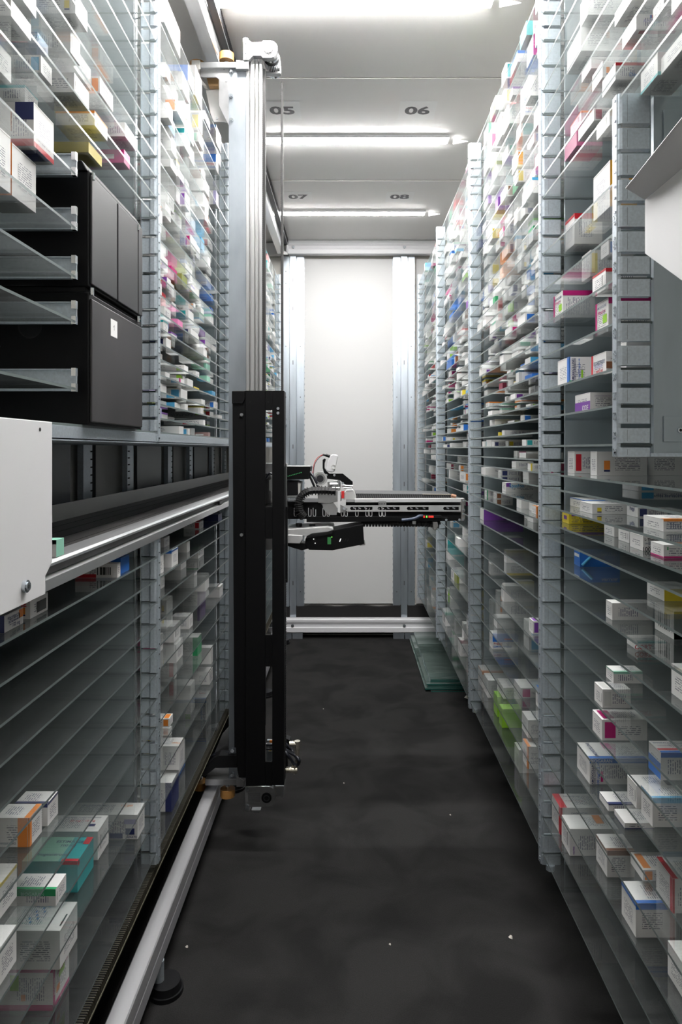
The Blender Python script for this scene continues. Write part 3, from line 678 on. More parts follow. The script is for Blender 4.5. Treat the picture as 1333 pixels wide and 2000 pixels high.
    q = MB(); q.prism(pp([(434, 1435), (447, 1420), (456, 1420), (456, 1478), (416, 1478)], dm + .06), dm + .06, dm + .07, ALUM); q.build('inclined_plate', T)
    q = MB(); q.prism(pp([(413.6, 1486.8), (418.5, 1480), (428, 1475), (450, 1474.5), (468, 1475), (468, 1499), (421, 1499.5), (400, 1517), (393, 1516), (393, 1507)], dm - .01), dm - .012, dm + .03, BLACKM); q.build('black_arm', T, bevel=.002)
    q = MB(); q.tube([P(402, 1512, dm + .05), P(412, 1482, dm + .05), P(425, 1474, dm + .03), P(445, 1471, dm + .01), P(470, 1473, dm)], .0045, CABLE); q.tube([P(406, 1496, dm + .07), P(413, 1478, dm + .07), P(430, 1470, dm + .04), P(470, 1468, dm)], .004, CABLE); q.build('cable', T)
    for x, y in ((455, 1463.8), (455.4, 1511)):
        c = P(x, y, dm); q = MB(); q.cyl((c[0], dm - .012, c[2]), (c[0], dm + .001, c[2]), .006, SCREW, 16); q.build('bolt', T)
    for x, dd in ((392, .05), (445, 0)):
        c = P(x, 1538, dm + .02 + dd); q = MB(); q.cyl((c[0], c[1], .124), (c[0], c[1], .148), .0240, WHEEL, 32); q.cyl((c[0], c[1], .120), (c[0], c[1], .175), .008, CHROME, 16); q.build('guide_wheel', T)
    q = MB(); q.prism(pp([(404, 1425), (424, 1420), (424, 1432), (414, 1436), (414, 1448), (402, 1448)], dm + .15), dm + .15, dm + .19, ALUM)
    q.prism(pp([(396, 1446), (412, 1446), (412, 1454), (396, 1454)], dm + .13), dm + .13, dm + .16, ALUM); q.build('sensor_bracket', T, bevel=.001)
    q = MB(); q.prism(pp([(479, 1536), (527, 1536), (534, 1540), (538.5, 1549), (539, 1558), (537, 1568), (531, 1574), (524, 1576), (488, 1577), (488, 1585), (479, 1585)], dm - .05), dm - .05, dm - .02, ALUM); mo = q.build('drive_motor', T, bevel=.0015)
    c = P(521, 1558, dm - .05); q = MB(); q.cyl((c[0], dm - .052, c[2]), (c[0], dm - .049, c[2]), .016, BLACKM, 30); q.ring((c[0], dm - .0535, c[2]), (0, 1, 0), .010, .003, .003, mat('dark_steel', (.12, .12, .13), .3, .8), 24); q.build('bearing', mo)
    q = MB(); a, b = P(480.5, 1546.5, dm - .05), P(510, 1566.5, dm - .05); q.box(a[0], b[0], dm - .0508, dm - .0499, a[2], b[2], mat('nameplate', (.45, .45, .46), .4, .4))
    for k in range(9): zz = a[2] - .003 - k * .0032; q.box(a[0] + .007, b[0] - .002, dm - .0511, dm - .0507, zz, zz - .0011, DARKH)
    q.build('nameplate', mo)
    for x, y in ((483.5, 1540.5), (483.5, 1575)):
        c = P(x, y, dm - .05); q = MB(); q.cyl((c[0], dm - .054, c[2]), (c[0], dm - .049, c[2]), .006, SCREW, 16); q.build('screw', mo)
    q = MB(); q.prism(pp([(538, 1535), (555, 1535), (554, 1556), (541, 1556)], dm - .03), dm - .03, dm + .02, ALUM)
    q.prism(pp([(493, 1576), (511, 1576), (508, 1581), (496, 1580)], dm), dm - .02, dm + .02, ALUM); q.build('motor_mount', T, bevel=.001)
    # --- black cover
    dc = 2.12
    f = lambda poly, y0, y1, m=BLACKP: q.prism(pp(poly, dc), y0, y1, m)
    q = MB()
    f([(480, 763), (518.5, 763), (518.5, 1535), (480, 1535)], dc, dc + .006); f([(532, 763), (555, 763), (555, 1534), (532, 1534)], dc, dc + .006)
    for a, b in ((763, 801), (990, 1052), (1240, 1302), (1488, 1535)): f([(518.5, a), (532, a), (532, b), (518.5, b)], dc, dc + .006)
    f([(553.5, 763), (555, 763), (555, 1534), (553.5, 1534)], dc + .006, dc + .06)
    f([(480, 763), (482, 763), (482, 1534), (480, 1534)], dc + .006, dc + .05)
    q.box(px(532, 0, dc)[0], px(534, 0, dc)[0], dc + .006, dc + .03, H - .95, H + .12, BLACKP)
    cov = q.build('cover', T, bevel=.001)
    q = MB(); f([(453, 763), (480, 763), (480, 1522), (466, 1522), (463, 1508), (460, 1463), (457, 1463)], dc + .010, dc + .045); f([(453, 764), (478, 764), (478, 780), (474, 788), (453, 788)], dc + .002, dc + .012); q.build('side_flange', cov, bevel=.001)
    for x, y in ((543.5, 797.8), (543.5, 806.8)):
        c = px(x, y, dc); s = MB(); s.cyl((c[0], dc - .003, c[2]), (c[0], dc + .001, c[2]), .0045, SCREW, 14); s.build('screw', cov)
    for y in (810, 1045): 
        c = px(471.5, y, dc); s = MB(); s.cyl((c[0], dc + .003, c[2]), (c[0], dc + .011, c[2]), .005, mat('dull_screw', (.35, .36, .36), .4, .8), 12); s.build('screw', cov)
    for x in (489, 524): 
        c = px(x, 785, dc); s = MB(); s.cyl((c[0], dc - .0006, c[2]), (c[0], dc + .001, c[2]), .003, DARKH, 12); s.build('pin_hole', cov)
    q = MB(); xr = px(557.5, 0, dc + .05)[0]; z = H - (1138 - 878) / F * dc; q.box(px(555, 0, dc + .05)[0], xr, dc + .05, dc + .07, H - (1480 - 878) / F * (dc + .05), z, BLACKM)
    while z > H - .95: q.box(xr - .0005, xr + .0018, dc + .05, dc + .07, z, z - .004, BLACKM); z -= .008
    q.build('toothed_strip', T)
    q = MB(); q.prism(pp([(555, 990), (561.5, 990), (561.5, 1138), (555, 1138)], dc + .06), dc + .06, dc + .08, BLACKP); q.build('inner_cover', T)
    # connectors and cables at the foot
    ni = CHROMEY; d1 = 2.18
    q = MB(); c = P(566, 1453, d1); e = P(580, 1453, d1); q.cyl(c, e, .009, ni, 18); q.cyl(P(581, 1447, d1), P(581, 1462, d1), .0095, ni, 18); q.cyl(P(581, 1462, d1), P(580.5, 1480, d1), .0075, ni, 16); q.cyl(P(580.5, 1480, d1), P(580, 1490, d1), .004, ni, 12); q.build('cable_connector', T)
    q = MB(); q.cyl(P(556, 1503.5, d1), P(571, 1503.5, d1), .008, ni, 16); q.cyl(P(560, 1503.5, d1), P(562, 1503.5, d1), .0095, ni, 16); q.cyl(P(567, 1503.5, d1), P(569, 1503.5, d1), .0095, ni, 16)
    q.cyl(P(576, 1494, d1), P(576, 1510, d1), .009, ni, 4); q.cyl(P(570, 1503.5, d1), P(581, 1503.5, d1), .0095, ni, 18); q.build('cable_connector', T)
    q = MB(); q.tube([P(520, 1454, d1), P(545, 1456, d1), P(560, 1466, d1), P(575, 1474, d1), P(584, 1484, d1 - .01), P(583, 1492, d1), P(577, 1496, d1)], .0055, CABLE)
    q.tube([P(520, 1462, d1), P(550, 1464, d1), P(562, 1474, d1 - .01), P(570, 1486, d1), P(575, 1494, d1)], .005, CABLE); q.tube([P(555, 1450, d1 + .02), P(568, 1462, d1 + .02), P(578, 1478, d1)], .004, CABLE); q.build('cable', T)
    q = MB(); q.prism(pp([(522, 1446), (532, 1446), (532, 1490), (520, 1490)], d1 + .04), d1 + .04, d1 + .05, GALVP); q.prism(pp([(553, 1440), (567, 1446), (569, 1460), (562, 1478), (562, 1500), (553, 1500)], d1 + .03), d1 + .03, d1 + .06, BLACKM); q.build('motor_housing', T)
    q = MB(); q.prism(pp([(524, 1463), (532, 1463), (532, 1468), (524, 1468)], d1 + .036), d1 + .036, d1 + .040, PAPER); q.prism(pp([(526, 1466.5), (530, 1466.5), (528, 1463.6)], d1 + .035), d1 + .035, d1 + .036, INK['Y']); q.prism(pp([(527, 1446), (532, 1446), (532, 1452), (527, 1452)], d1 + .036), d1 + .036, d1 + .04, INK['O']); q.build('warning_label', T)

    # --- lift carriage joining mast and gripper
    dg = 2.30
    q = MB(); q.prism(pp([(515, 905), (560, 905), (560, 1012), (540, 1012), (540, 1075), (515, 1075)], dm + .05), dm + .06, dm + .10, ALUM); q.build('lift_carriage', T, bevel=.001)
    q = MB(); q.prism(pp([(518, 925), (532, 925), (532, 935), (526, 938), (526, 958), (532, 960), (532, 985), (518, 985)], dm + .02), dm + .02, dm + .05, CHROME); q.tube([P(519, 935, dm + .01), P(526, 925, dm), P(532, 926, dm)], .003, CABLE); q.build('linear_block', T)
    def G(x, y, d=dg): return px(x, y, d)
    def pr(name, poly, d, th, m, bev=.001, parent=None):
        q = MB(); q.prism(pp(poly, d), d, d + th, m); return q.build(name, parent or T, bevel=bev)
    # beam & belt of the gripper table
    gt = pr('gripper_beam', [(693, 974), (906, 973), (906, 981), (693, 981.5)], dg, .012, mat('white_anodised', (.86, .86, .87), .32, .5))
    pr('beam_core', [(676, 981), (902, 981), (902, 1000), (676, 1001)], dg + .030, .16, BLACKM)
    q = MB(); q.prism(pp([(695, 964), (882, 966), (882, 974), (695, 974)], dg + .01), dg + .012, dg + .20, mat('ribbed_gripper_belt', (.02, .02, .022), .5)); x = G(697, 0)[0]
    za, zb2 = G(0, 965.5)[2], G(0, 973.5)[2]
    while x < G(880, 0)[0]:
        q.face([(x, dg + .0115, zb2), (x + .0022, dg + .0115, zb2), (x + .0052, dg + .0115, za), (x + .003, dg + .0115, za)], mat('belt_rib', (.10, .10, .10), .5)); x += .0062
    q.build('gripper_belt', T)
    pr('belt_cap', [(826, 965), (882, 966), (882, 966.6), (826, 965.8)], dg + .008, .012, mat('tan_edge', (.42, .36, .28), .5))
    # lower slotted rail
    q = MB(); f2 = lambda poly, m=ALU, d=dg - .004, th=.004: q.prism(pp(poly, d), d, d + th, m)
    f2([(669, 987), (901, 987), (901, 989.8), (669, 989.8)]); f2([(674, 996.4), (901, 996.4), (901, 999.2), (679, 999.2)])
    edges = [669, 686, 726, 742, 784, 792, 810, 836, 867, 874, 901]; sl = [(686, 728), (740, 781), (797, 838), (868, 897)]
    xs2 = 669
    for a, b in sl:
        f2([(xs2, 989.8), (a, 989.8), (a - 2, 993), (a, 996.4), (xs2, 996.4)]); xs2 = b
    f2([(897, 989.8), (901, 989.8), (901, 996.4), (897, 996.4)]); q.build('slotted_rail', T)
    q = MB()
    for a in (690, 700, 712, 745, 756, 768, 801, 812, 826, 872, 884): q.cyl(G(a, 991.5, dg + .02), G(a + 5, 994, dg + .02), .004, CHROME, 10)
    q.build('roller', T)
    q = MB(); q.prism(pp([(665, 985), (673, 990), (680, 994), (673, 999), (665, 1000)], dg - .004), dg - .006, dg, ALUM); q.cyl(G(673, 993, dg - .006), G(673, 993, dg - .012), .005, SCREW, 14); q.prism(pp([(660, 960), (665, 958), (665, 1002), (660, 1000)], dg - .006), dg - .008, dg - .002, WHITEPL); q.build('rail_end_plate', T)
    q = MB(); q.prism(pp([(740, 979), (755, 979), (755, 986.5), (740, 986.5)], dg - .006), dg - .006, dg + .0, ALUM)
    for xx in (742.5, 746.5, 751): 
        c = G(xx, 984, dg - .006); q.cyl((c[0], dg - .0068, c[2]), (c[0], dg - .0055, c[2]), .002, DARKH, 10)
    q.build('clamp', T)
    # chassis under the beam
    ch = MB(); ch.prism(pp([(557, 981), (625, 981), (640, 1001), (900, 1001), (907, 1004), (908, 1016), (876, 1018), (876, 1014), (557, 1014)], dg + .004), dg + .006, dg + .19, BLACKP)
    ch.prism(pp([(599, 1009), (876, 1010), (876, 1018), (599, 1020)], dg - .004), dg - .004, dg + .10, BLACKP); ch.build('chassis', T, bevel=.001)
    q = MB()
    for k, a in enumerate((575, 583, 603, 612, 631, 639, 667, 674, 695, 715, 722, 741, 748)):
        q.tube([G(a, 992, dg), G(a, 1006, dg - .002), G(a + 3, 1008.5, dg - .002), G(a + 5, 1006, dg - .002), G(a + 5, 995, dg)], .0013, mat('white_hook', (.55, .55, .55), .35), 6, 3)
    q.build('cable_clip', T)
    # right end bracket
    q = MB(); q.prism(pp([(901.5, 974), (908, 973.5), (908.5, 983), (907, 990), (909, 997), (907, 1003), (909, 1008), (908, 1018), (902, 1018)], dg - .006), dg - .008, dg + .02, mat('worn_grey', (.32, .31, .30), .4, .7)); q.build('end_bracket', T, bevel=.0008)
    for y in (977.5, 996, 1003.5, 1015):
        c = G(905.5, y, dg - .008); q = MB(); q.cyl((c[0], dg - .010, c[2]), (c[0], dg - .007, c[2]), .003, SCREW, 12); q.build('screw', T)
    for x, y in ((872, 1015.5), (898, 1015)):
        c = G(x, y, dg - .004); q = MB(); q.cyl((c[0], dg - .007, c[2]), (c[0], dg + .001, c[2]), .0042, SCREW, 12); q.build('screw', T)
    # red display
    disp = pr('display', [(823, 1006), (862, 1006.5), (865, 1009), (864, 1012.5), (823, 1012)], dg - .008, .010, BLACKM)
    q = MB()
    for k, (xx, m_) in enumerate(((829, LEDR), (834, LEDG), (839, LEDR), (842.5, LEDR), (846, LEDR))):
        a, b = G(xx - 1.3, 1007.5, dg - .0085), G(xx + 1.3, 1011, dg - .0085); q.box(a[0], b[0], dg - .0088, dg - .0079, a[2], b[2], m_)
    q.build('indicator', disp)
    q = MB(); q.cyl(G(882, 967.5, dg + .005), G(891, 970, dg + .005), .006, mat('copper_metal', (.75, .42, .28), .3, .5), 12); q.build('light_sensor', T)  # copper-coloured sensor barrel, not emissive
    q = MB(); q.tube([G(785, 1016, dg - .012), G(800, 1014.5, dg - .014), G(812, 1012, dg - .014), G(820, 1008, dg - .012), G(826, 1007.5, dg - .01)], .0052, mat('blue_grey_cable', (.06, .08, .13), .4)); q.build('cable', T)
    # hanging cable chain
    q = MB(); random.seed(3)
    xx = 709
    while xx < 855:
        y0_ = 1020 + max(0, (xx - 830)) * .12; w = 5.2; a = 3.0 * math.sin(xx * .05)
        q.prism(pp([(xx, y0_), (xx + w, y0_), (xx + w - .6, y0_ + 8 + (2 if int(xx) % 3 == 0 else 0)), (xx + .6, y0_ + 8.5)], dg + .02), dg + .01, dg + .05, RUBBER); xx += 6
    q.prism(pp([(706, 1018), (860, 1018), (861, 1024), (706, 1024)], dg + .03), dg + .02, dg + .05, RUBBER); q.build('cable_chain', T)
    q = MB(); q.prism(pp([(846, 1019), (855, 1019), (857, 1028), (853, 1036), (847, 1035), (846, 1027)], dg - .002), dg - .002, dg + .02, mat('worn_grey', (.32, .31, .30), .4, .7)); q.build('chain_anchor', T, bevel=.002)
    pr('chain_mount', [(806, 1017), (813, 1017), (813, 1024), (806, 1024)], dg - .004, .01, ALUM)
    # wedge-shaped black housing with arm casting
    wedge = pr('wedge_housing', [(650, 1036), (709.5, 1024), (712, 1063), (650, 1075), (604, 1074), (596, 1064), (597, 1052), (650, 1043)], dg - .02, .12, BLACKP, .0015)
    q = MB()
    for a in (663, 668, 673, 678): q.prism(pp([(a, 1058), (a + 1.6, 1058), (a + 4, 1052), (a + 2.4, 1052)], dg - .021), dg - .0208, dg - .0198, mat('white_point', (1, 1, 1), .4, emit=(1, 1, 1), es=1.2) if a == 663 else DARKH)
    q.build('vent_slot', wedge)
    q = MB(); q.prism(pp([(640, 1049), (647, 1049), (647, 1063), (640, 1063)], dg - .022), dg - .0218, dg - .0203, PCB); q.build('circuit_board', wedge)
    q = MB()
    for x, y, m_ in ((648.5, 1049, LEDG), (613, 1053, mat('white_point', (1, 1, 1), .4, emit=(1, 1, 1), es=2)), (616, 1061, mat('white_point'))):
        a = G(x, y, dg - .022); q.box(a[0] - .0014, a[0] + .0014, dg - .0222, dg - .0203, a[2] - .0014, a[2] + .0014, m_)
    q.build('indicator', wedge)
    pr('wedge_lip', [(709, 1063), (714, 1062), (714, 1065), (703, 1066)], dg - .02, .10, mat('worn_grey', (.32, .31, .30), .4, .7), .0005)
    arm = pr('arm_casting', [(556, 1045), (590, 1046), (598, 1048), (610, 1042), (640, 1039), (652, 1035), (650, 1031), (640, 1029), (556, 1034)], dg - .035, .16, mat('cast_aluminium', (.66, .66, .66), .42, .55, noise=(40, .06, (1, 1, 1))), .0015)
    pr('arm_casting_edge', [(556, 1044), (592, 1046), (592, 1053), (586, 1062), (556, 1061)], dg - .040, .02, mat('cast_aluminium'), .002)
    pr('arm_underside', [(556, 1058), (600, 1062), (606, 1071), (590, 1075), (572, 1070), (556, 1064)], dg - .01, .06, BLACKM)
    for x0_, x1_, ya_, yb_ in ((578, 590, 1022, 1031), (605, 616, 1024, 1032)):
        a = G((x0_ + x1_) / 2, ya_, dg + .02); b = G((x0_ + x1_) / 2, yb_, dg + .02); q = MB(); q.cyl((a[0], a[1], b[2]), a, .0105, BLACKM, 20); q.build('rubber_stop', T)
    # electronics left of the gripper head
    bx = pr('control_box', [(555, 911), (605, 911.5), (607, 913), (603, 936), (555, 937)], dg - .03, .12, BLACKP)
    q = MB(); a = G(557, 911.4, dg - .03); b = G(609, 908, dg + .09); q.box(a[0], G(605, 0, dg - .03)[0], dg - .03, dg + .09, a[2], a[2] + .0012, mat('grey_lid', (.35, .36, .36), .45, .4)); q.build('lid', bx)
    q = MB(); put_text(q, 'ERFOLG', G(574, 928, dg - .0305), (1, 0, .12), (0, 0, 1), .004, mat('green_print', (.05, .30, .10), .5)) if False else None
    for k in range(9):
        a = G(562 + k * 3.2, 931 - k * .9, dg - .0305); q.box(a[0], a[0] + .0035, dg - .0308, dg - .0299, a[2], a[2] + .003, mat('green_print', (.05, .30, .10), .5))
    q.build('green_print', bx)
    pr('lower_box', [(555, 939), (582, 940), (583, 968), (555, 968)], dg - .02, .10, BLACKM); pr('box_end', [(581, 941), (588, 943), (586, 966), (582, 968)], dg - .018, .09, mat('grey_plastic'))
    pr('tray_plate', [(555, 968), (590, 968), (590, 972), (555, 973)], dg - .02, .12, mat('dull_screw'))
    q = MB(); q.tube([G(604, 921, dg), G(612, 930, dg - .01), G(619, 944, dg - .01), G(624, 954, dg)], .005, CABLE); q.tube([G(603, 926, dg), G(609, 938, dg), G(615, 952, dg)], .004, CABLE); q.build('cable', T)
    # curved cable chain
    q = MB(); path = [G(656, 959, dg - .01), G(630, 957.5, dg - .012), G(605, 959, dg - .015), G(589, 968, dg - .018), G(583, 984, dg - .02), G(585, 1000, dg - .02), G(594, 1011, dg - .015)]
    q.tube(path, .0125, BLACKM, 6, 8); q.build('cable_chain', T)
    q = MB(); pts = [Vector(p) for p in path]
    for i in range(len(pts) - 1):
        for k in range(4):
            c = pts[i].lerp(pts[i + 1], k / 4); d_ = (pts[i + 1] - pts[i]).normalized(); q.cyl(c, c + d_ * .0035, .0150, RUBBER, 8)
    q.build('chain_link', T)
    # gripper head metalwork
    q = MB(); c = G(625.6, 935, dg - .012); q.cyl(c, (c[0], c[1] + .06, c[2]), .0235, ALUM, 32); q.ring((c[0], c[1] - .002, c[2]), (0, 1, 0), .0235, .006, .004, CHROME, 32); q.cyl((c[0], c[1] - .0015, c[2]), (c[0], c[1] + .001, c[2]), .012, LENS, 24)
    q.build('gripper_motor', T)
    pr('head_plate', [(620, 958), (652, 957), (666, 960), (668, 978), (640, 984), (622, 982)], dg - .004, .05, ALUM)
    pr('head_block', [(640, 941), (662, 939), (666, 944), (664, 972), (642, 972)], dg + .01, .05, ALUM)
    pr('white_block', [(677, 958), (690, 957), (696, 968), (696, 976), (672, 976), (668, 968)], dg + .002, .05, mat('pale_plastic', (.70, .70, .69), .45))
    pr('red_tag', [(667, 959.5), (673, 959), (672.6, 973), (667.4, 974)], dg - .006, .004, REDC, .0003)
    q = MB()
    for a, b_, r in (((645, 946), (660, 946), .006), ((648, 953), (664, 953), .0045), ((662, 938), (662, 952), .004), ((668, 948), (690, 950), .004), ((672, 953), (688, 954), .003)): q.cyl(G(*a, dg - .002), G(*b_, dg - .002), r, CHROME, 14)
    q.prism(pp([(630, 984), (652, 982), (658, 990), (658, 1006), (642, 1006), (632, 994)], dg - .002), dg - .002, dg + .01, ALUM)
    q.build('spindle', T)
    arm2 = pr('camera_arm', [(630.5, 898), (634, 895.5), (637, 897), (634.5, 905), (634.5, 914), (638, 920), (644, 925), (670, 925), (689.5, 941), (689.5, 948), (675, 947), (664, 938), (640, 935), (634, 927), (630.5, 914)], dg - .004, .006, BLACKP, .0006)
    for x, y in ((653.5, 928), (638, 928), (670, 944)):
        c = G(x, y, dg - .005); q = MB(); q.cyl((c[0], dg - .007, c[2]), (c[0], dg - .003, c[2]), .004, SCREW, 12); q.build('screw', arm2)
    cam_ = pr('camera_housing', [(650, 887.5), (658, 888), (661, 891), (654, 920), (650, 923), (637, 920), (636.5, 916), (643, 896), (646, 889)], dg - .012, .035, WHITEPL, .003)
    q = MB(); c = G(652, 912, dg - .013); q.ring((c[0], dg - .014, c[2]), (0, 1, 0), .008, .002, .002, mat('grey_plastic'), 20); q.build('lens_ring', cam_)
    q = MB(); q.cyl(G(645.5, 891.5, dg), G(637, 889, dg), .0055, BLACKM, 14); q.cyl(G(637, 889, dg), G(631, 888, dg), .0035, BLACKM, 12); q.build('plug', cam_)
    q = MB(); q.tube([G(631, 888, dg), G(621, 894, dg), G(614, 906, dg - .004), G(611, 926, dg)], .0012, REDC, 6); q.tube([G(631, 889, dg + .002), G(622, 896, dg), G(615, 908, dg), G(612.5, 926, dg)], .0011, RUBBER, 6); q.build('wire', T)
robot()

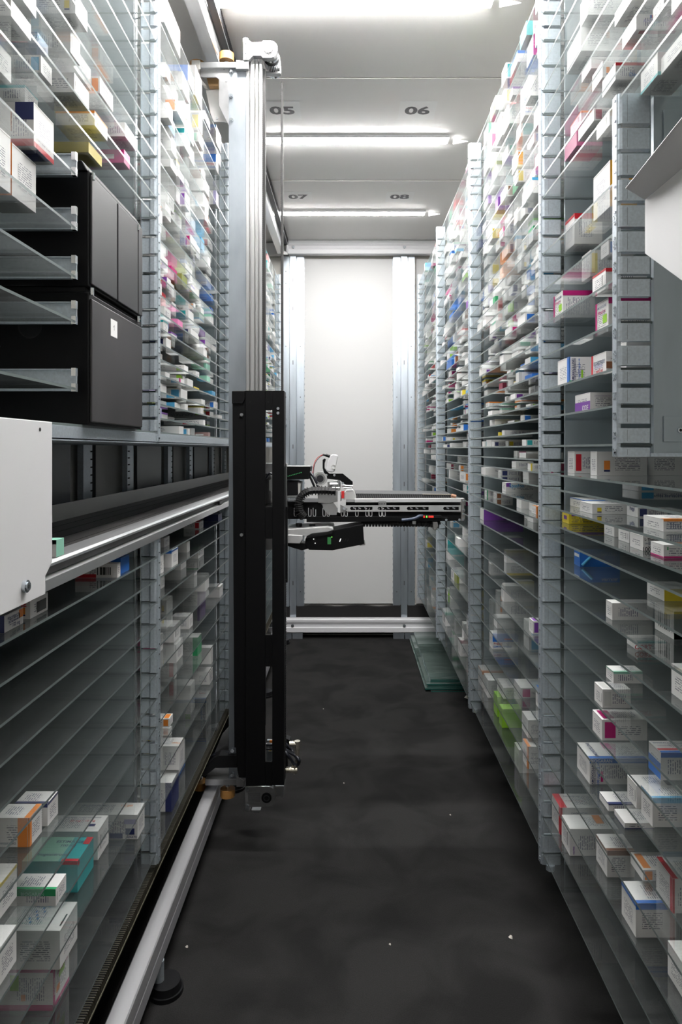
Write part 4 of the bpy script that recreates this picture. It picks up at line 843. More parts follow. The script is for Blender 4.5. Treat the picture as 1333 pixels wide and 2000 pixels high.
CARTONS = '''
L0 0.3610 0.479 0.888 0.050 0.076 0.080 s W -
L0 0.3610 0.480 0.970 0.052 0.074 0.075 n O -
L0 -0.9270 0.490 1.127 0.091 0.065 0.073 d M amox2
L0 -0.8440 0.470 1.107 0.098 0.071 0.063 s B irif
L0 0.4485 0.467 1.009 0.050 0.068 0.065 l R mym
L0 -0.7720 0.474 1.189 0.097 0.074 0.054 f T estima
L0 -0.7010 0.457 0.885 0.050 0.051 0.049 s D -
R0 -0.7720 0.469 0.948 0.055 0.057 0.049 s W -
R0 0.4500 0.483 1.264 0.050 0.086 0.086 n Y2 -
L0 -0.8440 0.459 1.477 0.160 0.051 0.053 s O diclo
R0 0.2140 0.469 1.235 0.082 0.064 0.061 b M amox
L0 -0.7720 0.473 1.282 0.106 0.057 0.054 s E lerca
L0 -0.6380 0.475 0.923 0.050 0.051 0.047 b Y -
R0 -0.7720 0.453 1.079 0.064 0.056 0.054 b B -
R0 -0.6380 0.458 1.300 0.110 0.072 0.049 b B clav2
R0 -0.7010 0.489 1.031 0.050 0.056 0.052 e R -
R0 -0.8440 0.458 1.417 0.101 0.055 0.056 s O viatris
L0 0.5350 0.495 0.947 0.050 0.051 0.038 k B -
R0 -0.2990 0.510 1.072 0.050 0.067 0.044 n G diosm
R0 -0.8440 0.462 1.495 0.096 0.061 0.059 e R cande
R0 -0.5150 0.485 1.062 0.060 0.043 0.043 b B effer
R0 -0.5730 0.460 1.035 0.056 0.040 0.044 b C -
L0 -0.5730 0.461 0.983 0.050 0.039 0.042 e O diclo2
R0 -0.0526 0.496 1.367 0.101 0.036 0.048 t O -
L1 1.0680 0.465 2.057 0.100 0.094 0.091 s W -
R0 -0.5150 0.447 1.207 0.080 0.047 0.037 k M -
R0 0.4500 0.493 1.494 0.061 0.063 0.067 b R -
L0 0.7250 0.456 1.135 0.071 0.052 0.035 t R -
R0 0.1370 0.478 1.177 0.050 0.042 0.051 s W -
R0 0.5810 0.479 1.060 0.050 0.061 0.036 l T -
R0 0.2870 0.458 1.219 0.074 0.066 0.037 b R -
R0 0.2870 0.465 1.486 0.070 0.066 0.059 b M amox
L1 1.0680 0.463 1.706 0.050 0.159 0.075 p W -
R0 -0.7720 0.465 1.231 0.050 0.054 0.048 b Z -
L0 0.5810 0.448 1.110 0.061 0.063 0.032 s W -
R0 -0.0526 0.605 1.383 0.083 0.016 0.047 b P -
L0 -0.5730 0.459 1.037 0.050 0.037 0.035 b N -
L0 0.5810 0.454 0.915 0.050 0.057 0.023 s P -
L0 -0.2470 0.465 0.993 0.050 0.058 0.027 t O line
L0 -0.7010 0.451 1.047 0.071 0.039 0.026 b G bioga2
R0 0.1370 0.468 1.243 0.050 0.075 0.042 l Z bud
R0 -0.5730 0.458 1.088 0.050 0.036 0.037 s E bioga
L0 -0.2470 0.464 0.917 0.050 0.053 0.023 n N feno
R0 0.6760 0.462 1.099 0.074 0.056 0.025 s D antadys
R0 0.1370 0.454 1.410 0.050 0.076 0.054 e B clav
R0 0.0745 0.466 1.320 0.063 0.088 0.036 h P iode
L1 -0.9270 0.490 2.335 0.120 0.081 0.073 b B amox3
R0 0.3650 0.508 1.438 0.050 0.053 0.055 k Y -
R0 -0.2990 0.460 1.194 0.071 0.029 0.030 s W -
L0 0.5350 0.500 1.051 0.050 0.043 0.026 b T -
L0 0.5810 0.457 1.223 0.070 0.065 0.026 b O -
L0 0.5810 0.476 1.052 0.050 0.039 0.027 k C -
L1 -0.6380 0.469 2.108 0.111 0.054 0.057 a G -
R0 0.6290 0.453 1.161 0.050 0.061 0.029 b R dep
R0 -0.1265 0.483 1.049 0.056 0.071 0.019 b O gelule
R0 -0.2470 0.485 1.435 0.084 0.037 0.032 f B nifl
R0 0.7250 0.456 1.102 0.050 0.070 0.023 s W -
L1 -0.8440 0.448 1.796 0.061 0.054 0.063 s W kippa
L0 0.6760 0.474 1.295 0.050 0.073 0.032 k O -
R1 0.9420 0.454 1.593 0.050 0.055 0.056 s W -
R0 -0.4586 0.449 1.210 0.050 0.040 0.033 k E -
R0 -0.0526 0.490 1.485 0.050 0.046 0.048 k R -
R0 -0.1630 0.471 1.094 0.050 0.051 0.024 s B thyr
R0 0.5810 0.466 1.221 0.050 0.065 0.028 s E -
R0 -0.1630 0.470 1.020 0.050 0.044 0.020 l M norid
R0 0.6760 0.460 1.240 0.050 0.052 0.030 t O -
L0 -0.2470 0.447 1.313 0.081 0.018 0.027 s R barc
L0 0.5810 0.457 1.383 0.080 0.036 0.027 f M -
R0 -0.2470 0.512 1.109 0.050 0.064 0.020 n Y -
R1 -0.8440 0.467 2.153 0.078 0.055 0.063 f L -
R0 0.6290 0.471 1.413 0.054 0.079 0.030 f M -
R0 0.6760 0.480 1.041 0.050 0.038 0.019 s W -
L0 -0.2470 0.452 1.347 0.050 0.053 0.032 f B -
R1 1.0060 0.469 1.740 0.050 0.062 0.054 n M -
R1 -0.8440 0.471 1.802 0.050 0.051 0.059 e O -
R0 0.6290 0.468 1.305 0.050 0.090 0.024 k D -
R0 -0.0845 0.583 1.375 0.101 0.082 0.016 k C codein
R0 -0.1265 0.498 1.427 0.081 0.112 0.019 b B -
R0 0.3650 0.485 1.276 0.050 0.040 0.027 k B -
R1 0.8840 0.453 1.705 0.050 0.052 0.050 s O -
L0 0.6290 0.451 1.371 0.050 0.069 0.028 s D -
L0 0.5350 0.470 1.229 0.062 0.066 0.019 f Y -
R0 -0.1630 0.486 1.185 0.050 0.047 0.022 k R -
R0 -0.1265 0.475 1.334 0.069 0.072 0.020 t Y -
R0 -0.7010 0.477 1.108 0.050 0.049 0.018 k O -
R0 -0.1630 0.479 1.490 0.078 0.046 0.024 f Y yel
R1 -0.8440 0.471 2.316 0.073 0.078 0.060 s B -
L0 0.6290 0.483 1.056 0.050 0.037 0.017 f V2 pron
R1 -0.6380 0.467 1.680 0.050 0.029 0.048 e B -
L1 1.0060 0.472 2.147 0.076 0.039 0.054 k Y -
L1 0.9420 0.450 2.299 0.087 0.044 0.053 b B effer3
R1 0.9420 0.462 1.971 0.050 0.072 0.056 s W -
R1 0.8840 0.464 1.805 0.054 0.045 0.048 b B effer2
R1 -0.7720 0.478 1.825 0.050 0.065 0.048 s W -
R1 -0.6380 0.457 2.178 0.082 0.048 0.048 b B effer2
R1 -0.8440 0.463 2.068 0.060 0.041 0.057 f L -
R0 -0.4020 0.454 1.172 0.050 0.034 0.020 b I -
R1 -0.8440 0.470 2.412 0.075 0.076 0.059 b O -
R1 0.9420 0.457 2.044 0.050 0.077 0.056 s W -
R1 -0.1265 0.466 2.033 0.124 0.048 0.027 s C spas
R0 -0.1265 0.536 1.267 0.055 0.050 0.018 k N pargyl
R1 0.7730 0.459 1.864 0.050 0.062 0.045 k O -
R0 -0.1630 0.493 1.270 0.050 0.050 0.020 s W -
R1 -0.3510 0.486 2.111 0.086 0.034 0.038 b Y -
L1 -0.6380 0.486 1.895 0.050 0.023 0.051 k R -
R0 0.6760 0.478 1.407 0.050 0.068 0.022 b O -
L1 0.5810 0.459 1.700 0.050 0.051 0.035 s W -
L1 1.0680 0.464 2.371 0.050 0.092 0.061 b B -
L1 -0.4586 0.509 1.897 0.050 0.066 0.039 t Y -
L1 -0.5150 0.493 2.246 0.056 0.088 0.048 a P -
R0 -0.3510 0.503 1.191 0.050 0.045 0.015 b T corti
L1 0.6760 0.456 1.897 0.050 0.050 0.041 k P -
L1 0.4500 0.469 1.796 0.050 0.060 0.034 f M -
R1 -0.4586 0.456 1.694 0.050 0.037 0.032 k P -
R1 1.0060 0.473 2.277 0.050 0.063 0.054 k M -
L1 0.3650 0.472 1.714 0.050 0.037 0.032 f R -
L1 -0.3510 0.486 2.192 0.068 0.085 0.036 b G -
R1 0.7250 0.456 1.851 0.054 0.030 0.035 k Y -
R1 0.4930 0.472 1.873 0.054 0.043 0.034 t Y -
R1 0.6760 0.472 1.976 0.063 0.060 0.031 s R crist
L1 0.5810 0.454 1.951 0.050 0.076 0.034 k M -
R0 -0.6380 0.457 1.203 0.050 0.044 0.013 b N -
L1 0.4500 0.458 1.863 0.050 0.062 0.031 f A -
R1 -0.7720 0.477 2.113 0.057 0.088 0.034 s W -
L1 -0.5150 0.460 1.955 0.050 0.048 0.036 s W -
L1 -0.3510 0.474 1.716 0.050 0.033 0.028 s Y -
R1 -0.5730 0.491 2.343 0.050 0.051 0.050 k E -
L1 -0.7720 0.459 2.238 0.055 0.053 0.042 s E -
R1 0.4500 0.484 1.835 0.050 0.052 0.029 k C -
R1 0.7250 0.450 2.065 0.050 0.038 0.040 f P -
R0 -0.6380 0.463 1.147 0.050 0.045 0.010 l N -
R1 -0.5150 0.495 2.273 0.055 0.038 0.041 t O -
R1 0.0414 0.469 2.063 0.119 0.035 0.017 s W -
L1 -0.2470 0.467 1.720 0.050 0.050 0.023 s W -
R2 -0.8440 0.453 2.780 0.050 0.058 0.064 b D -
R1 0.5350 0.475 2.104 0.050 0.048 0.036 f O -
L1 0.6290 0.464 2.136 0.050 0.045 0.036 f C -
R1 0.6290 0.469 2.126 0.050 0.060 0.033 k M -
R1 0.6760 0.458 1.680 0.050 0.050 0.021 n M -
R2 -0.7010 0.461 2.639 0.050 0.046 0.055 e N -
R1 0.6290 0.455 2.011 0.050 0.057 0.029 e M -
R1 -0.1630 0.468 1.703 0.050 0.050 0.020 e O -
R1 -0.1630 0.472 1.872 0.050 0.053 0.024 p W -
R1 0.1370 0.470 1.655 0.050 0.041 0.019 s W -
L1 0.4080 0.493 1.937 0.050 0.050 0.026 k O -
R2 -0.8440 0.458 3.258 0.057 0.107 0.064 b I -
R2 -0.5730 0.454 2.982 0.071 0.066 0.047 k N -
L1 0.3240 0.455 1.807 0.050 0.053 0.022 f M2 -
R1 -0.0225 0.502 2.041 0.090 0.043 0.018 k M -
L1 -0.7010 0.455 1.723 0.050 0.034 0.021 k O -
R1 0.4930 0.467 2.169 0.057 0.040 0.029 s W -
R1 0.0745 0.471 1.846 0.064 0.032 0.019 k B -
L1 0.0414 0.458 1.937 0.077 0.019 0.018 k C -
R1 -0.4020 0.494 2.379 0.050 0.042 0.036 s W -
R1 0.2506 0.470 1.774 0.050 0.047 0.019 k P -
R1 0.2870 0.466 1.664 0.050 0.051 0.016 s W -
R1 0.4080 0.476 1.993 0.050 0.043 0.025 k N -
R1 0.1370 0.453 1.864 0.068 0.054 0.016 k P -
L1 0.5810 0.464 2.219 0.050 0.074 0.027 s W -
L1 -0.2990 0.491 1.879 0.050 0.038 0.021 t O -
R1 0.1770 0.461 1.722 0.050 0.070 0.015 f B -
R1 0.3650 0.477 2.257 0.050 0.055 0.029 k B -
R1 0.7250 0.470 2.285 0.050 0.064 0.028 l Z -
R1 0.6290 0.470 2.320 0.050 0.066 0.029 s W -
R1 0.7250 0.466 2.450 0.059 0.052 0.029 f N -
R2 -0.1265 0.459 2.704 0.050 0.133 0.034 k O -
L1 0.0745 0.447 2.087 0.086 0.026 0.016 s W -
R1 0.0095 0.458 1.769 0.055 0.041 0.016 k T -
R1 0.1370 0.461 2.252 0.072 0.058 0.020 b O -
R1 0.5350 0.477 2.354 0.050 0.053 0.029 s W -
L1 0.6760 0.470 2.270 0.050 0.070 0.026 k R -
R1 0.1370 0.532 1.954 0.050 0.073 0.017 k N -
R1 -0.0526 0.465 1.744 0.050 0.035 0.016 e Y -
R1 0.2506 0.466 1.837 0.050 0.058 0.016 s W -
L1 -0.7720 0.484 1.841 0.050 0.018 0.019 s D -
R1 -0.0526 0.474 1.941 0.050 0.051 0.018 s W -
L1 0.4930 0.463 2.277 0.050 0.042 0.026 f B -
L1 0.3650 0.501 2.104 0.050 0.058 0.021 a P -
L1 -0.2470 0.464 2.115 0.050 0.051 0.022 k R -
R1 -0.0845 0.479 2.153 0.065 0.042 0.019 k N -
R1 0.4930 0.475 2.001 0.053 0.054 0.018 s W silhol
L1 0.2140 0.450 1.856 0.050 0.046 0.016 s B -
R2 -0.0225 0.543 2.538 0.064 0.107 0.021 s E -
L1 0.2140 0.455 2.018 0.050 0.048 0.019 s W -
R2 0.3650 0.454 3.030 0.050 0.158 0.035 f B -
L1 0.1770 0.569 2.300 0.050 0.075 0.021 s N phon
L1 0.2870 0.507 1.867 0.050 0.048 0.015 f C -
L1 -0.2470 0.451 2.343 0.051 0.072 0.023 f N -
R2 -0.3510 0.468 2.784 0.050 0.042 0.037 s W -
L1 0.4500 0.462 2.274 0.050 0.042 0.024 f B -
L1 0.4080 0.454 1.989 0.050 0.022 0.019 k O -
L1 0.1370 0.447 2.257 0.050 0.054 0.022 k B -
L1 0.6290 0.467 2.230 0.050 0.074 0.020 s R -
L1 0.2140 0.452 2.160 0.050 0.053 0.020 f I -
R1 -0.1630 0.472 2.333 0.050 0.047 0.023 e G -
R1 -0.1630 0.484 2.250 0.055 0.043 0.020 k Z -
R2 0.4500 0.486 3.208 0.074 0.160 0.026 f B -
R1 0.4930 0.476 2.448 0.050 0.054 0.025 k B -
R1 0.3650 0.478 2.341 0.050 0.063 0.022 b R -
R1 0.1770 0.468 1.903 0.050 0.041 0.015 b Y -
L1 0.2506 0.513 1.974 0.050 0.031 0.016 k O -
L1 0.1770 0.461 2.024 0.082 0.069 0.010 f Y -
R2 0.4500 0.470 2.840 0.050 0.149 0.026 b R -
L1 0.1770 0.452 1.819 0.050 0.044 0.013 e M -
R2 0.6760 0.452 3.102 0.050 0.160 0.031 k M -
R1 0.0095 0.495 2.123 0.050 0.040 0.017 k Y -
R2 0.5810 0.458 3.008 0.050 0.119 0.030 f B -
R1 0.2140 0.507 2.219 0.050 0.073 0.016 s W -
L1 0.2870 0.466 2.181 0.051 0.036 0.018 k M -
R3 -0.8440 0.469 3.876 0.050 0.054 0.058 b O -
R1 0.2506 0.455 2.277 0.050 0.045 0.018 k P -
R1 0.0745 0.487 2.016 0.050 0.082 0.012 k A -
R1 -0.0845 0.572 2.053 0.050 0.059 0.013 s R -
R1 0.3240 0.489 2.342 0.050 0.045 0.018 k P -
R1 0.2140 0.458 1.944 0.050 0.039 0.012 k G -
R2 -0.1630 0.465 2.717 0.050 0.075 0.022 k T -
L1 0.0414 0.458 2.208 0.058 0.035 0.014 f D2 -
R1 0.2870 0.460 1.796 0.050 0.042 0.010 e M -
R1 0.0095 0.470 2.217 0.050 0.038 0.016 k N -
L1 0.1770 0.450 2.232 0.050 0.057 0.015 f C -
R2 0.1770 0.473 2.683 0.050 0.091 0.020 k Y -
R1 0.2140 0.463 1.878 0.050 0.030 0.010 k N -
R2 -0.2470 0.569 3.336 0.050 0.083 0.028 n M -
R1 -0.0845 0.548 2.153 0.050 0.016 0.013 k Y -
R2 0.0414 0.468 3.157 0.078 0.128 0.016 t Y -
R1 0.2870 0.457 2.089 0.056 0.046 0.010 k B -
R1 0.0414 0.465 2.113 0.050 0.019 0.012 f Y -
R2 -0.0526 0.498 3.085 0.050 0.058 0.020 s W -
R2 0.0745 0.461 2.830 0.050 0.120 0.014 k B -
R2 0.1370 0.487 3.198 0.050 0.160 0.016 f C -
R2 -0.0845 0.479 3.233 0.050 0.131 0.017 k D -
R2 -0.0845 0.471 2.903 0.050 0.036 0.016 k O -
L2 0.1770 0.573 2.709 0.050 0.049 0.023 s W -
L2 0.1770 0.577 2.538 0.050 0.038 0.015 f Y -
R0 0.5810 0.484 0.948 0.050 0.112 0.025 k M -
R0 -0.3510 0.464 0.926 0.050 0.057 0.043 s W -
L0 0.6290 0.458 0.954 0.137 0.043 0.027 k W -
L0 0.6760 0.475 1.161 0.120 0.042 0.040 s Y -
L1 -0.9270 0.455 1.746 0.116 0.070 0.074 a N -
L1 0.9420 0.491 1.605 0.128 0.064 0.055 k W -
R0 0.6290 0.467 0.949 0.082 0.040 0.028 k C -
L0 0.6760 0.488 1.207 0.079 0.080 0.040 s C -
R0 0.8260 0.480 1.414 0.087 0.090 0.049 s I -
L1 -0.7720 0.494 1.770 0.129 0.034 0.062 t W -
R1 1.0680 0.458 1.605 0.138 0.073 0.044 n T -
L1 -0.9270 0.487 1.683 0.092 0.060 0.069 n W -
R1 -0.9270 0.486 1.954 0.123 0.054 0.066 s W -
R0 0.8840 0.485 1.388 0.077 0.045 0.049 s W -
L1 -0.9270 0.484 1.933 0.099 0.076 0.074 l B -
L1 0.5810 0.490 1.605 0.123 0.085 0.039 k T -
R1 0.7730 0.449 1.605 0.113 0.056 0.044 t W -
R1 0.6290 0.448 1.673 0.138 0.055 0.038 b C -
L1 -0.2990 0.454 1.605 0.107 0.061 0.043 k W -
L1 -0.2990 0.450 1.727 0.123 0.063 0.043 b B -
L1 1.0060 0.467 1.909 0.122 0.079 0.051 e W -
L1 -0.5150 0.482 1.725 0.128 0.038 0.042 n M -
L1 -0.5730 0.465 1.831 0.115 0.072 0.049 k W -
L1 -0.5150 0.468 1.818 0.132 0.070 0.043 s W -
R0 0.7250 0.460 1.298 0.136 0.053 0.021 b W -
L1 0.7730 0.461 1.765 0.134 0.050 0.039 b W -
L1 0.9420 0.463 1.727 0.133 0.037 0.038 t W -
L1 0.9420 0.484 1.768 0.134 0.038 0.040 k C -
R1 0.6760 0.473 1.773 0.122 0.084 0.040 k M -
L1 0.7730 0.487 1.911 0.138 0.046 0.044 b Y -
R1 0.5810 0.493 1.827 0.137 0.055 0.039 b L -
L1 0.8260 0.487 1.812 0.106 0.046 0.049 a C -
R1 0.7730 0.490 1.671 0.119 0.090 0.033 k T -
L1 0.3650 0.453 1.605 0.121 0.041 0.033 e W -
R1 0.3650 0.494 1.677 0.125 0.047 0.034 t W -
L1 0.3240 0.460 1.694 0.133 0.061 0.032 k W -
R1 0.9420 0.470 1.785 0.117 0.088 0.038 k B -
L1 0.6290 0.470 1.764 0.117 0.065 0.038 k W -
R1 0.6290 0.462 1.605 0.094 0.058 0.038 k W -
L1 0.6290 0.485 1.899 0.135 0.070 0.038 b L -
R1 1.0680 0.457 1.759 0.117 0.068 0.037 a T -
R1 0.3650 0.469 1.733 0.125 0.055 0.034 e W -
R1 0.3650 0.484 1.798 0.134 0.061 0.034 s E -
R1 -0.4586 0.465 2.052 0.131 0.035 0.048 s O -
R1 0.6290 0.464 1.877 0.130 0.048 0.038 b W -
L1 0.8260 0.489 1.605 0.139 0.085 0.024 t V -
L1 0.8840 0.486 2.066 0.127 0.069 0.045 e R -
R1 0.6290 0.450 1.738 0.115 0.038 0.036 k B -
L1 0.7730 0.488 1.825 0.122 0.083 0.034 b W -
L1 1.0680 0.468 1.976 0.108 0.075 0.046 n B -
R1 0.1370 0.488 1.792 0.135 0.064 0.031 s A -
L1 0.7730 0.465 2.169 0.139 0.087 0.044 b W -
R1 1.0060 0.475 2.136 0.119 0.054 0.051 s E -
L1 0.2870 0.453 1.661 0.132 0.042 0.028 b T -
R1 1.0680 0.490 1.681 0.092 0.074 0.036 s A -
L1 0.4500 0.488 1.747 0.119 0.045 0.034 b W -
R1 0.4500 0.465 1.669 0.104 0.054 0.034 s A -
R1 1.0680 0.460 2.144 0.129 0.080 0.045 h L -
L1 0.9420 0.482 1.882 0.082 0.036 0.055 s E -
R1 1.0060 0.466 1.655 0.085 0.056 0.038 s B -
L1 0.8840 0.456 1.924 0.091 0.069 0.049 l I -
L1 0.4080 0.470 1.764 0.131 0.064 0.030 s W -
L1 0.5350 0.450 1.605 0.088 0.035 0.037 e O -
R1 0.5350 0.471 1.800 0.119 0.060 0.034 s W -
R2 -0.9270 0.459 2.550 0.122 0.075 0.066 l W -
L1 0.9420 0.489 1.672 0.109 0.045 0.032 n W -
'''
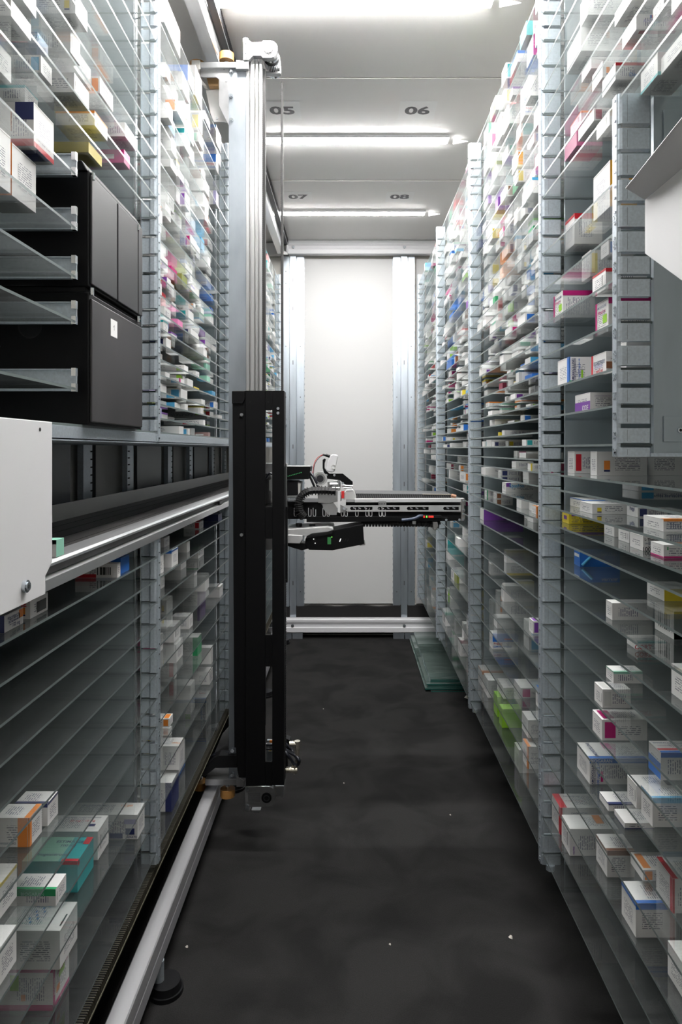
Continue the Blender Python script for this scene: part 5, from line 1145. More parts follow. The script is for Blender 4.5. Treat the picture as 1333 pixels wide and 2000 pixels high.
REST = '''
R1 0.5810 0.485 1.979 0.130 0.038 0.039 b C -
L1 1.0680 0.472 1.605 0.097 0.058 0.031 t E -
R1 0.8840 0.484 1.925 0.110 0.053 0.041 k T -
L1 0.2140 0.478 1.694 0.129 0.048 0.028 s W -
L1 0.2506 0.455 1.694 0.131 0.045 0.027 t N -
R1 0.9420 0.465 2.281 0.123 0.077 0.051 s Y -
L1 0.9420 0.476 2.170 0.109 0.049 0.053 b Z -
L1 -0.4586 0.469 2.245 0.136 0.033 0.048 s V -
L1 0.8260 0.450 1.859 0.079 0.065 0.049 b T -
R1 -0.5150 0.494 1.876 0.109 0.057 0.038 k C -
R1 0.5350 0.496 1.963 0.128 0.081 0.035 s V -
L1 0.1370 0.479 1.724 0.111 0.061 0.031 k B -
L1 0.4930 0.476 1.718 0.130 0.049 0.027 k C -
R1 0.1770 0.477 1.605 0.108 0.065 0.027 e V -
L1 0.3650 0.459 1.943 0.131 0.066 0.034 t T -
L1 0.8260 0.498 1.926 0.118 0.053 0.037 t P -
R1 0.4080 0.469 1.672 0.098 0.046 0.033 k C -
L1 -0.7010 0.452 2.226 0.114 0.032 0.054 s D -
R1 0.4500 0.459 1.605 0.082 0.054 0.034 s C -
L1 0.6760 0.491 1.666 0.139 0.062 0.023 b R -
R1 0.6760 0.482 2.044 0.137 0.069 0.034 s T -
L1 0.8260 0.463 1.743 0.091 0.065 0.035 h B -
R1 0.7250 0.487 1.744 0.084 0.048 0.039 k W -
R1 0.8260 0.496 2.001 0.096 0.041 0.047 e R -
L1 0.3650 0.479 1.837 0.111 0.045 0.034 k I -
L1 0.6760 0.471 1.853 0.095 0.043 0.040 k W -
L1 0.8840 0.451 1.783 0.095 0.088 0.033 t O -
L1 0.8260 0.451 1.700 0.080 0.041 0.039 e W -
L1 0.4500 0.465 1.676 0.085 0.069 0.033 n W -
R1 0.7730 0.487 2.152 0.115 0.055 0.044 k T -
L1 0.5810 0.462 2.037 0.112 0.070 0.039 s T -
L1 0.6290 0.485 1.839 0.127 0.057 0.028 s B -
L1 -0.7720 0.490 2.104 0.106 0.058 0.044 k W -
R1 0.4930 0.477 1.700 0.133 0.042 0.024 b D -
L1 0.9420 0.486 1.809 0.104 0.070 0.031 s L -
R1 -0.0526 0.488 1.638 0.138 0.030 0.021 e M -
L1 0.5350 0.466 1.643 0.081 0.047 0.033 s O -
R1 0.6760 0.479 2.263 0.129 0.087 0.040 h W -
L1 0.1370 0.495 1.942 0.120 0.068 0.031 s W -
R1 0.7730 0.491 1.953 0.075 0.090 0.044 l W -
L1 0.9420 0.466 1.921 0.084 0.076 0.040 e W -
R1 0.4500 0.470 2.060 0.130 0.042 0.034 b W -
R1 0.5350 0.470 1.744 0.079 0.046 0.037 b G -
R1 0.8840 0.476 2.205 0.095 0.076 0.049 b A -
R1 0.2506 0.452 1.605 0.091 0.044 0.027 e B -
R1 1.0680 0.479 2.101 0.102 0.041 0.044 k Y -
R1 0.1370 0.487 1.731 0.105 0.051 0.027 n Y -
R1 1.0060 0.477 2.059 0.123 0.073 0.033 n B -
R1 1.0680 0.451 1.964 0.077 0.057 0.046 k T -
L1 0.4500 0.458 1.989 0.105 0.087 0.034 k N -
R2 -0.9270 0.485 2.784 0.124 0.045 0.063 s W -
R1 -0.4586 0.482 2.090 0.105 0.061 0.039 s I -
R1 0.6290 0.490 1.779 0.085 0.040 0.035 e M -
R1 0.4500 0.472 1.725 0.081 0.046 0.034 s Y -
L1 1.0060 0.480 1.999 0.081 0.057 0.045 s W -
L1 -0.3510 0.490 1.981 0.130 0.067 0.028 b W -
R1 -0.0526 0.489 1.605 0.120 0.031 0.021 t D -
R1 0.1770 0.492 1.680 0.136 0.037 0.020 s W -
R1 1.0680 0.474 2.327 0.108 0.077 0.046 e G -
L1 0.8260 0.461 2.175 0.122 0.070 0.036 k W -
L1 0.7250 0.456 2.151 0.113 0.050 0.039 b E -
L1 0.8840 0.479 2.235 0.136 0.036 0.036 k Z -
L1 0.0745 0.454 1.605 0.099 0.042 0.024 a V -
L1 0.8260 0.481 2.249 0.096 0.048 0.049 k W -
R1 0.3650 0.457 2.175 0.138 0.048 0.033 s W -
L1 1.0060 0.460 2.363 0.129 0.076 0.040 k V -
R1 0.6290 0.470 1.823 0.105 0.052 0.029 t N -
L1 0.1770 0.462 1.869 0.122 0.041 0.027 e L -
R1 1.0060 0.468 1.605 0.081 0.046 0.028 k G -
R1 -0.2470 0.466 2.366 0.137 0.066 0.038 n P -
L1 0.1370 0.485 1.654 0.110 0.060 0.022 h V -
R1 1.0680 0.464 1.881 0.091 0.079 0.032 b B -
L1 0.1076 0.491 1.753 0.130 0.077 0.020 k W -
L0 0.5350 0.608 1.225 0.115 0.039 0.037 k C -
R1 0.2140 0.468 1.763 0.108 0.055 0.025 n C -
R2 -0.5730 0.472 2.651 0.131 0.054 0.049 n Y -
R2 0.8840 0.476 2.550 0.113 0.088 0.049 t G -
R2 0.8840 0.485 2.693 0.130 0.070 0.049 b O -
L1 -0.5150 0.451 2.369 0.129 0.061 0.038 b E -
R1 0.7250 0.449 1.953 0.099 0.075 0.032 k Z -
L1 0.4500 0.491 2.163 0.133 0.074 0.030 s W -
R1 0.7250 0.467 1.883 0.112 0.067 0.026 a G -
L1 0.4080 0.474 1.685 0.138 0.035 0.018 b Y -
R1 0.2506 0.473 1.913 0.107 0.076 0.027 t I -
L1 0.3240 0.458 1.968 0.131 0.066 0.025 k N -
L1 0.4080 0.461 2.114 0.117 0.045 0.033 h G -
R1 0.4080 0.477 2.070 0.116 0.037 0.032 s R -
R1 0.4080 0.469 1.824 0.085 0.035 0.033 t B -
L1 0.4080 0.451 2.222 0.130 0.041 0.033 b I -
L1 0.8260 0.450 2.300 0.095 0.045 0.047 a V -
R1 0.5810 0.470 2.020 0.105 0.080 0.030 k N -
R1 0.7250 0.480 1.674 0.095 0.067 0.022 s C -
L1 0.6760 0.477 1.983 0.088 0.066 0.035 k W -
L1 0.8840 0.485 1.995 0.100 0.067 0.031 n N -
R1 -0.1630 0.485 1.772 0.086 0.069 0.027 b W -
L1 0.8840 0.491 1.881 0.106 0.039 0.028 e L -
L1 0.0414 0.491 1.605 0.092 0.038 0.023 e G -
L1 0.3650 0.478 2.170 0.134 0.075 0.028 b C -
L1 0.4930 0.476 2.009 0.099 0.060 0.032 b A -
L1 0.4930 0.463 1.925 0.081 0.083 0.033 s V -
L1 1.0680 0.467 2.205 0.137 0.081 0.028 s P -
R2 -0.9270 0.490 3.228 0.130 0.041 0.068 b G -
L1 -0.4020 0.493 2.164 0.102 0.042 0.037 k W -
R1 0.1770 0.470 2.095 0.129 0.047 0.028 a D -
R1 -0.1940 0.495 1.869 0.124 0.062 0.022 s E -
L1 -0.4586 0.466 2.201 0.084 0.041 0.046 b W -
L1 -0.2990 0.492 2.014 0.106 0.069 0.029 s W -
R1 0.3240 0.453 1.759 0.077 0.078 0.028 k B -
L1 -0.2990 0.471 1.976 0.102 0.035 0.030 a W -
R2 -0.8440 0.487 3.120 0.124 0.046 0.063 b E -
L1 0.3240 0.476 2.095 0.102 0.061 0.032 k W -
R1 0.4080 0.456 2.360 0.129 0.072 0.033 s L -
L1 0.1370 0.461 1.863 0.082 0.076 0.029 k C -
R1 0.2506 0.450 1.992 0.110 0.052 0.027 s W -
R1 0.4500 0.463 2.318 0.135 0.052 0.031 k W -
R1 0.4930 0.467 2.088 0.108 0.063 0.030 s C -
R2 0.8260 0.466 2.601 0.113 0.075 0.045 k D -
L1 0.5350 0.482 1.994 0.137 0.066 0.022 e B -
L1 0.5350 0.467 2.219 0.097 0.076 0.036 n W -
L1 0.5350 0.483 2.070 0.083 0.059 0.037 l V -
L0 0.8840 0.633 1.327 0.118 0.055 0.034 t C -
R1 0.3650 0.485 2.063 0.124 0.046 0.026 e L -
R1 0.8840 0.478 2.056 0.080 0.077 0.036 t I -
R1 0.4080 0.486 2.215 0.113 0.033 0.033 e R -
R1 0.3240 0.465 1.965 0.081 0.073 0.032 k M -
R1 -0.5730 0.473 2.184 0.101 0.052 0.034 n E -
R1 1.0060 0.464 1.937 0.115 0.039 0.024 b P -
R1 0.1076 0.491 1.947 0.131 0.078 0.020 b O -
L1 0.7250 0.454 1.810 0.110 0.063 0.021 t L -
R1 0.1770 0.473 1.968 0.098 0.069 0.027 t C -
R1 0.8260 0.488 2.367 0.093 0.046 0.044 s C -
L1 0.7730 0.486 2.331 0.135 0.053 0.030 e O -
L1 -0.7010 0.472 2.261 0.100 0.060 0.036 a W -
L1 0.3240 0.469 2.216 0.105 0.080 0.032 n P -
L1 0.4080 0.461 1.722 0.075 0.039 0.027 n P -
L1 0.0745 0.497 1.717 0.076 0.072 0.024 a C -
L1 0.8840 0.620 1.672 0.120 0.083 0.049 b I -
L1 0.9420 0.462 2.088 0.098 0.071 0.030 k I -
R2 0.9420 0.477 2.701 0.137 0.088 0.037 n D -
L1 0.7730 0.485 2.017 0.101 0.046 0.028 k M -
L1 0.2506 0.483 2.270 0.128 0.078 0.027 h W -
L1 0.1076 0.470 1.834 0.122 0.061 0.019 n C -
L1 0.2870 0.496 2.056 0.103 0.046 0.028 t B -
R2 1.0680 0.481 2.717 0.110 0.086 0.044 k W -
L1 0.0414 0.457 1.829 0.105 0.049 0.021 b W -
L1 0.6760 0.478 2.059 0.101 0.057 0.028 k B -
R1 0.2506 0.465 2.367 0.139 0.066 0.027 t W -
R1 0.3650 0.453 2.112 0.086 0.053 0.034 l I -
L1 0.2870 0.451 2.105 0.109 0.034 0.028 s A -
R2 -0.7720 0.466 2.776 0.084 0.046 0.062 s V -
R1 -0.7010 0.484 1.926 0.083 0.079 0.027 k M -
R1 0.4930 0.471 2.349 0.117 0.048 0.032 k V -
R1 0.1770 0.449 1.808 0.079 0.031 0.028 a E -
R1 -0.1940 0.477 1.605 0.081 0.049 0.020 b E -
R2 0.7730 0.491 2.816 0.123 0.053 0.044 s D -
R1 0.8840 0.476 2.366 0.087 0.061 0.041 b W -
L1 0.2870 0.455 2.143 0.112 0.035 0.028 t W -
L1 0.1770 0.471 1.743 0.093 0.043 0.021 l W -
R1 0.3240 0.479 1.605 0.086 0.078 0.017 e W -
L1 0.0745 0.496 1.792 0.078 0.069 0.024 b P -
R1 0.2140 0.471 2.358 0.134 0.059 0.028 b Y -
R2 0.5810 0.482 2.706 0.139 0.050 0.035 a W -
R1 0.8260 0.497 1.833 0.076 0.076 0.025 k B -
L1 0.2870 0.460 1.761 0.115 0.058 0.017 b P -
R1 0.4080 0.451 2.252 0.105 0.051 0.031 t W -
R2 0.8840 0.466 3.063 0.125 0.053 0.049 s W -
L1 0.4500 0.451 1.940 0.133 0.046 0.018 l V -
L1 0.4930 0.493 1.662 0.080 0.054 0.020 e R -
L1 0.1076 0.490 1.694 0.130 0.057 0.014 e A -
R1 0.0095 0.469 2.258 0.137 0.078 0.023 s Y -
R3 -0.9270 0.483 3.495 0.107 0.039 0.074 k W -
L1 0.1076 0.459 1.899 0.110 0.038 0.020 s M -
L1 0.3240 0.465 2.306 0.100 0.072 0.031 s O -
R1 0.1370 0.490 2.076 0.097 0.058 0.026 s C -
R2 0.9420 0.481 2.798 0.088 0.040 0.055 e C -
R1 1.0060 0.484 1.978 0.078 0.079 0.027 a R -
R1 0.6760 0.469 2.353 0.084 0.042 0.040 t W -
L1 0.1076 0.453 2.076 0.132 0.040 0.020 k E -
R2 0.8260 0.450 3.002 0.113 0.059 0.049 b B -
R1 0.1770 0.473 2.338 0.118 0.054 0.028 h W -
R1 0.1370 0.498 2.144 0.088 0.041 0.031 s P -
L1 0.4930 0.498 1.605 0.077 0.047 0.018 k D -
R1 0.2140 0.497 2.167 0.110 0.034 0.026 k W -
R0 0.6760 0.602 1.407 0.081 0.065 0.040 a W -
L1 0.1370 0.465 2.141 0.133 0.054 0.021 s M -
L1 0.1770 0.456 1.920 0.087 0.068 0.023 k W -
R1 0.9420 0.634 1.767 0.127 0.056 0.046 h T -
L1 0.5810 0.451 2.174 0.081 0.036 0.034 s W -
R2 1.0680 0.489 2.651 0.103 0.062 0.039 l W -
R1 -0.1940 0.486 1.803 0.078 0.062 0.022 n W -
R1 -0.0845 0.493 1.876 0.082 0.063 0.023 s W -
L1 0.0745 0.495 2.368 0.136 0.050 0.024 h L -
R2 1.0060 0.480 3.065 0.107 0.083 0.050 h R -
R1 0.5350 0.472 2.271 0.080 0.038 0.037 k Y -
R2 0.5810 0.477 2.632 0.108 0.070 0.036 t Z -
R2 0.6290 0.495 2.610 0.116 0.043 0.034 b I -
L1 -0.8440 0.639 1.765 0.078 0.068 0.063 e C -
R1 0.6760 0.617 1.605 0.120 0.065 0.037 a C -
R1 0.8260 0.467 2.292 0.106 0.072 0.027 e P -
R1 0.6760 0.458 2.184 0.081 0.077 0.031 n Y -
L1 0.3240 0.464 2.035 0.076 0.057 0.029 k B -
L1 0.4500 0.471 2.087 0.120 0.074 0.020 n D -
R1 0.4500 0.451 2.111 0.094 0.083 0.025 e G -
L1 0.7250 0.459 1.749 0.079 0.058 0.020 l W -
L1 -0.5730 0.645 1.713 0.108 0.054 0.047 s W -
R2 0.3650 0.457 2.550 0.132 0.070 0.027 s Z -
R2 0.8840 0.472 2.868 0.106 0.046 0.044 h W -
R2 -0.1630 0.470 2.550 0.132 0.059 0.028 l P -
R1 0.2140 0.468 1.821 0.117 0.044 0.016 l B -
R1 0.5810 0.489 2.105 0.123 0.038 0.020 s W -
R2 0.5350 0.450 2.550 0.108 0.079 0.031 a P -
R1 0.3240 0.469 2.156 0.089 0.052 0.027 k B -
R1 0.7730 0.475 2.368 0.131 0.068 0.023 a W -
R2 0.2140 0.454 2.605 0.134 0.056 0.028 h C -
R2 0.8260 0.459 2.550 0.090 0.047 0.038 s B -
R2 1.0680 0.491 2.550 0.124 0.045 0.028 k W -
R1 0.8840 0.486 2.292 0.079 0.071 0.031 b N -
R2 0.2506 0.466 2.550 0.139 0.059 0.024 n C -
R2 0.5350 0.492 2.639 0.139 0.088 0.025 s T -
R2 0.7730 0.480 2.550 0.094 0.088 0.033 k G -
R2 0.9420 0.477 2.996 0.104 0.052 0.044 t M -
R2 0.5350 0.496 2.844 0.110 0.055 0.037 k L -
R2 -0.5730 0.458 2.915 0.115 0.062 0.037 a A -
R2 0.4080 0.498 2.639 0.107 0.032 0.033 k O -
R1 0.3240 0.480 1.913 0.077 0.049 0.022 s C -
L1 0.2506 0.462 2.195 0.080 0.066 0.027 a I -
L1 0.4500 0.639 1.605 0.108 0.067 0.034 a D -
L1 0.0414 0.482 2.082 0.085 0.042 0.024 k R -
R2 -0.4020 0.496 3.143 0.113 0.068 0.042 n W -
R1 0.8260 0.601 1.659 0.126 0.057 0.032 s R -
L1 1.0060 0.611 1.748 0.122 0.065 0.036 e O -
R1 0.8840 0.652 1.997 0.124 0.046 0.049 n W -
L1 0.5810 0.490 2.118 0.106 0.055 0.019 t B -
R2 0.6290 0.482 2.550 0.130 0.050 0.024 l G -
R2 0.6760 0.465 2.615 0.115 0.062 0.028 s C -
R1 0.7250 0.640 1.605 0.081 0.080 0.039 t I -
R2 0.4500 0.475 2.596 0.113 0.064 0.027 b Y -
L1 0.1076 0.479 1.939 0.078 0.061 0.020 s W -
R1 0.1076 0.472 2.110 0.102 0.034 0.020 b I -
R2 0.3650 0.476 2.630 0.105 0.031 0.031 k E -
R2 0.9420 0.463 3.247 0.125 0.089 0.039 s P -
R3 -0.9270 0.479 4.200 0.115 0.037 0.074 s B -
R2 0.7730 0.482 3.018 0.113 0.067 0.037 b M -
R1 -0.0225 0.473 1.828 0.100 0.071 0.014 s W -
R1 0.0745 0.461 2.162 0.094 0.079 0.021 k W -
R2 1.0060 0.496 2.550 0.076 0.054 0.037 n V -
R2 0.1770 0.470 2.550 0.130 0.043 0.023 s W -
R1 0.1076 0.477 1.902 0.091 0.042 0.018 s R -
L1 0.2870 0.474 2.273 0.078 0.056 0.028 e Z -
R1 0.5810 0.651 1.862 0.116 0.080 0.039 k Y -
R1 0.2870 0.476 2.301 0.084 0.037 0.028 s O -
R1 0.8260 0.654 1.885 0.118 0.037 0.044 k W -
R2 0.8840 0.464 2.642 0.083 0.048 0.037 s W -
L1 0.1076 0.470 2.293 0.111 0.064 0.020 n R -
R1 0.4080 0.614 1.694 0.124 0.036 0.033 l E -
R2 0.1370 0.471 2.703 0.100 0.064 0.031 b B -
R1 0.4500 0.485 2.277 0.097 0.039 0.023 s D -
R1 0.1770 0.621 1.605 0.129 0.035 0.028 k G -
L1 0.2140 0.474 2.314 0.078 0.060 0.028 b W -
R1 0.1076 0.474 1.785 0.107 0.047 0.012 k L -
R2 0.0414 0.467 2.639 0.120 0.073 0.024 l D -
R2 -0.4020 0.449 2.809 0.097 0.073 0.034 s R -
R2 0.6760 0.458 2.681 0.078 0.086 0.036 h L -
R2 0.6290 0.474 2.894 0.131 0.072 0.027 l W -
R1 0.7730 0.637 1.988 0.111 0.086 0.044 k B -
L1 0.5810 0.656 1.930 0.121 0.067 0.039 a N -
R1 -0.0845 0.455 2.281 0.088 0.074 0.023 s T -
L1 0.6760 0.612 2.021 0.129 0.080 0.040 a W -
R2 0.4080 0.454 3.130 0.127 0.041 0.033 k L -
R1 0.6290 0.606 1.668 0.114 0.051 0.031 s W -
R1 0.4080 0.617 1.733 0.121 0.075 0.030 k O -
R2 1.0060 0.473 3.209 0.083 0.042 0.051 e I -
R1 0.7250 0.630 1.695 0.102 0.061 0.034 k A -
L1 -0.5150 0.607 1.869 0.130 0.062 0.034 a W -
R2 0.2506 0.451 2.870 0.131 0.039 0.026 s M -
R2 0.3650 0.454 2.913 0.103 0.034 0.034 e Z -
R1 -0.8440 0.633 1.716 0.094 0.042 0.039 l I -
L1 0.0745 0.495 1.864 0.083 0.065 0.015 t W -
L1 0.6290 0.629 1.818 0.098 0.081 0.038 k Y -
R2 0.3650 0.472 2.952 0.105 0.032 0.034 t B -
L1 0.1370 0.646 1.642 0.117 0.058 0.028 b L -
R1 0.2140 0.643 1.697 0.125 0.061 0.028 b D -
R1 0.2506 0.450 2.327 0.077 0.037 0.027 e W -
R2 0.0745 0.449 2.683 0.114 0.074 0.024 n B -
R2 0.2506 0.462 2.756 0.111 0.045 0.027 s W -
R2 0.9420 0.454 3.053 0.109 0.043 0.034 k W -
R2 0.4500 0.469 2.550 0.088 0.036 0.028 s W -
R2 -0.7010 0.479 3.195 0.079 0.067 0.047 l W -
L1 0.4930 0.607 1.845 0.127 0.050 0.033 t C -
R2 -0.4020 0.460 2.550 0.092 0.059 0.026 k W -
R1 0.3240 0.480 2.103 0.091 0.049 0.018 n R -
L1 0.4930 0.461 2.347 0.087 0.040 0.023 k C -
L1 0.3240 0.612 1.605 0.093 0.040 0.032 k W -
R2 -0.5150 0.462 3.187 0.080 0.073 0.045 s W -
R2 0.8260 0.471 3.209 0.092 0.049 0.041 b E -
R2 0.2140 0.450 2.708 0.119 0.047 0.023 e Y -
L1 0.2870 0.639 1.742 0.118 0.069 0.028 a G -
R2 0.8260 0.487 3.141 0.091 0.065 0.038 a E -
R2 0.6760 0.452 2.550 0.102 0.061 0.023 b V -
R1 0.4930 0.605 1.605 0.083 0.052 0.033 k W -
R2 0.6290 0.498 3.202 0.095 0.065 0.038 e C -
R2 0.4080 0.478 2.907 0.113 0.048 0.027 a W -
R1 0.2140 0.467 2.326 0.117 0.031 0.017 n O -
L1 0.8260 0.647 1.605 0.098 0.036 0.030 e D -
L1 0.1076 0.482 2.252 0.089 0.039 0.020 b Y -
R2 0.2140 0.452 2.880 0.104 0.065 0.028 a W -
R2 0.1370 0.484 2.857 0.093 0.040 0.031 n M -
L1 -0.4020 0.624 1.750 0.090 0.051 0.036 t L -
R3 0.4500 0.460 3.495 0.128 0.060 0.034 l E -
R2 0.2506 0.492 2.999 0.135 0.035 0.024 b W -
R2 -0.4586 0.474 3.291 0.079 0.050 0.048 n T -
R2 0.5350 0.461 2.730 0.139 0.047 0.019 b E -
R3 0.7730 0.478 3.558 0.117 0.055 0.038 b W -
R2 0.8260 0.466 3.262 0.083 0.084 0.042 k W -
R3 -0.9270 0.494 3.851 0.109 0.071 0.047 a V -
R2 0.8840 0.461 3.001 0.114 0.058 0.027 b I -
R1 0.8840 0.626 2.100 0.091 0.070 0.049 s B -
R2 0.1370 0.465 2.550 0.085 0.064 0.025 h W -
R3 -0.3510 0.457 4.101 0.140 0.068 0.042 s E -
L1 0.3240 0.485 2.158 0.086 0.048 0.018 s A -
R2 0.7730 0.450 2.744 0.106 0.068 0.024 k W -
R1 0.3240 0.474 2.218 0.079 0.060 0.020 t M -
R1 0.6290 0.607 2.115 0.126 0.058 0.038 h G -
R1 0.6760 0.650 1.902 0.094 0.058 0.039 k C -
R3 0.7730 0.471 3.677 0.099 0.088 0.044 b D -
L1 0.1770 0.633 1.605 0.108 0.077 0.022 n A -
R2 0.3240 0.449 2.601 0.085 0.052 0.025 k W -
R2 1.0680 0.452 2.605 0.094 0.045 0.023 h D -
R2 0.3650 0.473 3.268 0.103 0.055 0.034 l W -
R3 -0.4586 0.478 4.068 0.115 0.072 0.047 s W -
R1 1.0680 0.612 2.116 0.118 0.058 0.039 s C -
L1 0.1370 0.637 1.943 0.119 0.071 0.031 s Y -
R3 -0.2470 0.488 3.974 0.119 0.042 0.044 k B -
R3 1.0680 0.465 3.735 0.139 0.087 0.032 a W -
L1 1.0680 0.638 2.180 0.099 0.088 0.044 e W -
R2 0.1770 0.481 2.847 0.092 0.048 0.028 s P -
R2 0.3240 0.488 3.041 0.137 0.034 0.022 a W -
R3 0.6760 0.479 3.495 0.137 0.087 0.028 s W -
R2 -0.1265 0.467 3.173 0.100 0.031 0.033 k W -
R2 1.0060 0.489 2.773 0.080 0.061 0.029 e D -
R1 0.3650 0.648 1.766 0.125 0.046 0.025 e I -
R3 -0.7720 0.489 4.155 0.097 0.033 0.058 k W -
R1 0.9420 0.657 1.906 0.098 0.072 0.033 b N -
R2 0.0745 0.470 3.203 0.132 0.073 0.024 k O -
R2 0.2870 0.449 2.817 0.089 0.036 0.028 s B -
R2 0.1076 0.496 3.000 0.139 0.046 0.020 t W -
R3 0.5810 0.494 3.578 0.104 0.085 0.037 b W -
R3 -0.5730 0.457 3.552 0.109 0.060 0.036 h P -
L1 0.9420 0.613 2.121 0.088 0.048 0.049 k D -
R3 0.8260 0.496 3.495 0.121 0.090 0.030 k B -
R2 0.0745 0.487 3.037 0.117 0.056 0.024 s N -
L1 0.6290 0.603 1.605 0.124 0.038 0.021 e N -
R3 0.5810 0.472 3.781 0.111 0.078 0.039 s O -
R1 0.1370 0.647 1.816 0.089 0.079 0.031 s B -
R3 0.9420 0.491 3.744 0.087 0.086 0.047 a A -
R1 0.9420 0.622 2.291 0.090 0.080 0.052 k A -
R2 0.4930 0.480 2.634 0.106 0.054 0.020 a W -
L1 0.4080 0.641 1.738 0.073 0.074 0.033 s W -
L1 0.1076 0.493 2.120 0.101 0.047 0.013 k P -
L1 0.1770 0.619 1.692 0.088 0.063 0.028 k M -
R1 0.5810 0.657 1.820 0.078 0.039 0.039 n C -
L1 1.0060 0.651 1.890 0.097 0.067 0.032 s L -
R1 0.4500 0.618 2.174 0.127 0.078 0.034 k N -
R2 0.0095 0.460 3.057 0.139 0.072 0.020 s M -
R2 0.7730 0.460 3.207 0.102 0.041 0.030 h W -
R2 0.4930 0.475 3.309 0.138 0.079 0.023 l R -
L1 0.8840 0.640 2.122 0.073 0.080 0.049 h D -
R2 0.8840 0.493 3.190 0.129 0.035 0.024 e R -
R1 0.8260 0.605 1.820 0.109 0.063 0.027 s W -
R2 0.1076 0.489 2.726 0.101 0.068 0.020 s C -
R1 0.2870 0.630 1.747 0.106 0.032 0.027 k W -
R3 0.7730 0.476 3.851 0.095 0.084 0.044 l B -
R1 0.6290 0.651 2.022 0.083 0.089 0.038 n L -
R3 0.7730 0.483 3.769 0.130 0.079 0.031 s E -
R2 0.8260 0.448 2.845 0.095 0.057 0.024 h C -
R2 0.6290 0.498 3.067 0.078 0.080 0.032 k T -
R1 -0.6380 0.608 2.354 0.089 0.061 0.054 n V -
R3 0.6290 0.459 3.591 0.094 0.085 0.038 s W -
R2 0.5350 0.456 3.239 0.127 0.084 0.023 k P -
R2 0.0745 0.465 2.550 0.095 0.077 0.018 b V -
L1 0.2140 0.628 1.946 0.121 0.064 0.027 k W -
R3 0.5810 0.474 3.495 0.085 0.079 0.039 s E -
L1 0.2506 0.497 2.350 0.089 0.076 0.016 s D -
L1 0.0745 0.621 1.863 0.122 0.074 0.024 k N -
R2 0.3240 0.458 3.079 0.079 0.073 0.032 k M -
R2 0.5350 0.449 3.198 0.078 0.039 0.037 s E -
R2 0.1076 0.485 2.691 0.140 0.034 0.015 h V -
R3 0.5350 0.486 4.222 0.138 0.059 0.037 t W -
R1 0.1076 0.449 2.148 0.081 0.059 0.015 s C -
L1 0.2870 0.494 2.339 0.088 0.061 0.016 s D -
R2 -0.4020 0.477 2.886 0.102 0.061 0.022 t R -
R2 0.3650 0.456 2.717 0.091 0.053 0.022 k W -
R3 0.3650 0.484 3.688 0.111 0.056 0.034 b W -
R2 0.3240 0.478 3.210 0.137 0.044 0.021 b E -
R2 0.2506 0.471 2.611 0.122 0.060 0.015 s W -
R2 -0.3510 0.494 3.285 0.110 0.068 0.026 k C -
R3 0.9420 0.457 3.595 0.122 0.066 0.029 a G -
R2 0.4080 0.464 2.870 0.114 0.034 0.020 l W -
R3 0.2506 0.468 3.618 0.133 0.036 0.027 k W -
R2 0.0095 0.481 2.851 0.095 0.043 0.023 t W -
R2 0.2870 0.464 3.161 0.120 0.045 0.023 b D -
R1 0.2506 0.610 1.717 0.102 0.062 0.023 s G -
R2 0.4080 0.473 2.834 0.116 0.033 0.019 s L -
L1 0.5350 0.655 1.940 0.073 0.073 0.037 b G -
R1 -0.4586 0.604 2.170 0.082 0.045 0.047 k B -
R3 0.4930 0.476 4.026 0.134 0.040 0.033 a W -
R3 0.2140 0.489 3.683 0.131 0.070 0.027 b C -
R2 0.4500 0.479 3.115 0.079 0.044 0.032 h W -
L1 0.3240 0.620 1.772 0.099 0.063 0.025 e B -
R2 0.2140 0.467 3.000 0.083 0.051 0.028 k L -
R2 0.2140 0.464 2.663 0.081 0.034 0.023 k C -
R3 0.2870 0.463 3.593 0.139 0.039 0.025 n I -
R1 0.5350 0.650 1.605 0.092 0.068 0.020 a E -
R3 0.5810 0.484 3.862 0.109 0.037 0.036 s B -
R1 0.0095 0.463 2.338 0.078 0.039 0.018 t T -
R3 0.1770 0.497 3.688 0.128 0.046 0.028 s C -
R3 0.6760 0.465 4.187 0.111 0.090 0.040 s P -
R3 0.4930 0.456 4.075 0.131 0.066 0.033 k W -
R3 1.0060 0.492 3.894 0.076 0.048 0.051 t C -
L1 1.0060 0.626 1.815 0.092 0.064 0.026 k C -
R1 0.6760 0.610 1.781 0.083 0.042 0.030 k N -
R3 0.7250 0.496 3.998 0.101 0.084 0.039 a D -
R3 0.4930 0.482 3.647 0.103 0.047 0.033 k O -
L1 0.4080 0.627 1.605 0.109 0.055 0.018 k W -
R1 0.3240 0.608 2.223 0.123 0.054 0.032 s C -
L1 0.6760 0.619 2.196 0.094 0.064 0.038 b W -
L1 0.4930 0.656 1.905 0.081 0.046 0.033 e W -
R1 0.0414 0.609 1.605 0.072 0.062 0.024 s W -
R1 0.2140 0.638 1.823 0.086 0.058 0.028 h W -
R1 -0.1265 0.648 1.809 0.127 0.034 0.021 e W -
L1 0.5810 0.611 2.076 0.083 0.047 0.039 b O -
R3 0.4500 0.450 3.557 0.112 0.070 0.027 l W -
R2 0.9420 0.628 2.682 0.102 0.050 0.055 s W -
R1 0.4930 0.644 2.299 0.120 0.066 0.033 s G -
R2 0.2870 0.485 3.106 0.081 0.051 0.028 k R -
R3 1.0680 0.456 3.551 0.132 0.081 0.023 l Y -
R2 0.2140 0.474 3.298 0.092 0.073 0.028 k I -
L1 -0.3510 0.609 1.718 0.075 0.074 0.025 k E -
R2 0.0095 0.480 2.803 0.099 0.038 0.019 s E -
R2 0.2140 0.488 2.758 0.090 0.047 0.020 n D -
R3 0.5810 0.486 3.966 0.115 0.045 0.033 b W -
L1 0.1076 0.455 2.362 0.093 0.073 0.013 s B -
R2 0.6290 0.484 3.271 0.088 0.046 0.029 s R -
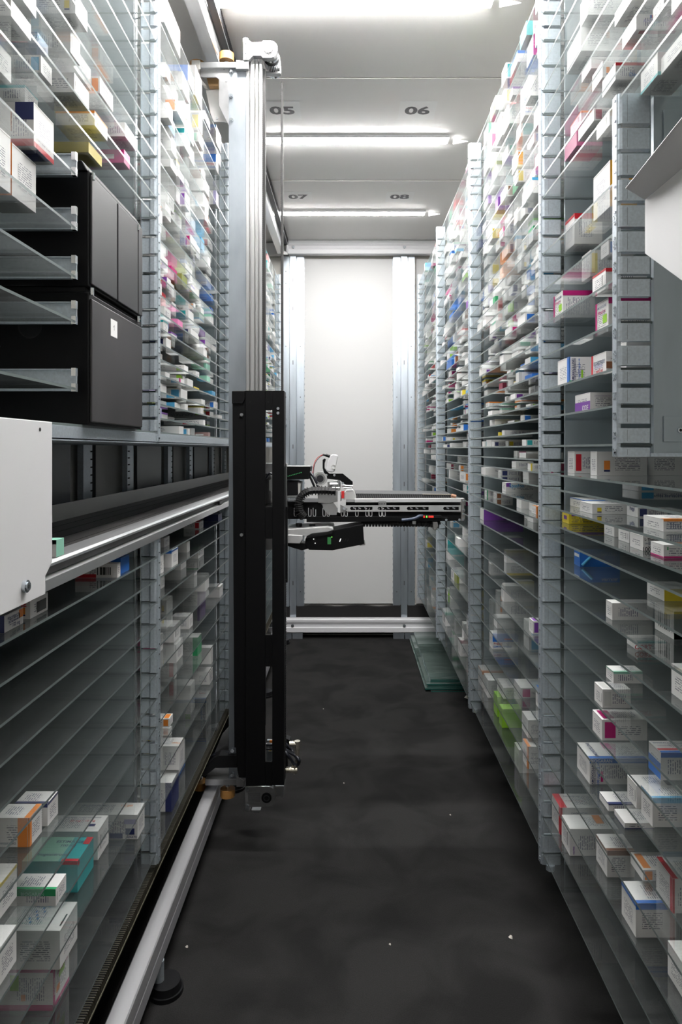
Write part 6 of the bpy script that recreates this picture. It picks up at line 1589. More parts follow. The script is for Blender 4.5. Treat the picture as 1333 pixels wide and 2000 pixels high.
R1 0.3240 0.624 1.937 0.075 0.080 0.032 s Y -
R3 -0.5730 0.476 4.230 0.119 0.072 0.036 k Y -
R2 1.0060 0.653 2.886 0.128 0.043 0.051 b A -
R1 0.1076 0.628 1.753 0.107 0.058 0.020 e P -
R3 0.3650 0.490 4.105 0.118 0.060 0.034 a D -
R1 0.6290 0.605 2.334 0.118 0.035 0.036 l O -
L1 1.0680 0.601 1.833 0.082 0.040 0.030 h B -
R2 0.6760 0.492 2.904 0.077 0.043 0.025 n P -
R2 0.8260 0.630 2.550 0.092 0.078 0.049 k N -
R3 0.4500 0.475 3.637 0.097 0.050 0.032 k D -
R2 0.2870 0.452 3.265 0.123 0.056 0.020 a E -
L1 0.4500 0.654 2.316 0.111 0.076 0.034 l Y -
R1 1.0680 0.657 2.183 0.081 0.071 0.039 l W -
R2 -0.7010 0.474 3.273 0.080 0.053 0.030 n L -
R2 0.2506 0.494 3.086 0.128 0.072 0.017 s C -
R3 0.8260 0.493 4.097 0.109 0.038 0.037 s W -
R3 -0.2470 0.451 3.495 0.077 0.065 0.035 k O -
R3 0.4080 0.485 3.560 0.086 0.059 0.033 e W -
R2 0.4080 0.448 3.305 0.098 0.058 0.025 s N -
R3 0.3650 0.450 3.825 0.099 0.033 0.034 k C -
R3 0.4930 0.475 4.143 0.121 0.052 0.032 e W -
R2 0.4930 0.487 2.875 0.097 0.072 0.018 n Z -
R2 0.3240 0.498 2.550 0.079 0.048 0.017 t R -
R3 0.5810 0.475 3.673 0.123 0.035 0.025 s C -
L1 0.5350 0.601 2.277 0.100 0.037 0.037 e C -
R2 1.0680 0.649 2.719 0.110 0.084 0.044 b W -
R3 0.3650 0.473 3.631 0.107 0.047 0.027 s W -
R2 0.2506 0.491 2.964 0.126 0.032 0.015 t T -
R2 1.0680 0.654 2.806 0.111 0.090 0.046 t C -
R3 0.6760 0.489 4.129 0.090 0.056 0.040 s W -
R1 0.3240 0.614 2.020 0.079 0.058 0.032 k M -
L1 0.9420 0.632 2.315 0.080 0.044 0.044 t W -
R3 1.0680 0.451 4.069 0.077 0.044 0.045 n C -
L1 0.3240 0.651 2.277 0.119 0.056 0.029 b B -
R1 0.1370 0.618 2.315 0.112 0.068 0.031 k W -
L1 0.2870 0.660 2.151 0.106 0.052 0.028 t N -
R3 -0.1265 0.463 3.948 0.107 0.038 0.031 b W -
R3 1.0060 0.458 3.733 0.109 0.079 0.026 h M -
R2 0.4930 0.449 3.259 0.118 0.048 0.019 k W -
R3 0.3240 0.492 4.038 0.108 0.031 0.032 b W -
R3 0.4080 0.472 3.495 0.087 0.063 0.028 h W -
L1 0.5810 0.627 2.266 0.072 0.089 0.039 b B -
R3 0.0414 0.484 3.678 0.114 0.061 0.024 l C -
L1 0.1370 0.619 2.182 0.100 0.040 0.031 s G -
L1 0.1370 0.647 1.605 0.082 0.034 0.019 b M -
R1 0.8260 0.630 2.335 0.081 0.041 0.043 k W -
R2 -0.6380 0.637 2.771 0.089 0.054 0.055 l W -
R1 0.1076 0.488 2.348 0.078 0.077 0.013 s O -
R3 0.4930 0.454 3.752 0.134 0.081 0.021 s Y -
R3 -0.7010 0.481 4.229 0.118 0.037 0.031 k C -
R1 -0.0526 0.619 1.679 0.074 0.059 0.021 h A -
R3 0.2140 0.468 4.082 0.120 0.072 0.028 b M -
R3 1.0680 0.478 3.911 0.082 0.078 0.036 b W -
R1 0.4500 0.632 1.907 0.080 0.037 0.028 e Z -
R3 0.3650 0.452 4.036 0.124 0.058 0.026 k W -
R3 -0.0526 0.467 3.495 0.113 0.059 0.021 e B -
R3 0.3650 0.452 3.748 0.104 0.074 0.026 b W -
R3 -0.0225 0.479 3.939 0.131 0.077 0.023 s W -
L1 0.3240 0.654 2.018 0.102 0.066 0.023 k I -
L1 0.7730 0.628 1.856 0.072 0.042 0.028 e W -
R3 0.2506 0.493 3.903 0.135 0.063 0.022 b M -
R1 0.1370 0.636 2.172 0.098 0.051 0.029 l C -
R3 -0.0526 0.456 3.731 0.126 0.076 0.021 s N -
R1 0.4500 0.618 1.766 0.088 0.050 0.020 s Z -
R3 0.0414 0.479 3.868 0.122 0.033 0.024 s L -
R2 0.4930 0.497 3.137 0.083 0.059 0.022 k W -
R3 0.6290 0.463 3.742 0.090 0.040 0.030 b A -
R2 0.3240 0.454 2.832 0.077 0.067 0.019 s Z -
R3 0.0095 0.491 4.033 0.134 0.068 0.023 k W -
L1 0.7250 0.653 2.305 0.122 0.044 0.026 l M -
R2 0.8260 0.652 2.632 0.103 0.084 0.037 b D -
R3 0.3240 0.450 4.157 0.099 0.072 0.032 k W -
R3 0.5810 0.467 4.244 0.122 0.065 0.028 b L -
R3 0.2506 0.462 3.786 0.120 0.031 0.023 t W -
L1 0.4080 0.657 1.903 0.083 0.071 0.022 a B -
R3 0.1370 0.481 3.672 0.077 0.071 0.031 l W -
L1 0.3240 0.628 2.087 0.127 0.040 0.020 l P -
R3 1.0060 0.466 4.192 0.097 0.079 0.032 b I -
R2 0.1770 0.489 2.954 0.093 0.067 0.016 b W -
R2 0.0095 0.449 3.188 0.132 0.072 0.014 k N -
L1 0.5810 0.642 2.365 0.129 0.080 0.024 s Y -
R3 0.2870 0.456 3.548 0.116 0.044 0.020 k W -
R1 0.1770 0.609 1.812 0.111 0.058 0.016 b B -
R3 0.6290 0.464 4.120 0.086 0.045 0.035 k E -
R3 0.0414 0.459 4.052 0.121 0.061 0.024 h M -
R3 0.2870 0.487 4.209 0.111 0.069 0.028 a W -
R2 0.4500 0.631 2.617 0.109 0.071 0.034 s W -
R3 0.1370 0.471 3.495 0.123 0.072 0.017 t T -
R2 0.2506 0.468 3.223 0.078 0.071 0.022 n M -
R3 0.5350 0.459 3.495 0.111 0.074 0.019 k E -
L1 0.7730 0.660 2.213 0.074 0.081 0.031 b W -
R1 0.2870 0.600 1.860 0.090 0.030 0.021 n I -
R3 0.0745 0.492 3.737 0.103 0.057 0.023 s B -
R1 0.0745 0.610 1.981 0.118 0.048 0.018 a C -
R3 0.4080 0.454 3.899 0.128 0.061 0.020 n R -
R2 0.0414 0.458 3.312 0.090 0.063 0.020 e B -
R2 0.4080 0.469 3.038 0.079 0.042 0.019 n W -
R2 1.0060 0.650 3.022 0.120 0.065 0.040 k W -
R3 -0.0526 0.472 3.869 0.137 0.078 0.018 k W -
L1 0.8260 0.617 2.201 0.097 0.041 0.026 h C -
R3 0.0414 0.471 3.741 0.092 0.074 0.024 b W -
R3 0.1370 0.471 3.639 0.096 0.032 0.023 k R -
R3 0.1770 0.476 3.788 0.080 0.066 0.028 e W -
R3 -0.1630 0.477 3.691 0.137 0.041 0.017 b O -
L1 0.0414 0.656 1.991 0.109 0.076 0.017 h V -
R3 0.4080 0.487 3.840 0.102 0.055 0.023 n W -
R2 0.3650 0.611 2.804 0.118 0.055 0.034 s W -
R1 0.3650 0.625 2.323 0.075 0.055 0.034 n W -
R3 -0.0225 0.474 3.692 0.094 0.050 0.023 k M -
R2 0.1370 0.625 2.550 0.105 0.046 0.031 s E -
R3 -0.1265 0.495 3.862 0.132 0.076 0.017 s C -
L1 0.2506 0.634 2.167 0.123 0.071 0.018 b R -
R2 0.2140 0.452 3.141 0.083 0.033 0.019 k L -
L1 0.1370 0.642 2.359 0.120 0.058 0.023 s W -
R3 0.1076 0.486 3.882 0.113 0.064 0.020 h D -
R3 0.0095 0.487 3.810 0.097 0.044 0.023 b V -
L1 0.0745 0.659 2.274 0.106 0.031 0.024 b D -
L1 0.4930 0.651 2.243 0.075 0.048 0.030 h B -
L1 0.1370 0.604 2.316 0.095 0.040 0.027 b W -
L1 0.3240 0.650 1.837 0.075 0.037 0.021 k W -
R2 0.7730 0.653 2.963 0.104 0.055 0.040 t A -
R3 0.1076 0.460 3.673 0.102 0.074 0.019 k I -
R3 0.4930 0.497 4.197 0.133 0.061 0.020 k C -
R2 0.5810 0.612 2.550 0.077 0.041 0.039 n A -
R2 -0.5150 0.604 3.276 0.119 0.059 0.043 s N -
R3 0.2140 0.483 4.158 0.089 0.079 0.028 s D -
R3 0.1076 0.457 3.748 0.109 0.041 0.019 k W -
R3 0.5810 0.467 3.710 0.099 0.061 0.020 s P -
R2 0.1076 0.485 3.235 0.083 0.036 0.018 k O -
R1 0.9420 0.615 2.214 0.077 0.067 0.027 n Y -
R2 0.9420 0.620 2.550 0.092 0.060 0.031 n W -
R2 0.2140 0.461 3.177 0.080 0.039 0.018 t N -
R3 0.4500 0.463 3.940 0.092 0.067 0.024 b G -
R3 0.8260 0.461 4.138 0.085 0.062 0.028 s G -
R3 -0.0526 0.458 3.650 0.111 0.072 0.016 e W -
R3 0.8840 0.497 3.958 0.080 0.050 0.026 a E -
R3 0.6760 0.475 3.752 0.085 0.048 0.022 e W -
R1 0.2140 0.648 1.884 0.078 0.033 0.019 s A -
R3 0.2140 0.470 3.948 0.076 0.043 0.028 s W -
R2 0.4080 0.653 2.888 0.103 0.076 0.033 e B -
L1 0.2870 0.615 2.207 0.084 0.045 0.024 n N -
R2 0.4500 0.623 2.847 0.118 0.048 0.030 e W -
R3 0.2140 0.464 3.549 0.097 0.060 0.017 e B -
R2 0.5810 0.645 2.921 0.090 0.050 0.039 n M -
R3 -0.1630 0.494 4.114 0.088 0.031 0.026 h D -
R2 0.7250 0.628 3.153 0.110 0.038 0.039 n A -
R1 0.1076 0.650 2.365 0.113 0.047 0.020 h G -
R1 0.5350 0.631 2.200 0.091 0.076 0.020 t V -
R3 0.3240 0.471 4.072 0.085 0.074 0.024 s B -
L1 0.1076 0.614 2.102 0.088 0.031 0.020 h T -
R2 0.8840 0.658 2.787 0.126 0.040 0.025 k E -
R2 0.3650 0.629 3.097 0.112 0.064 0.034 k Z -
R3 0.0745 0.473 3.903 0.079 0.034 0.024 t L -
R3 0.0414 0.470 3.495 0.111 0.035 0.014 n D -
R2 0.5350 0.632 3.200 0.110 0.058 0.037 a T -
R3 0.2870 0.495 3.790 0.102 0.063 0.017 s M -
R2 0.8260 0.603 2.959 0.102 0.038 0.034 s P -
L1 0.4080 0.602 2.162 0.085 0.064 0.020 k W -
R2 0.2506 0.648 2.631 0.108 0.053 0.025 t Y -
R3 0.4500 0.493 3.771 0.088 0.061 0.019 h W -
R3 -0.9270 0.635 3.576 0.107 0.051 0.047 k W -
R3 -0.0225 0.450 4.100 0.089 0.036 0.023 h W -
R3 1.0060 0.609 3.495 0.086 0.082 0.051 s P -
R2 0.2506 0.656 2.856 0.121 0.057 0.025 k D -
R2 0.1770 0.640 2.550 0.080 0.069 0.028 k B -
L1 0.1770 0.640 1.970 0.080 0.036 0.018 k Y -
R3 -0.9270 0.657 3.697 0.096 0.068 0.052 b A -
R1 0.4930 0.645 2.108 0.077 0.087 0.018 h E -
R3 0.9420 0.617 3.595 0.115 0.065 0.042 n Y -
R2 1.0680 0.652 3.303 0.115 0.066 0.034 k W -
R3 0.2506 0.457 3.722 0.088 0.053 0.018 a W -
R2 0.4080 0.628 2.622 0.082 0.060 0.029 h W -
R3 0.6760 0.475 3.972 0.078 0.036 0.023 n M -
R3 0.1770 0.473 3.642 0.085 0.037 0.017 a V -
R1 0.3240 0.656 2.337 0.090 0.060 0.020 b W -
R2 0.0745 0.603 2.932 0.123 0.076 0.024 k Z -
R2 0.3240 0.613 2.906 0.089 0.060 0.032 b W -
R3 -0.0225 0.479 4.138 0.084 0.056 0.021 s B -
R3 0.3240 0.466 3.883 0.077 0.038 0.019 n T -
R3 0.6760 0.610 3.811 0.116 0.064 0.040 s I -
R3 1.0680 0.623 3.989 0.108 0.070 0.046 s D -
L1 0.2506 0.625 2.086 0.072 0.079 0.016 b V -
R2 0.4500 0.618 2.994 0.085 0.088 0.030 k C -
L1 0.1076 0.643 2.334 0.080 0.039 0.020 e W -
R3 -0.0225 0.474 3.891 0.078 0.039 0.019 k W -
R3 -0.5730 0.659 3.891 0.095 0.050 0.049 e M -
R2 0.2870 0.601 2.872 0.083 0.065 0.028 s E -
R3 0.7730 0.605 3.585 0.084 0.069 0.044 k L -
R3 -0.1940 0.458 4.253 0.132 0.072 0.013 s W -
R3 0.1076 0.454 4.195 0.078 0.079 0.020 e W -
R3 0.5350 0.618 3.495 0.123 0.062 0.029 l W -
R3 0.5810 0.653 3.673 0.126 0.088 0.030 k W -
R2 0.6290 0.633 3.232 0.074 0.056 0.038 k B -
R3 0.7730 0.634 4.136 0.108 0.072 0.044 l A -
R2 -0.2470 0.612 3.123 0.076 0.076 0.033 b Y -
L1 0.2506 0.619 2.315 0.080 0.060 0.017 b W -
R3 0.0095 0.492 4.179 0.082 0.079 0.017 a D -
R2 0.3650 0.607 2.666 0.092 0.068 0.020 t Z -
R2 0.8840 0.601 3.136 0.077 0.046 0.035 h D -
R2 0.8840 0.603 3.246 0.081 0.065 0.034 s M -
R3 0.1770 0.475 3.987 0.089 0.039 0.015 n Z -
R2 -0.1630 0.642 2.872 0.119 0.038 0.019 k E -
R2 0.0414 0.638 2.690 0.072 0.056 0.024 t W -
R3 1.0060 0.618 4.132 0.085 0.057 0.051 l M -
R2 0.4930 0.617 2.902 0.093 0.037 0.023 h T -
R3 0.9420 0.646 3.970 0.087 0.076 0.044 k A -
R2 0.4500 0.658 3.249 0.109 0.084 0.023 l G -
R2 0.0745 0.622 2.673 0.072 0.043 0.024 s C -
R3 0.3240 0.647 3.845 0.120 0.040 0.032 n T -
R3 0.8260 0.641 4.012 0.083 0.041 0.049 s C -
R3 0.1076 0.480 4.007 0.083 0.040 0.015 k G -
R1 0.1076 0.628 2.006 0.071 0.036 0.013 e A -
R3 0.1370 0.626 3.564 0.102 0.041 0.031 e W -
R2 0.2870 0.637 3.134 0.079 0.061 0.028 b Y -
R2 -0.1940 0.600 2.895 0.084 0.057 0.022 b W -
R3 0.2506 0.486 4.245 0.078 0.053 0.016 a C -
R2 -0.1940 0.643 3.268 0.106 0.047 0.022 s O -
R2 0.1076 0.633 2.798 0.106 0.038 0.016 s Z -
R2 0.3650 0.658 3.234 0.085 0.055 0.025 k T -
R3 -0.7010 0.637 4.040 0.102 0.030 0.035 n W -
R2 0.2506 0.624 2.923 0.078 0.063 0.021 k N -
R2 0.3650 0.615 2.627 0.078 0.037 0.017 k N -
R2 0.3650 0.628 3.023 0.084 0.064 0.020 b C -
R3 -0.3510 0.656 4.157 0.095 0.078 0.035 n I -
R3 0.4930 0.640 3.951 0.094 0.041 0.033 s I -
R2 0.2140 0.645 2.942 0.078 0.052 0.021 a W -
R3 0.5810 0.609 4.014 0.078 0.080 0.038 l W -
R2 0.2140 0.615 3.315 0.117 0.064 0.018 e W -
R3 0.5350 0.605 3.559 0.117 0.039 0.021 k W -
R2 0.3650 0.645 2.863 0.075 0.047 0.020 l W -
R2 0.2506 0.628 3.110 0.101 0.035 0.018 a N -
R2 0.1076 0.630 2.840 0.098 0.046 0.015 s C -
R3 -0.0225 0.622 3.495 0.098 0.058 0.023 b W -
L3 -0.7720 0.478 3.641 0.125 0.045 0.062 h C -
R3 0.8260 0.615 4.110 0.077 0.066 0.040 l W -
R3 0.1370 0.632 3.610 0.101 0.079 0.023 n W -
R3 0.6760 0.613 3.979 0.116 0.042 0.025 a C -
R2 0.2506 0.631 3.238 0.086 0.061 0.021 s L -
R2 0.2506 0.625 3.064 0.080 0.043 0.020 l O -
R2 0.1370 0.627 3.027 0.081 0.036 0.020 s Z -
R2 0.0414 0.637 2.937 0.091 0.078 0.015 k C -
R3 0.1770 0.654 3.495 0.124 0.039 0.017 b R -
R3 0.3240 0.605 4.154 0.091 0.041 0.032 t B -
R3 0.2870 0.622 3.650 0.097 0.049 0.023 l W -
R3 0.2140 0.603 3.900 0.129 0.070 0.019 h W -
R3 0.2870 0.612 3.757 0.078 0.055 0.028 a V -
L3 0.8840 0.457 3.667 0.134 0.053 0.049 k Y -
R3 0.3650 0.652 4.089 0.072 0.053 0.034 e W -
R3 0.0414 0.625 3.826 0.090 0.057 0.024 h W -
L3 0.8840 0.460 3.724 0.130 0.048 0.049 k T -
L3 1.0680 0.485 3.701 0.133 0.072 0.046 b A -
R3 0.1076 0.615 3.963 0.115 0.036 0.020 e W -
L3 -0.4020 0.479 3.495 0.130 0.033 0.042 s W -
L3 0.9420 0.471 3.686 0.130 0.043 0.046 s B -
R3 0.1076 0.645 3.920 0.109 0.033 0.020 e W -
L3 1.0060 0.453 3.574 0.128 0.047 0.043 t L -
R3 0.4930 0.616 3.754 0.073 0.078 0.025 b T -
R3 0.1076 0.652 4.080 0.109 0.077 0.020 t M -
L3 0.9420 0.495 4.065 0.133 0.064 0.052 s Z -
R2 0.0745 0.633 3.153 0.075 0.041 0.018 s P -
R3 0.1076 0.631 3.609 0.083 0.069 0.020 b P -
L3 0.6290 0.451 3.495 0.129 0.084 0.038 k C -
R3 0.3650 0.642 3.921 0.071 0.052 0.028 e I -
R2 0.1076 0.613 3.228 0.071 0.034 0.019 e W -
R3 0.2140 0.611 3.581 0.073 0.054 0.022 k W -
R3 0.1370 0.642 4.066 0.082 0.063 0.025 l W -
L3 0.6290 0.492 3.589 0.134 0.055 0.038 s Z -
R3 0.3650 0.622 4.146 0.098 0.079 0.021 a E -
L3 -0.3510 0.482 3.817 0.132 0.047 0.043 n C -
R3 0.3650 0.638 3.495 0.080 0.040 0.018 s N -
L3 1.0680 0.478 3.495 0.138 0.078 0.031 s M -
L3 0.8260 0.475 4.139 0.128 0.064 0.047 s C -
L3 -0.4586 0.476 4.171 0.130 0.056 0.048 a W -
L3 0.8260 0.457 3.742 0.116 0.046 0.043 b W -
R3 0.2140 0.650 3.688 0.096 0.033 0.017 k W -
L3 0.6290 0.469 3.647 0.135 0.055 0.034 s W -
L3 0.6290 0.474 3.705 0.125 0.075 0.037 s G -
L3 1.0060 0.467 3.712 0.096 0.066 0.047 t N -
L3 0.6760 0.458 3.792 0.119 0.065 0.040 e W -
L3 -0.5150 0.456 3.825 0.127 0.047 0.039 h B -
R3 0.2506 0.601 4.169 0.130 0.054 0.015 k W -
L3 0.4930 0.461 3.636 0.131 0.061 0.033 e W -
L3 0.5350 0.496 3.977 0.137 0.064 0.037 b A -
R3 0.5810 0.617 4.191 0.078 0.054 0.023 e W -
L3 0.6760 0.462 4.009 0.131 0.064 0.039 t E -
L3 -0.3510 0.458 3.725 0.115 0.040 0.038 t W -
L3 0.6760 0.471 3.542 0.107 0.077 0.035 k R -
L3 0.3240 0.481 3.495 0.131 0.079 0.028 k A -
L3 1.0060 0.456 3.788 0.098 0.074 0.044 n T -
R3 0.0745 0.649 4.226 0.088 0.062 0.020 n M -
L2 0.3240 0.451 3.275 0.116 0.070 0.028 e C -
L3 1.0680 0.465 3.920 0.098 0.070 0.046 b C -
L3 -0.7010 0.480 3.495 0.119 0.062 0.030 e W -
L3 1.0680 0.462 3.834 0.124 0.076 0.035 a R -
L3 1.0680 0.475 3.778 0.095 0.046 0.044 l B -
L3 0.9420 0.455 3.987 0.087 0.076 0.052 h I -
L3 0.3650 0.484 3.940 0.134 0.058 0.034 e N -
L3 0.3240 0.482 3.718 0.139 0.057 0.028 b D -
L3 0.1770 0.497 3.549 0.124 0.079 0.028 k W -
L3 0.3650 0.465 3.583 0.114 0.074 0.031 l G -
L3 0.5810 0.477 3.608 0.121 0.059 0.030 s W -
L3 0.3650 0.469 3.724 0.110 0.073 0.034 s T -
R3 0.0745 0.624 4.037 0.080 0.039 0.018 k A -
L3 0.7730 0.454 4.080 0.102 0.051 0.044 b B -
L3 0.6760 0.473 3.495 0.100 0.045 0.033 s A -
L3 0.2870 0.477 3.718 0.129 0.076 0.028 a W -
L3 0.3650 0.456 3.660 0.138 0.062 0.026 l B -
L3 0.1370 0.481 3.543 0.106 0.050 0.031 t B -
L3 0.3650 0.497 3.800 0.124 0.030 0.031 b W -
L3 0.8260 0.481 3.678 0.123 0.061 0.028 e W -
L3 0.8840 0.496 3.827 0.095 0.075 0.038 h W -
L3 0.6760 0.492 3.941 0.121 0.058 0.033 s B -
R3 0.2870 0.660 3.932 0.085 0.043 0.015 t W -
L3 0.2506 0.456 3.809 0.134 0.064 0.027 k G -
L3 0.5810 0.487 3.812 0.095 0.053 0.038 t W -
L3 0.3240 0.458 3.785 0.111 0.065 0.032 l V -
L3 0.8260 0.492 3.967 0.098 0.070 0.039 b M -
L3 0.6290 0.468 3.892 0.131 0.036 0.029 l R -
L3 0.7730 0.483 3.782 0.135 0.073 0.025 s I -
L3 1.0060 0.478 4.258 0.098 0.044 0.045 s C -
L3 0.5350 0.463 3.804 0.093 0.051 0.037 s A -
L3 -0.4020 0.489 4.134 0.126 0.034 0.033 k E -
L3 0.2140 0.472 3.751 0.120 0.062 0.028 e P -
L3 0.2140 0.496 3.922 0.135 0.036 0.028 s I -
L3 0.4930 0.485 3.700 0.118 0.061 0.027 h V -
L3 0.1770 0.462 3.898 0.135 0.035 0.027 h L -
L3 0.8840 0.492 3.912 0.108 0.057 0.033 l B -
L3 -0.4586 0.474 4.096 0.079 0.071 0.048 h W -
L3 1.0060 0.488 3.495 0.083 0.077 0.032 l C -
L3 0.2140 0.491 3.695 0.119 0.052 0.026 s W -
L3 0.6760 0.458 3.714 0.126 0.068 0.025 s C -
L3 0.0414 0.459 3.543 0.135 0.074 0.021 k V -
L3 0.7250 0.491 4.114 0.098 0.051 0.039 b C -
L3 0.3650 0.477 3.834 0.097 0.065 0.033 b I -
L3 0.4080 0.465 4.003 0.107 0.071 0.033 n G -
L3 -0.3510 0.472 3.917 0.102 0.076 0.032 l W -
L3 0.3240 0.494 3.852 0.104 0.032 0.032 t E -
L3 1.0060 0.454 3.917 0.134 0.079 0.025 l N -
L3 0.2140 0.452 3.613 0.120 0.080 0.023 n W -
L2 1.0680 0.451 3.303 0.078 0.065 0.029 k O -
L3 0.8260 0.452 3.594 0.078 0.081 0.033 k R -
L3 -0.7010 0.496 3.896 0.119 0.067 0.027 b G -
L3 0.5350 0.486 3.657 0.097 0.073 0.028 s Y -
L3 0.4500 0.474 3.665 0.112 0.041 0.025 k B -
L3 0.8840 0.496 3.782 0.092 0.043 0.032 b W -
L3 0.3650 0.488 4.047 0.096 0.069 0.034 a T -
L3 0.5350 0.450 4.107 0.089 0.080 0.037 k C -
L3 0.1370 0.458 3.495 0.139 0.038 0.018 k W -
L3 0.7250 0.457 3.582 0.098 0.046 0.026 h C -
L3 0.4080 0.477 4.238 0.108 0.057 0.033 s B -
L3 0.6290 0.455 3.932 0.094 0.045 0.033 k T -
L3 0.2506 0.470 4.054 0.132 0.039 0.025 b I -
L3 0.6290 0.448 4.260 0.132 0.081 0.027 b W -
L3 0.3650 0.486 4.201 0.104 0.032 0.034 t W -
L3 0.1770 0.477 3.631 0.136 0.067 0.019 s C -
L3 0.2870 0.450 4.086 0.134 0.055 0.025 t T -
L3 0.8260 0.452 3.792 0.084 0.080 0.032 n W -
L3 0.4930 0.457 3.583 0.083 0.042 0.030 s V -
L3 0.2506 0.484 3.554 0.089 0.040 0.027 b N -
L3 0.1076 0.476 3.715 0.133 0.038 0.020 e V -
L3 0.5810 0.479 3.670 0.076 0.057 0.033 t B -
L3 0.1770 0.464 3.816 0.097 0.072 0.028 k M -
L3 0.4500 0.456 3.846 0.082 0.037 0.034 t I -
L3 0.4080 0.475 4.076 0.094 0.046 0.033 n Z -
L3 0.4930 0.469 4.089 0.092 0.089 0.032 k N -
L3 0.2140 0.494 3.556 0.103 0.047 0.023 k V -
L3 0.1770 0.490 4.196 0.118 0.041 0.028 b W -
L3 0.5350 0.478 4.197 0.107 0.061 0.030 s W -
L3 0.5350 0.479 4.044 0.089 0.061 0.033 a V -
L3 0.0745 0.462 3.557 0.091 0.071 0.024 s W -
L3 0.2870 0.449 3.555 0.076 0.067 0.028 h W -
L3 1.0680 0.492 4.224 0.132 0.090 0.023 l B -
L3 -0.3510 0.479 3.647 0.092 0.074 0.024 e O -
L3 0.5350 0.471 3.495 0.078 0.084 0.025 e R -
L3 0.1076 0.471 3.822 0.126 0.045 0.020 b W -
L3 0.0745 0.468 4.135 0.125 0.031 0.024 s D -
L3 0.4930 0.481 4.005 0.080 0.074 0.032 n C -
L3 0.4500 0.450 3.984 0.082 0.075 0.031 b A -
L3 0.8840 0.456 4.154 0.103 0.044 0.028 n W -
L3 0.2506 0.460 3.926 0.135 0.046 0.019 k W -
L3 0.3240 0.454 4.085 0.083 0.069 0.032 k W -
L3 0.2140 0.477 3.960 0.126 0.050 0.020 b W -
L3 0.2140 0.463 4.066 0.098 0.035 0.028 l L -
L3 0.2140 0.480 3.495 0.100 0.057 0.019 e I -
L3 0.2506 0.480 3.597 0.117 0.030 0.018 k Y -
L3 0.2506 0.449 3.693 0.089 0.050 0.024 k R -
L3 0.4080 0.486 3.834 0.078 0.033 0.030 e O -
L3 0.3240 0.484 3.964 0.114 0.041 0.022 l W -
L3 0.1076 0.488 3.869 0.116 0.033 0.020 s W -
L3 0.3650 0.461 4.002 0.108 0.041 0.023 h V -
L3 0.3240 0.497 3.637 0.091 0.080 0.021 h V -
L3 0.0414 0.469 3.932 0.093 0.076 0.024 a B -
L3 0.3240 0.490 3.577 0.102 0.050 0.018 k W -
L3 0.1370 0.488 4.084 0.093 0.073 0.025 k B -
L3 0.3240 0.486 3.893 0.119 0.061 0.018 k G -
L3 0.1076 0.475 3.670 0.103 0.035 0.019 h T -
L3 0.4930 0.460 3.952 0.094 0.051 0.024 s T -
L3 0.1770 0.465 4.124 0.083 0.069 0.027 b R -
L3 0.1076 0.484 3.495 0.130 0.049 0.013 b O -
L3 0.6760 0.449 4.076 0.079 0.068 0.028 l W -
L3 0.6290 0.469 3.846 0.080 0.044 0.025 a W -
L3 0.4500 0.449 4.205 0.098 0.090 0.023 n C -
L3 0.0414 0.484 3.682 0.123 0.034 0.015 k Z -
L3 0.1076 0.461 3.603 0.115 0.065 0.015 k G -
L3 0.2870 0.472 3.495 0.079 0.050 0.020 s L -
L3 0.3650 0.453 3.901 0.113 0.037 0.018 k Y -
L3 0.2870 0.464 4.143 0.095 0.048 0.023 l O -
L3 0.2506 0.470 4.232 0.094 0.051 0.024 b P -
L3 0.1370 0.457 3.830 0.114 0.038 0.016 t A -
L3 0.1770 0.496 3.763 0.093 0.043 0.018 n A -
L3 0.2506 0.455 3.746 0.077 0.059 0.021 b O -
L3 0.2870 0.473 3.893 0.115 0.043 0.016 b L -
L3 0.4080 0.478 4.125 0.086 0.044 0.023 k Y -
L3 0.3240 0.470 4.015 0.110 0.060 0.017 a Y -
L3 0.1076 0.477 4.158 0.094 0.078 0.020 l W -
L3 0.1370 0.492 3.871 0.102 0.066 0.016 s Z -
L3 0.1770 0.488 3.993 0.097 0.068 0.017 k Z -
L3 0.2140 0.497 3.814 0.096 0.041 0.015 s O -
L3 0.1770 0.452 4.240 0.115 0.032 0.015 s I -
L3 0.1370 0.451 4.248 0.080 0.065 0.020 t L -
L3 0.2870 0.490 3.939 0.087 0.039 0.016 k W -
L3 0.1076 0.488 4.238 0.093 0.047 0.016 n T -
'''
# ---------------------------------------------------------------- medicine cartons
NW = ['', 'first', 'second', 'third', 'fourth', 'fifth', 'sixth', 'seventh', 'eighth', 'ninth', 'tenth']
def quad(mb, fc, s, L, w, h, a0, a1, b0, b1, m, e=.0003):
    """a printed patch on one face; near/top/bottom: a runs inwards from the aisle edge, b up (or away); aisle: a runs away from the camera, b up"""
    if fc == 'n': P = lambda a, b: (s * a * L, -e, b * h); U = L; V = h
    elif fc == 'a': P = lambda a, b: (-s * e, a * w, b * h); U = w; V = h
    elif fc == 't': P = lambda a, b: (s * a * L, b * w, h + e); U = L; V = w
    else: P = lambda a, b: (s * a * L, b * w, -e * .6); U = L; V = w
    mb.face([P(a0, b0), P(a1, b0), P(a1, b1), P(a0, b1)], m, [(a0 * U, b0 * V), (a1 * U, b0 * V), (a1 * U, b1 * V), (a0 * U, b1 * V)])
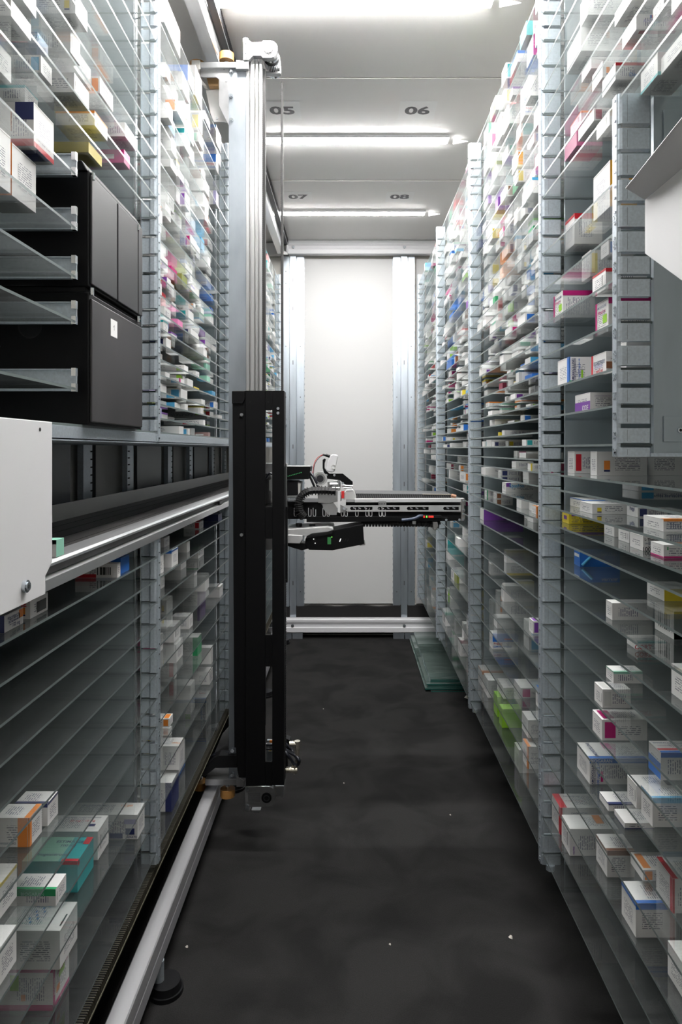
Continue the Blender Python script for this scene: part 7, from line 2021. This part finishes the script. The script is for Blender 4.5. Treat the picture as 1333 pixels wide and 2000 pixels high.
def word(mb, fc, s, L, w, h, txt, a, b, hh, m, rot=0, maxf=.9, bold=.014):
    e = .0006
    if fc == 'n': c = (s * a * L, -e, b * h); r = Vector((1, 0, 0)); u = Vector((0, 0, 1)); mw = L
    elif fc == 'a': c = (-s * e, a * w, b * h); r = Vector((0, -s, 0)); u = Vector((0, 0, 1)); mw = w
    else: c = (s * a * L, b * w, h + e); r = Vector((1, 0, 0)); u = Vector((0, 1, 0)); mw = L
    if rot == 180: r, u = -r, -u
    if rot == 90: r, u = u, -r; mw = h if fc != 't' else w
    if rot == 270: r, u = -u, r; mw = h if fc != 't' else w
    put_text(mb, txt, c, r, u, hh, m, bold, 1., mw * maxf)
def art(mb, st, col, s, L, w, h, rnd, key):
    c = INK[col]; Q = lambda fc, a0, a1, b0, b1, m, e=.0003: quad(mb, fc, s, L, w, h, a0, a1, b0, b1, m, e)
    Wd = lambda *a, **k: word(mb, a[0], s, L, w, h, *a[1:], **k)
    base = CARTON
    if st == 'f': base = c
    if st == 'd': 
        Q('n', 0, 1, 0, .13, c); Q('n', 0, 1, .86, 1, c); Q('a', 0, .12, 0, 1, c); Q('a', 0, 1, 0, .1, c); Q('n', .62, .78, .45, .80, INK['L']); Q('n', .5, .58, .22, .36, INK['O']); Q('a', .35, .7, .5, .8, INK['L']); Q('t', .1, .22, .1, .9, INK['B']); Q('t', .55, .7, .5, .9, INK['L'])
        Q('t', .42, .5, .18, .35, INK['O']); Q('a', .2, .4, .25, .4, INK['O'])
    if st == 'b': Q('n', 0, 1, .82, 1, c); Q('a', 0, 1, .9, 1, c) if key == '' else None; Q('t', 0, 1, 0, .14, c)
    if st == 'l': Q('n', 0, 1, 0, .16, c); Q('a', 0, 1, 0, .12, c)
    if st == 'k': Q('n', .06, .30, .12, .88, c); Q('t', .06, .3, .1, .9, c)
    if st == 'e': Q('a', 0, .16, 0, 1, c); Q('n', 0, .05, 0, 1, c); Q('t', 0, .16, 0, 1, c)
    if st == 'n': Q('n', 0, 1, 0, 1, c)
    if st == 'a': Q('a', 0, 1, 0, 1, c); Q('n', 0, .14, 0, 1, c)
    if st == 'h': Q('a', 0, 1, 0, .55, c); Q('t', 0, .2, 0, 1, c)
    if st == 't': Q('n', .14, .26, .25, .62, INK['Y'] if col != 'O' else INK['O'], .0004); Q('n', .14, .26, .16, .24, INK['N'])
    # small type on the large faces
    if st not in ('f', 'n', 'p'):
        x0 = .36 if st in ('k', 't') else .16
        Q('n', x0, min(.92, x0 + .5), .22, .74, PRINTV if rnd.random() < .5 else PRINT, .00015)
        if h > .018: Q('a', .22, .8, .2, .7, PRINT, .00015)
        Q('t', .38, .85, .2, .8, PRINTV, .00015); Q('b', .2, .8, .2, .8, PRINT)
    elif st in ('f', 'n'):
        Q('n', .25, .7, .3, .62, PRINTW if col in ('N', 'B', 'P') else INK['W'], .0004) if rnd.random() < .4 and not key else None
        Q('a', .25, .8, .25, .75, PRINT if st == 'n' else c, .0004)
    if st in ('s', 'b', 'k') and rnd.random() < .5 and h > .02: Q('a', .08, .3, .25, .75, BARC, .0004)
    flap = mat('flap_slit', (.42, .40, .38), .7)  # thin grey line for the tuck-flap slit
    Q('a', .02, .98, .955, .968, flap, .0004)
    K = INK
    if key == 'amox': Q('n', 0, 1, .86, 1, c, .0005); Q('a', .86, 1, 0, 1, c, .0005); Q('n', .08, .85, .1, .75, PRINTV, .0005); Q('a', .1, .42, .3, .55, K['L'], .0005); Wd('a', '500 mg/5 mL', .5, .66, .007, K['M'], maxf=.8); Wd('a', 'AMOXICILLINE', .5, .82, .006, K['V2'], maxf=.7)
    if key == 'amox2': Wd('a', '500 mg/5 mL', .55, .66, .008, K['M'], maxf=.8); Wd('t', 'AMOXICILLINE', .25, .5, .006, K['N'], rot=90); Wd('a', 'BIOGARAN', .06, .5, .004, CARTON, rot=90)
    if key == 'amox3': Wd('n', '125 mg/5 ml', .14, .4, .010, K['B'], rot=270); Wd('n', 'AMOXICILLINE', .06, .4, .007, K['N'], rot=270); Wd('n', 'BIOGARAN', .2, .91, .006, CARTON); Q('n', .45, .6, .05, .3, K['L'], .0005); Q('t', .12, .3, .6, .7, K['R'], .0005)
    if key == 'clav': Wd('n', 'AMOXICILLINE/', .16, .5, .007, K['N'], rot=90); Wd('n', 'ACIDE CLAVULANIQUE', .25, .5, .007, K['N'], rot=90); Wd('n', '100 mg/12,5 mg par mL', .42, .5, .007, K['B'], rot=90); Q('n', .5, .58, .2, .5, K['L'], .0005); Q('n', 0, .7, 0, .10, K['G'], .0005)
    if key == 'clav2': Wd('n', 'AMOXICILLINE/', .05, .45, .006, K['N'], rot=90); Wd('n', 'ACIDE CLAVULANIQUE', .09, .45, .006, K['N'], rot=90); Wd('n', '100 mg/12,5 mg', .15, .45, .008, K['B'], rot=90); Wd('n', 'BIOGARAN', .2, .91, .006, CARTON); Q('t', .4, .55, .6, .95, K['M2'], .0005); Q('n', .19, .23, .1, .5, K['M'], .0005); Wd('t', 'AMOXICILLINE', .16, .5, .007, K['N'], rot=90)
    if key == 'bud': Wd('a', 'BUDÉSONIDE', .45, .62, .011, K['V2'], maxf=.75); Wd('a', 'BIOGARAN', .5, .44, .008, K['V'], maxf=.5); Wd('a', '1 mg/2 ml', .48, .2, .010, K['R'], maxf=.6); Q('a', .88, 1, 0, 1, K['R'], .0005); Q('n', 0, 1, .25, .55, c, .0005)
    if key == 'iode': Wd('a', 'IODE', .3, .2, .011, CARTON); Wd('n', 'COMPOSITION EN SUBSTANCES ACTIVES', .38, .80, .005, K['P'], maxf=.5)
    if key == 'antadys': Wd('n', 'ANTADYS', .40, .55, .015, K['V'], maxf=.5); Q('n', .30, .34, .72, .92, K['B'], .0005); Q('n', .34, .37, .72, .92, K['R'], .0005); Q('b', .1, .9, .05, .2, K['D'])
    if key == 'dep': Wd('n', 'Dép', .62, .25, .018, K['B'], maxf=.3)
    if key == 'codein': Wd('n', 'Paracétamol/Codéine', .6, .5, .010, K['V2'], rot=180, maxf=.6)
    if key == 'pargyl': Wd('a', 'Pargyl', .5, .75, .009, K['N']); 
    if key == 'gelule': Wd('n', 'Chaque gélule contient', .35, .75, .006, K['V2'], maxf=.5); Wd('n', 'de fluoxétine.', .28, .60, .006, K['V2'], maxf=.4); Wd('n', 'À conserver à une température', .38, .42, .006, K['V2'], maxf=.6); Wd('n', 'Médicament autorisé', .33, .25, .006, K['V2'], maxf=.5)
    if key == 'thyr': Wd('n', 'L-Thyroxin', .30, .75, .012, K['K'], maxf=.5); Wd('n', 'Lévothyroxine', .28, .5, .009, K['V2'], maxf=.45); Wd('n', '100', .12, .12, .007, K['K'])
    if key == 'norid': Q('n', .1, .14, .62, .85, K['G'], .0005)
    if key == 'nifl': Wd('n', 'NIFLUGEL', .75, .82, .010, CARTON, maxf=.4); mb.cyl((s * .05 * L, -.0010, .1 * h), (s * .3 * L, -.0010, .75 * h), .10 * h, INK['C'], 12); Q('a', .1, .9, .6, .8, CARTON, .0006)
    if key == 'cande': Wd('t', 'CANDÉSARTAN /', .42, .80, .008, K['N'], maxf=.4); Wd('t', '16 mg / 12,5 mg', .40, .45, .009, K['D'], maxf=.4); Wd('n', 'CANDÉSARTAN /', .45, .8, .008, K['V2'], maxf=.4); Wd('n', 'HYDROCHLOROTHIAZIDE', .48, .62, .007, K['V2'], maxf=.5)
    if key == 'viatris': Wd('n', 'VIATRIS', .08, .2, .006, K['P'], rot=90, maxf=.3); Q('t', .62, .78, .35, .95, K['O'], .0005)
    if key == 'corti': Wd('n', 'CORT', .2, .4, .008, K['R'])
    if key == 'effer': Wd('t', 'EFFERALGAN', .35, .8, .012, K['N'], maxf=.6); Wd('t', 'PARACÉTAMOL', .3, .55, .006, K['N'], maxf=.4); Q('t', 0, 1, .2, .34, K['R'], .0005); Q('a', 0, 1, 0, .6, K['B'], .0005)
    if key in ('effer2', 'effer3'):
        Q('n', 0, 1, .5, 1, K['B'], .0005); Q('n', .45, .75, .62, .72, K['R'], .0006)
        Wd('n', 'EFFERALGANMED', .38, .18, .014, K['B'], rot=180, maxf=.7); Wd('n', '1000 mg', .2, .38, .009, K['R'], rot=180, maxf=.3)
        Q('n', .02, .98, .0, .06, CARTON, .0007)
    if key == 'bioga': Wd('n', 'BIOGARAN', .3, .5, .012, K['V2'], rot=90)
    if key == 'bioga2': Wd('n', 'BIOGARAN', .5, .72, .008, K['I'], maxf=.5); Q('n', 0, 1, .6, .84, K['G'], .0004)
    if key == 'spas': Q('n', .01, .12, .55, 1, K['P'], .0004); Wd('n', 'Spasfon', .26, .62, .020, K['C'], maxf=.35)
    if key == 'diclo': Wd('t', 'DICLOFÉNAC', .66, .75, .010, K['V2'], maxf=.35); Wd('t', '1% gel', .22, .72, .010, K['O'], maxf=.2); Q('n', .02, .18, .62, .82, K['V'], .0005); Q('n', .04, .16, .2, .45, K['N'], .0005); Q('n', .2, .38, .04, .25, K['N'], .0005); Wd('n', 'ADULTE', .08, .1, .006, K['N'], maxf=.14)
    if key == 'diclo2': Wd('n', 'DICLOFÉNAC', .65, .12, .010, K['V2'], rot=180, maxf=.5); Q('n', .06, .34, 0, 1, K['O'], .0005)
    if key == 'lerca': Wd('t', 'ÉNALAPRIL / LERCANIDIPINE', .45, .85, .007, K['V2'], maxf=.7); Wd('t', '20 mg / 10 mg', .4, .62, .008, K['R'], maxf=.5); Wd('n', '20 mg / 10 mg', .5, .5, .007, K['E'], maxf=.5); Q('t', .12, .25, .3, .45, K['N'], .0005)
    if key == 'estima': Q('t', .35, 1, .0, 1, K['I'], .0004); Q('t', 0, .3, .0, .10, K['R'], .0006); Q('t', 0, .12, .7, 1, K['R'], .0006); Wd('t', 'ESTIMA Gé', .38, .80, .011, K['N'], maxf=.5); Wd('t', '100 mg', .36, .62, .009, K['N'], maxf=.3); Wd('t', 'Progestérone', .55, .25, .010, K['N'], maxf=.6); Q('n', 0, .3, .9, 1, K['R'], .0006); Q('a', .0, .1, .85, 1, K['R'], .0006)
    if key == 'irif':
        Wd('t', 'IRIFLUID', .62, .88, .013, K['B'], maxf=.5)
        for i in range(5):
            for j in range(3): Q('t', .42 + .07 * j + .02 * i, .45 + .07 * j + .02 * i, .72 - i * .12, .79 - i * .12, K['B'] if (i + j) % 2 else K['E'], .0006)
        Q('t', .03, .06, .15, .55, K['K'], .0006)
    if key == 'feno': Wd('a', 'FÉNOFIBRATE', .45, .75, .008, K['N'], maxf=.6); Wd('a', 'BIOGARAN', .45, .5, .007, K['N'], maxf=.5); Wd('a', '160 mg', .6, .2, .008, K['N'], maxf=.4); Q('a', .75, .98, .45, .95, K['O'], .0004)
    if key == 'line': Q('a', .35, .9, .15, .75, K['K'], .0005); Wd('n', 'LINE', .3, .8, .010, K['R'], maxf=.4)
    if key == 'barc': Q('n', .10, .5, .2, .75, BARC, .0005); Q('n', .5, 1, .0, .25, K['R'], .0006)
    if key == 'phon': Wd('n', 'PHON', .35, .3, .016, K['N'], rot=180, maxf=.5)
    if key == 'crist': Wd('n', 'Cristal', .4, .45, .012, K['K'], rot=180, maxf=.4)
    if key == 'silhol': Wd('n', 'Sithol', .3, .7, .009, K['V2'], maxf=.4)
    if key == 'kippa': Wd('t', 'Kipp', .2, .35, .014, K['O'], rot=180, maxf=.4)
    if key == 'pron': Wd('n', 'PRONT', .3, .4, .020, CARTON, rot=180, maxf=.7); Q('n', .3, .8, 0, .15, K['D'], .0005)
    if key == 'mym': Q('n', 0, .55, .6, 1, K['N'], .0005); Q('n', 0, 1, 0, .16, K['R'], .0006); Q('b', 0, .6, .2, .8, K['N'], .0006)
    if key == 'yel': Q('n', .08, .98, .72, .95, K['P'], .0005); Q('a', .25, .7, .35, .7, K['P'], .0005); Q('n', .08, .98, .1, .65, print_mat('type_on_yellow', (.2, .15, .1), (.85, .66, .04), .004), .0005)
    if key == 'diosm': Q('n', 0, 1, 0, 1, K['G'], .0003); Q('a', 0, .8, .2, .8, BARC, .0005)
    return base
def carton_mesh(s, L, w, h, st, col, key, rnd):
    mb = MB(); base = CARTON if st != 'f' else INK[col]
    mb.box(0, s * L, 0, w, 0, h, base); art(mb, st, col, s, L, w, h, rnd, key); return mb
STW = dict(s='plain white', b='{}-topped white', l='{}-footed white', k='white, {} panel', e='{}-edged white', n='{}-sided', a='{}-ended white', h='half {} white', f='all {}', t='white, {} triangle', d='{} and green', p='blank white')
ORDW = ['nearest', 'second', 'third', 'fourth', 'fifth', 'sixth', 'seventh', 'eighth', 'ninth', 'tenth', 'eleventh', 'twelfth']
BAYW = ['near bay', 'second bay', 'third bay', 'farthest bay']
def num(n):
    U = ['', 'one', 'two', 'three', 'four', 'five', 'six', 'seven', 'eight', 'nine', 'ten', 'eleven', 'twelve', 'thirteen', 'fourteen', 'fifteen', 'sixteen', 'seventeen', 'eighteen', 'nineteen']
    if n < 20: return U[n]
    return {2: 'twenty', 3: 'thirty', 4: 'forty'}[n // 10] + ('-' + U[n % 10] if n % 10 else '')
rows = []
for ln in CARTONS.strip().splitlines():
    q = ln.split(); rows.append((q[0][0], int(q[0][1]), *[float(v) for v in q[1:7]], q[7], q[8], '' if q[9] == '-' else q[9]))
cnt = {}
for r in sorted(rows, key=lambda r: (r[0], r[1], r[2], r[4], r[3])):
    k = (r[0], r[1], r[2]); cnt.setdefault(k, []).append(r)
lvl = {}
for k in cnt: lvl.setdefault(k[:2], set()).add(k[2])
LVS = sorted(LV)
for k, lst in cnt.items():
    side, b, Z = k; s = 1 if side == 'R' else -1
    full = sorted(set([round(z, 4) for z in LV] + (BRK if (side, b) == ('L', 0) else [])))
    n = min(range(len(full)), key=lambda i: abs(full[i] - Z)) + 1
    for i, (sd, b_, Z_, X, d, L, w, h, st, col, key) in enumerate(lst):
        rnd = random.Random(int(d * 1e4) + int(Z * 1e4)); mb = carton_mesh(s, L, w, h, st, col, key, rnd)
        o = mb.build('medicine_carton', fix=False); o.location = (s * X, d, H + Z + .0004)
        look = STW[st].format(CNAME[col])
        wr = 'open-side' if side == 'R' else 'conveyor-side'
        pos = ORDW[i] if i < 12 else 'far'
        tag(o, '%s carton, %s rack %s, shelf level %s, %s in the row' % (look, wr, BAYW[b], num(n), pos), 'medicine carton', 'medicine cartons on the glass shelves')
# everything too small to stand out: one object
big = MB(); rr = random.Random(5)
for ln in REST.strip().splitlines():
    q = ln.split(); s = 1 if q[0][0] == 'R' else -1; Z, X, d, L, w, h = [float(v) for v in q[1:7]]; st, col = q[7], q[8]
    mb = MB(); mb.box(0, s * L, 0, w, 0, h, CARTON if st != 'f' else INK[col]); Q = lambda fc, a0, a1, b0, b1, m, e=.0003: quad(mb, fc, s, L, w, h, a0, a1, b0, b1, m, e)
    c = INK[col]
    if st in 'bld': Q('n', 0, 1, .75 if st == 'b' else 0, 1 if st == 'b' else .22, c); Q('a', 0, 1, .8, 1, c)
    elif st in 'kt': Q('n', .06, .32, .1, .9, c)
    elif st in 'ea': Q('a', 0, .4 if st == 'e' else 1, 0, 1, c); Q('n', 0, .1, 0, 1, c)
    elif st == 'n': Q('n', 0, 1, 0, 1, c)
    elif st == 'h': Q('a', 0, 1, 0, .5, c); Q('n', 0, .3, 0, .5, c)
    if st not in 'fn': Q('n', .36, .9, .22, .72, PRINT, .00015); Q('b', .2, .8, .2, .8, PRINT)
    off = len(big.v); fo = len(big.f)
    big.v += [(s * X + v[0], d + v[1], H + Z + .0004 + v[2]) for v in mb.v]; big.f += [tuple(off + i for i in f) for f in mb.f]
    big.m += [big.mi(mb.mats[k]) for k in mb.m]
    for fi, uv in mb.uv.items(): big.uv[fo + fi] = uv
ob = big.build('medicine_cartons', fix=False)
tag(ob, 'hundreds of small assorted medicine cartons filling the more distant glass shelves', 'medicine cartons', kind='stuff')
# carton on the conveyor
def conv_carton(x, y0, y1, col, z=.034, txt='Mylan'):
    mb = MB(); L = .055; w = y1 - y0; s = -1; mb.box(0, s * L, 0, w, 0, z, INK[col]); Q = lambda fc, a0, a1, b0, b1, m, e=.0003: quad(mb, fc, s, L, w, z, a0, a1, b0, b1, m, e)
    Q('n', 0, 1, 0, 1, CARTON); Q('n', 0, 1, .75, 1, INK['I']); word(mb, 'n', s, L, w, z, txt, .4, .22, .007, INK['K'], maxf=.5); Q('n', .3, .9, .45, .65, PRINT, .0005)
    return mb
mb = conv_carton(0, 0, .028, 'I', z=.026); o = mb.build('medicine_carton', fix=False); o.location = (-.447, 1.040, H - .1640); 
tag(o, 'mint green and white carton lying on the conveyor edge beside the white cover', 'medicine carton')
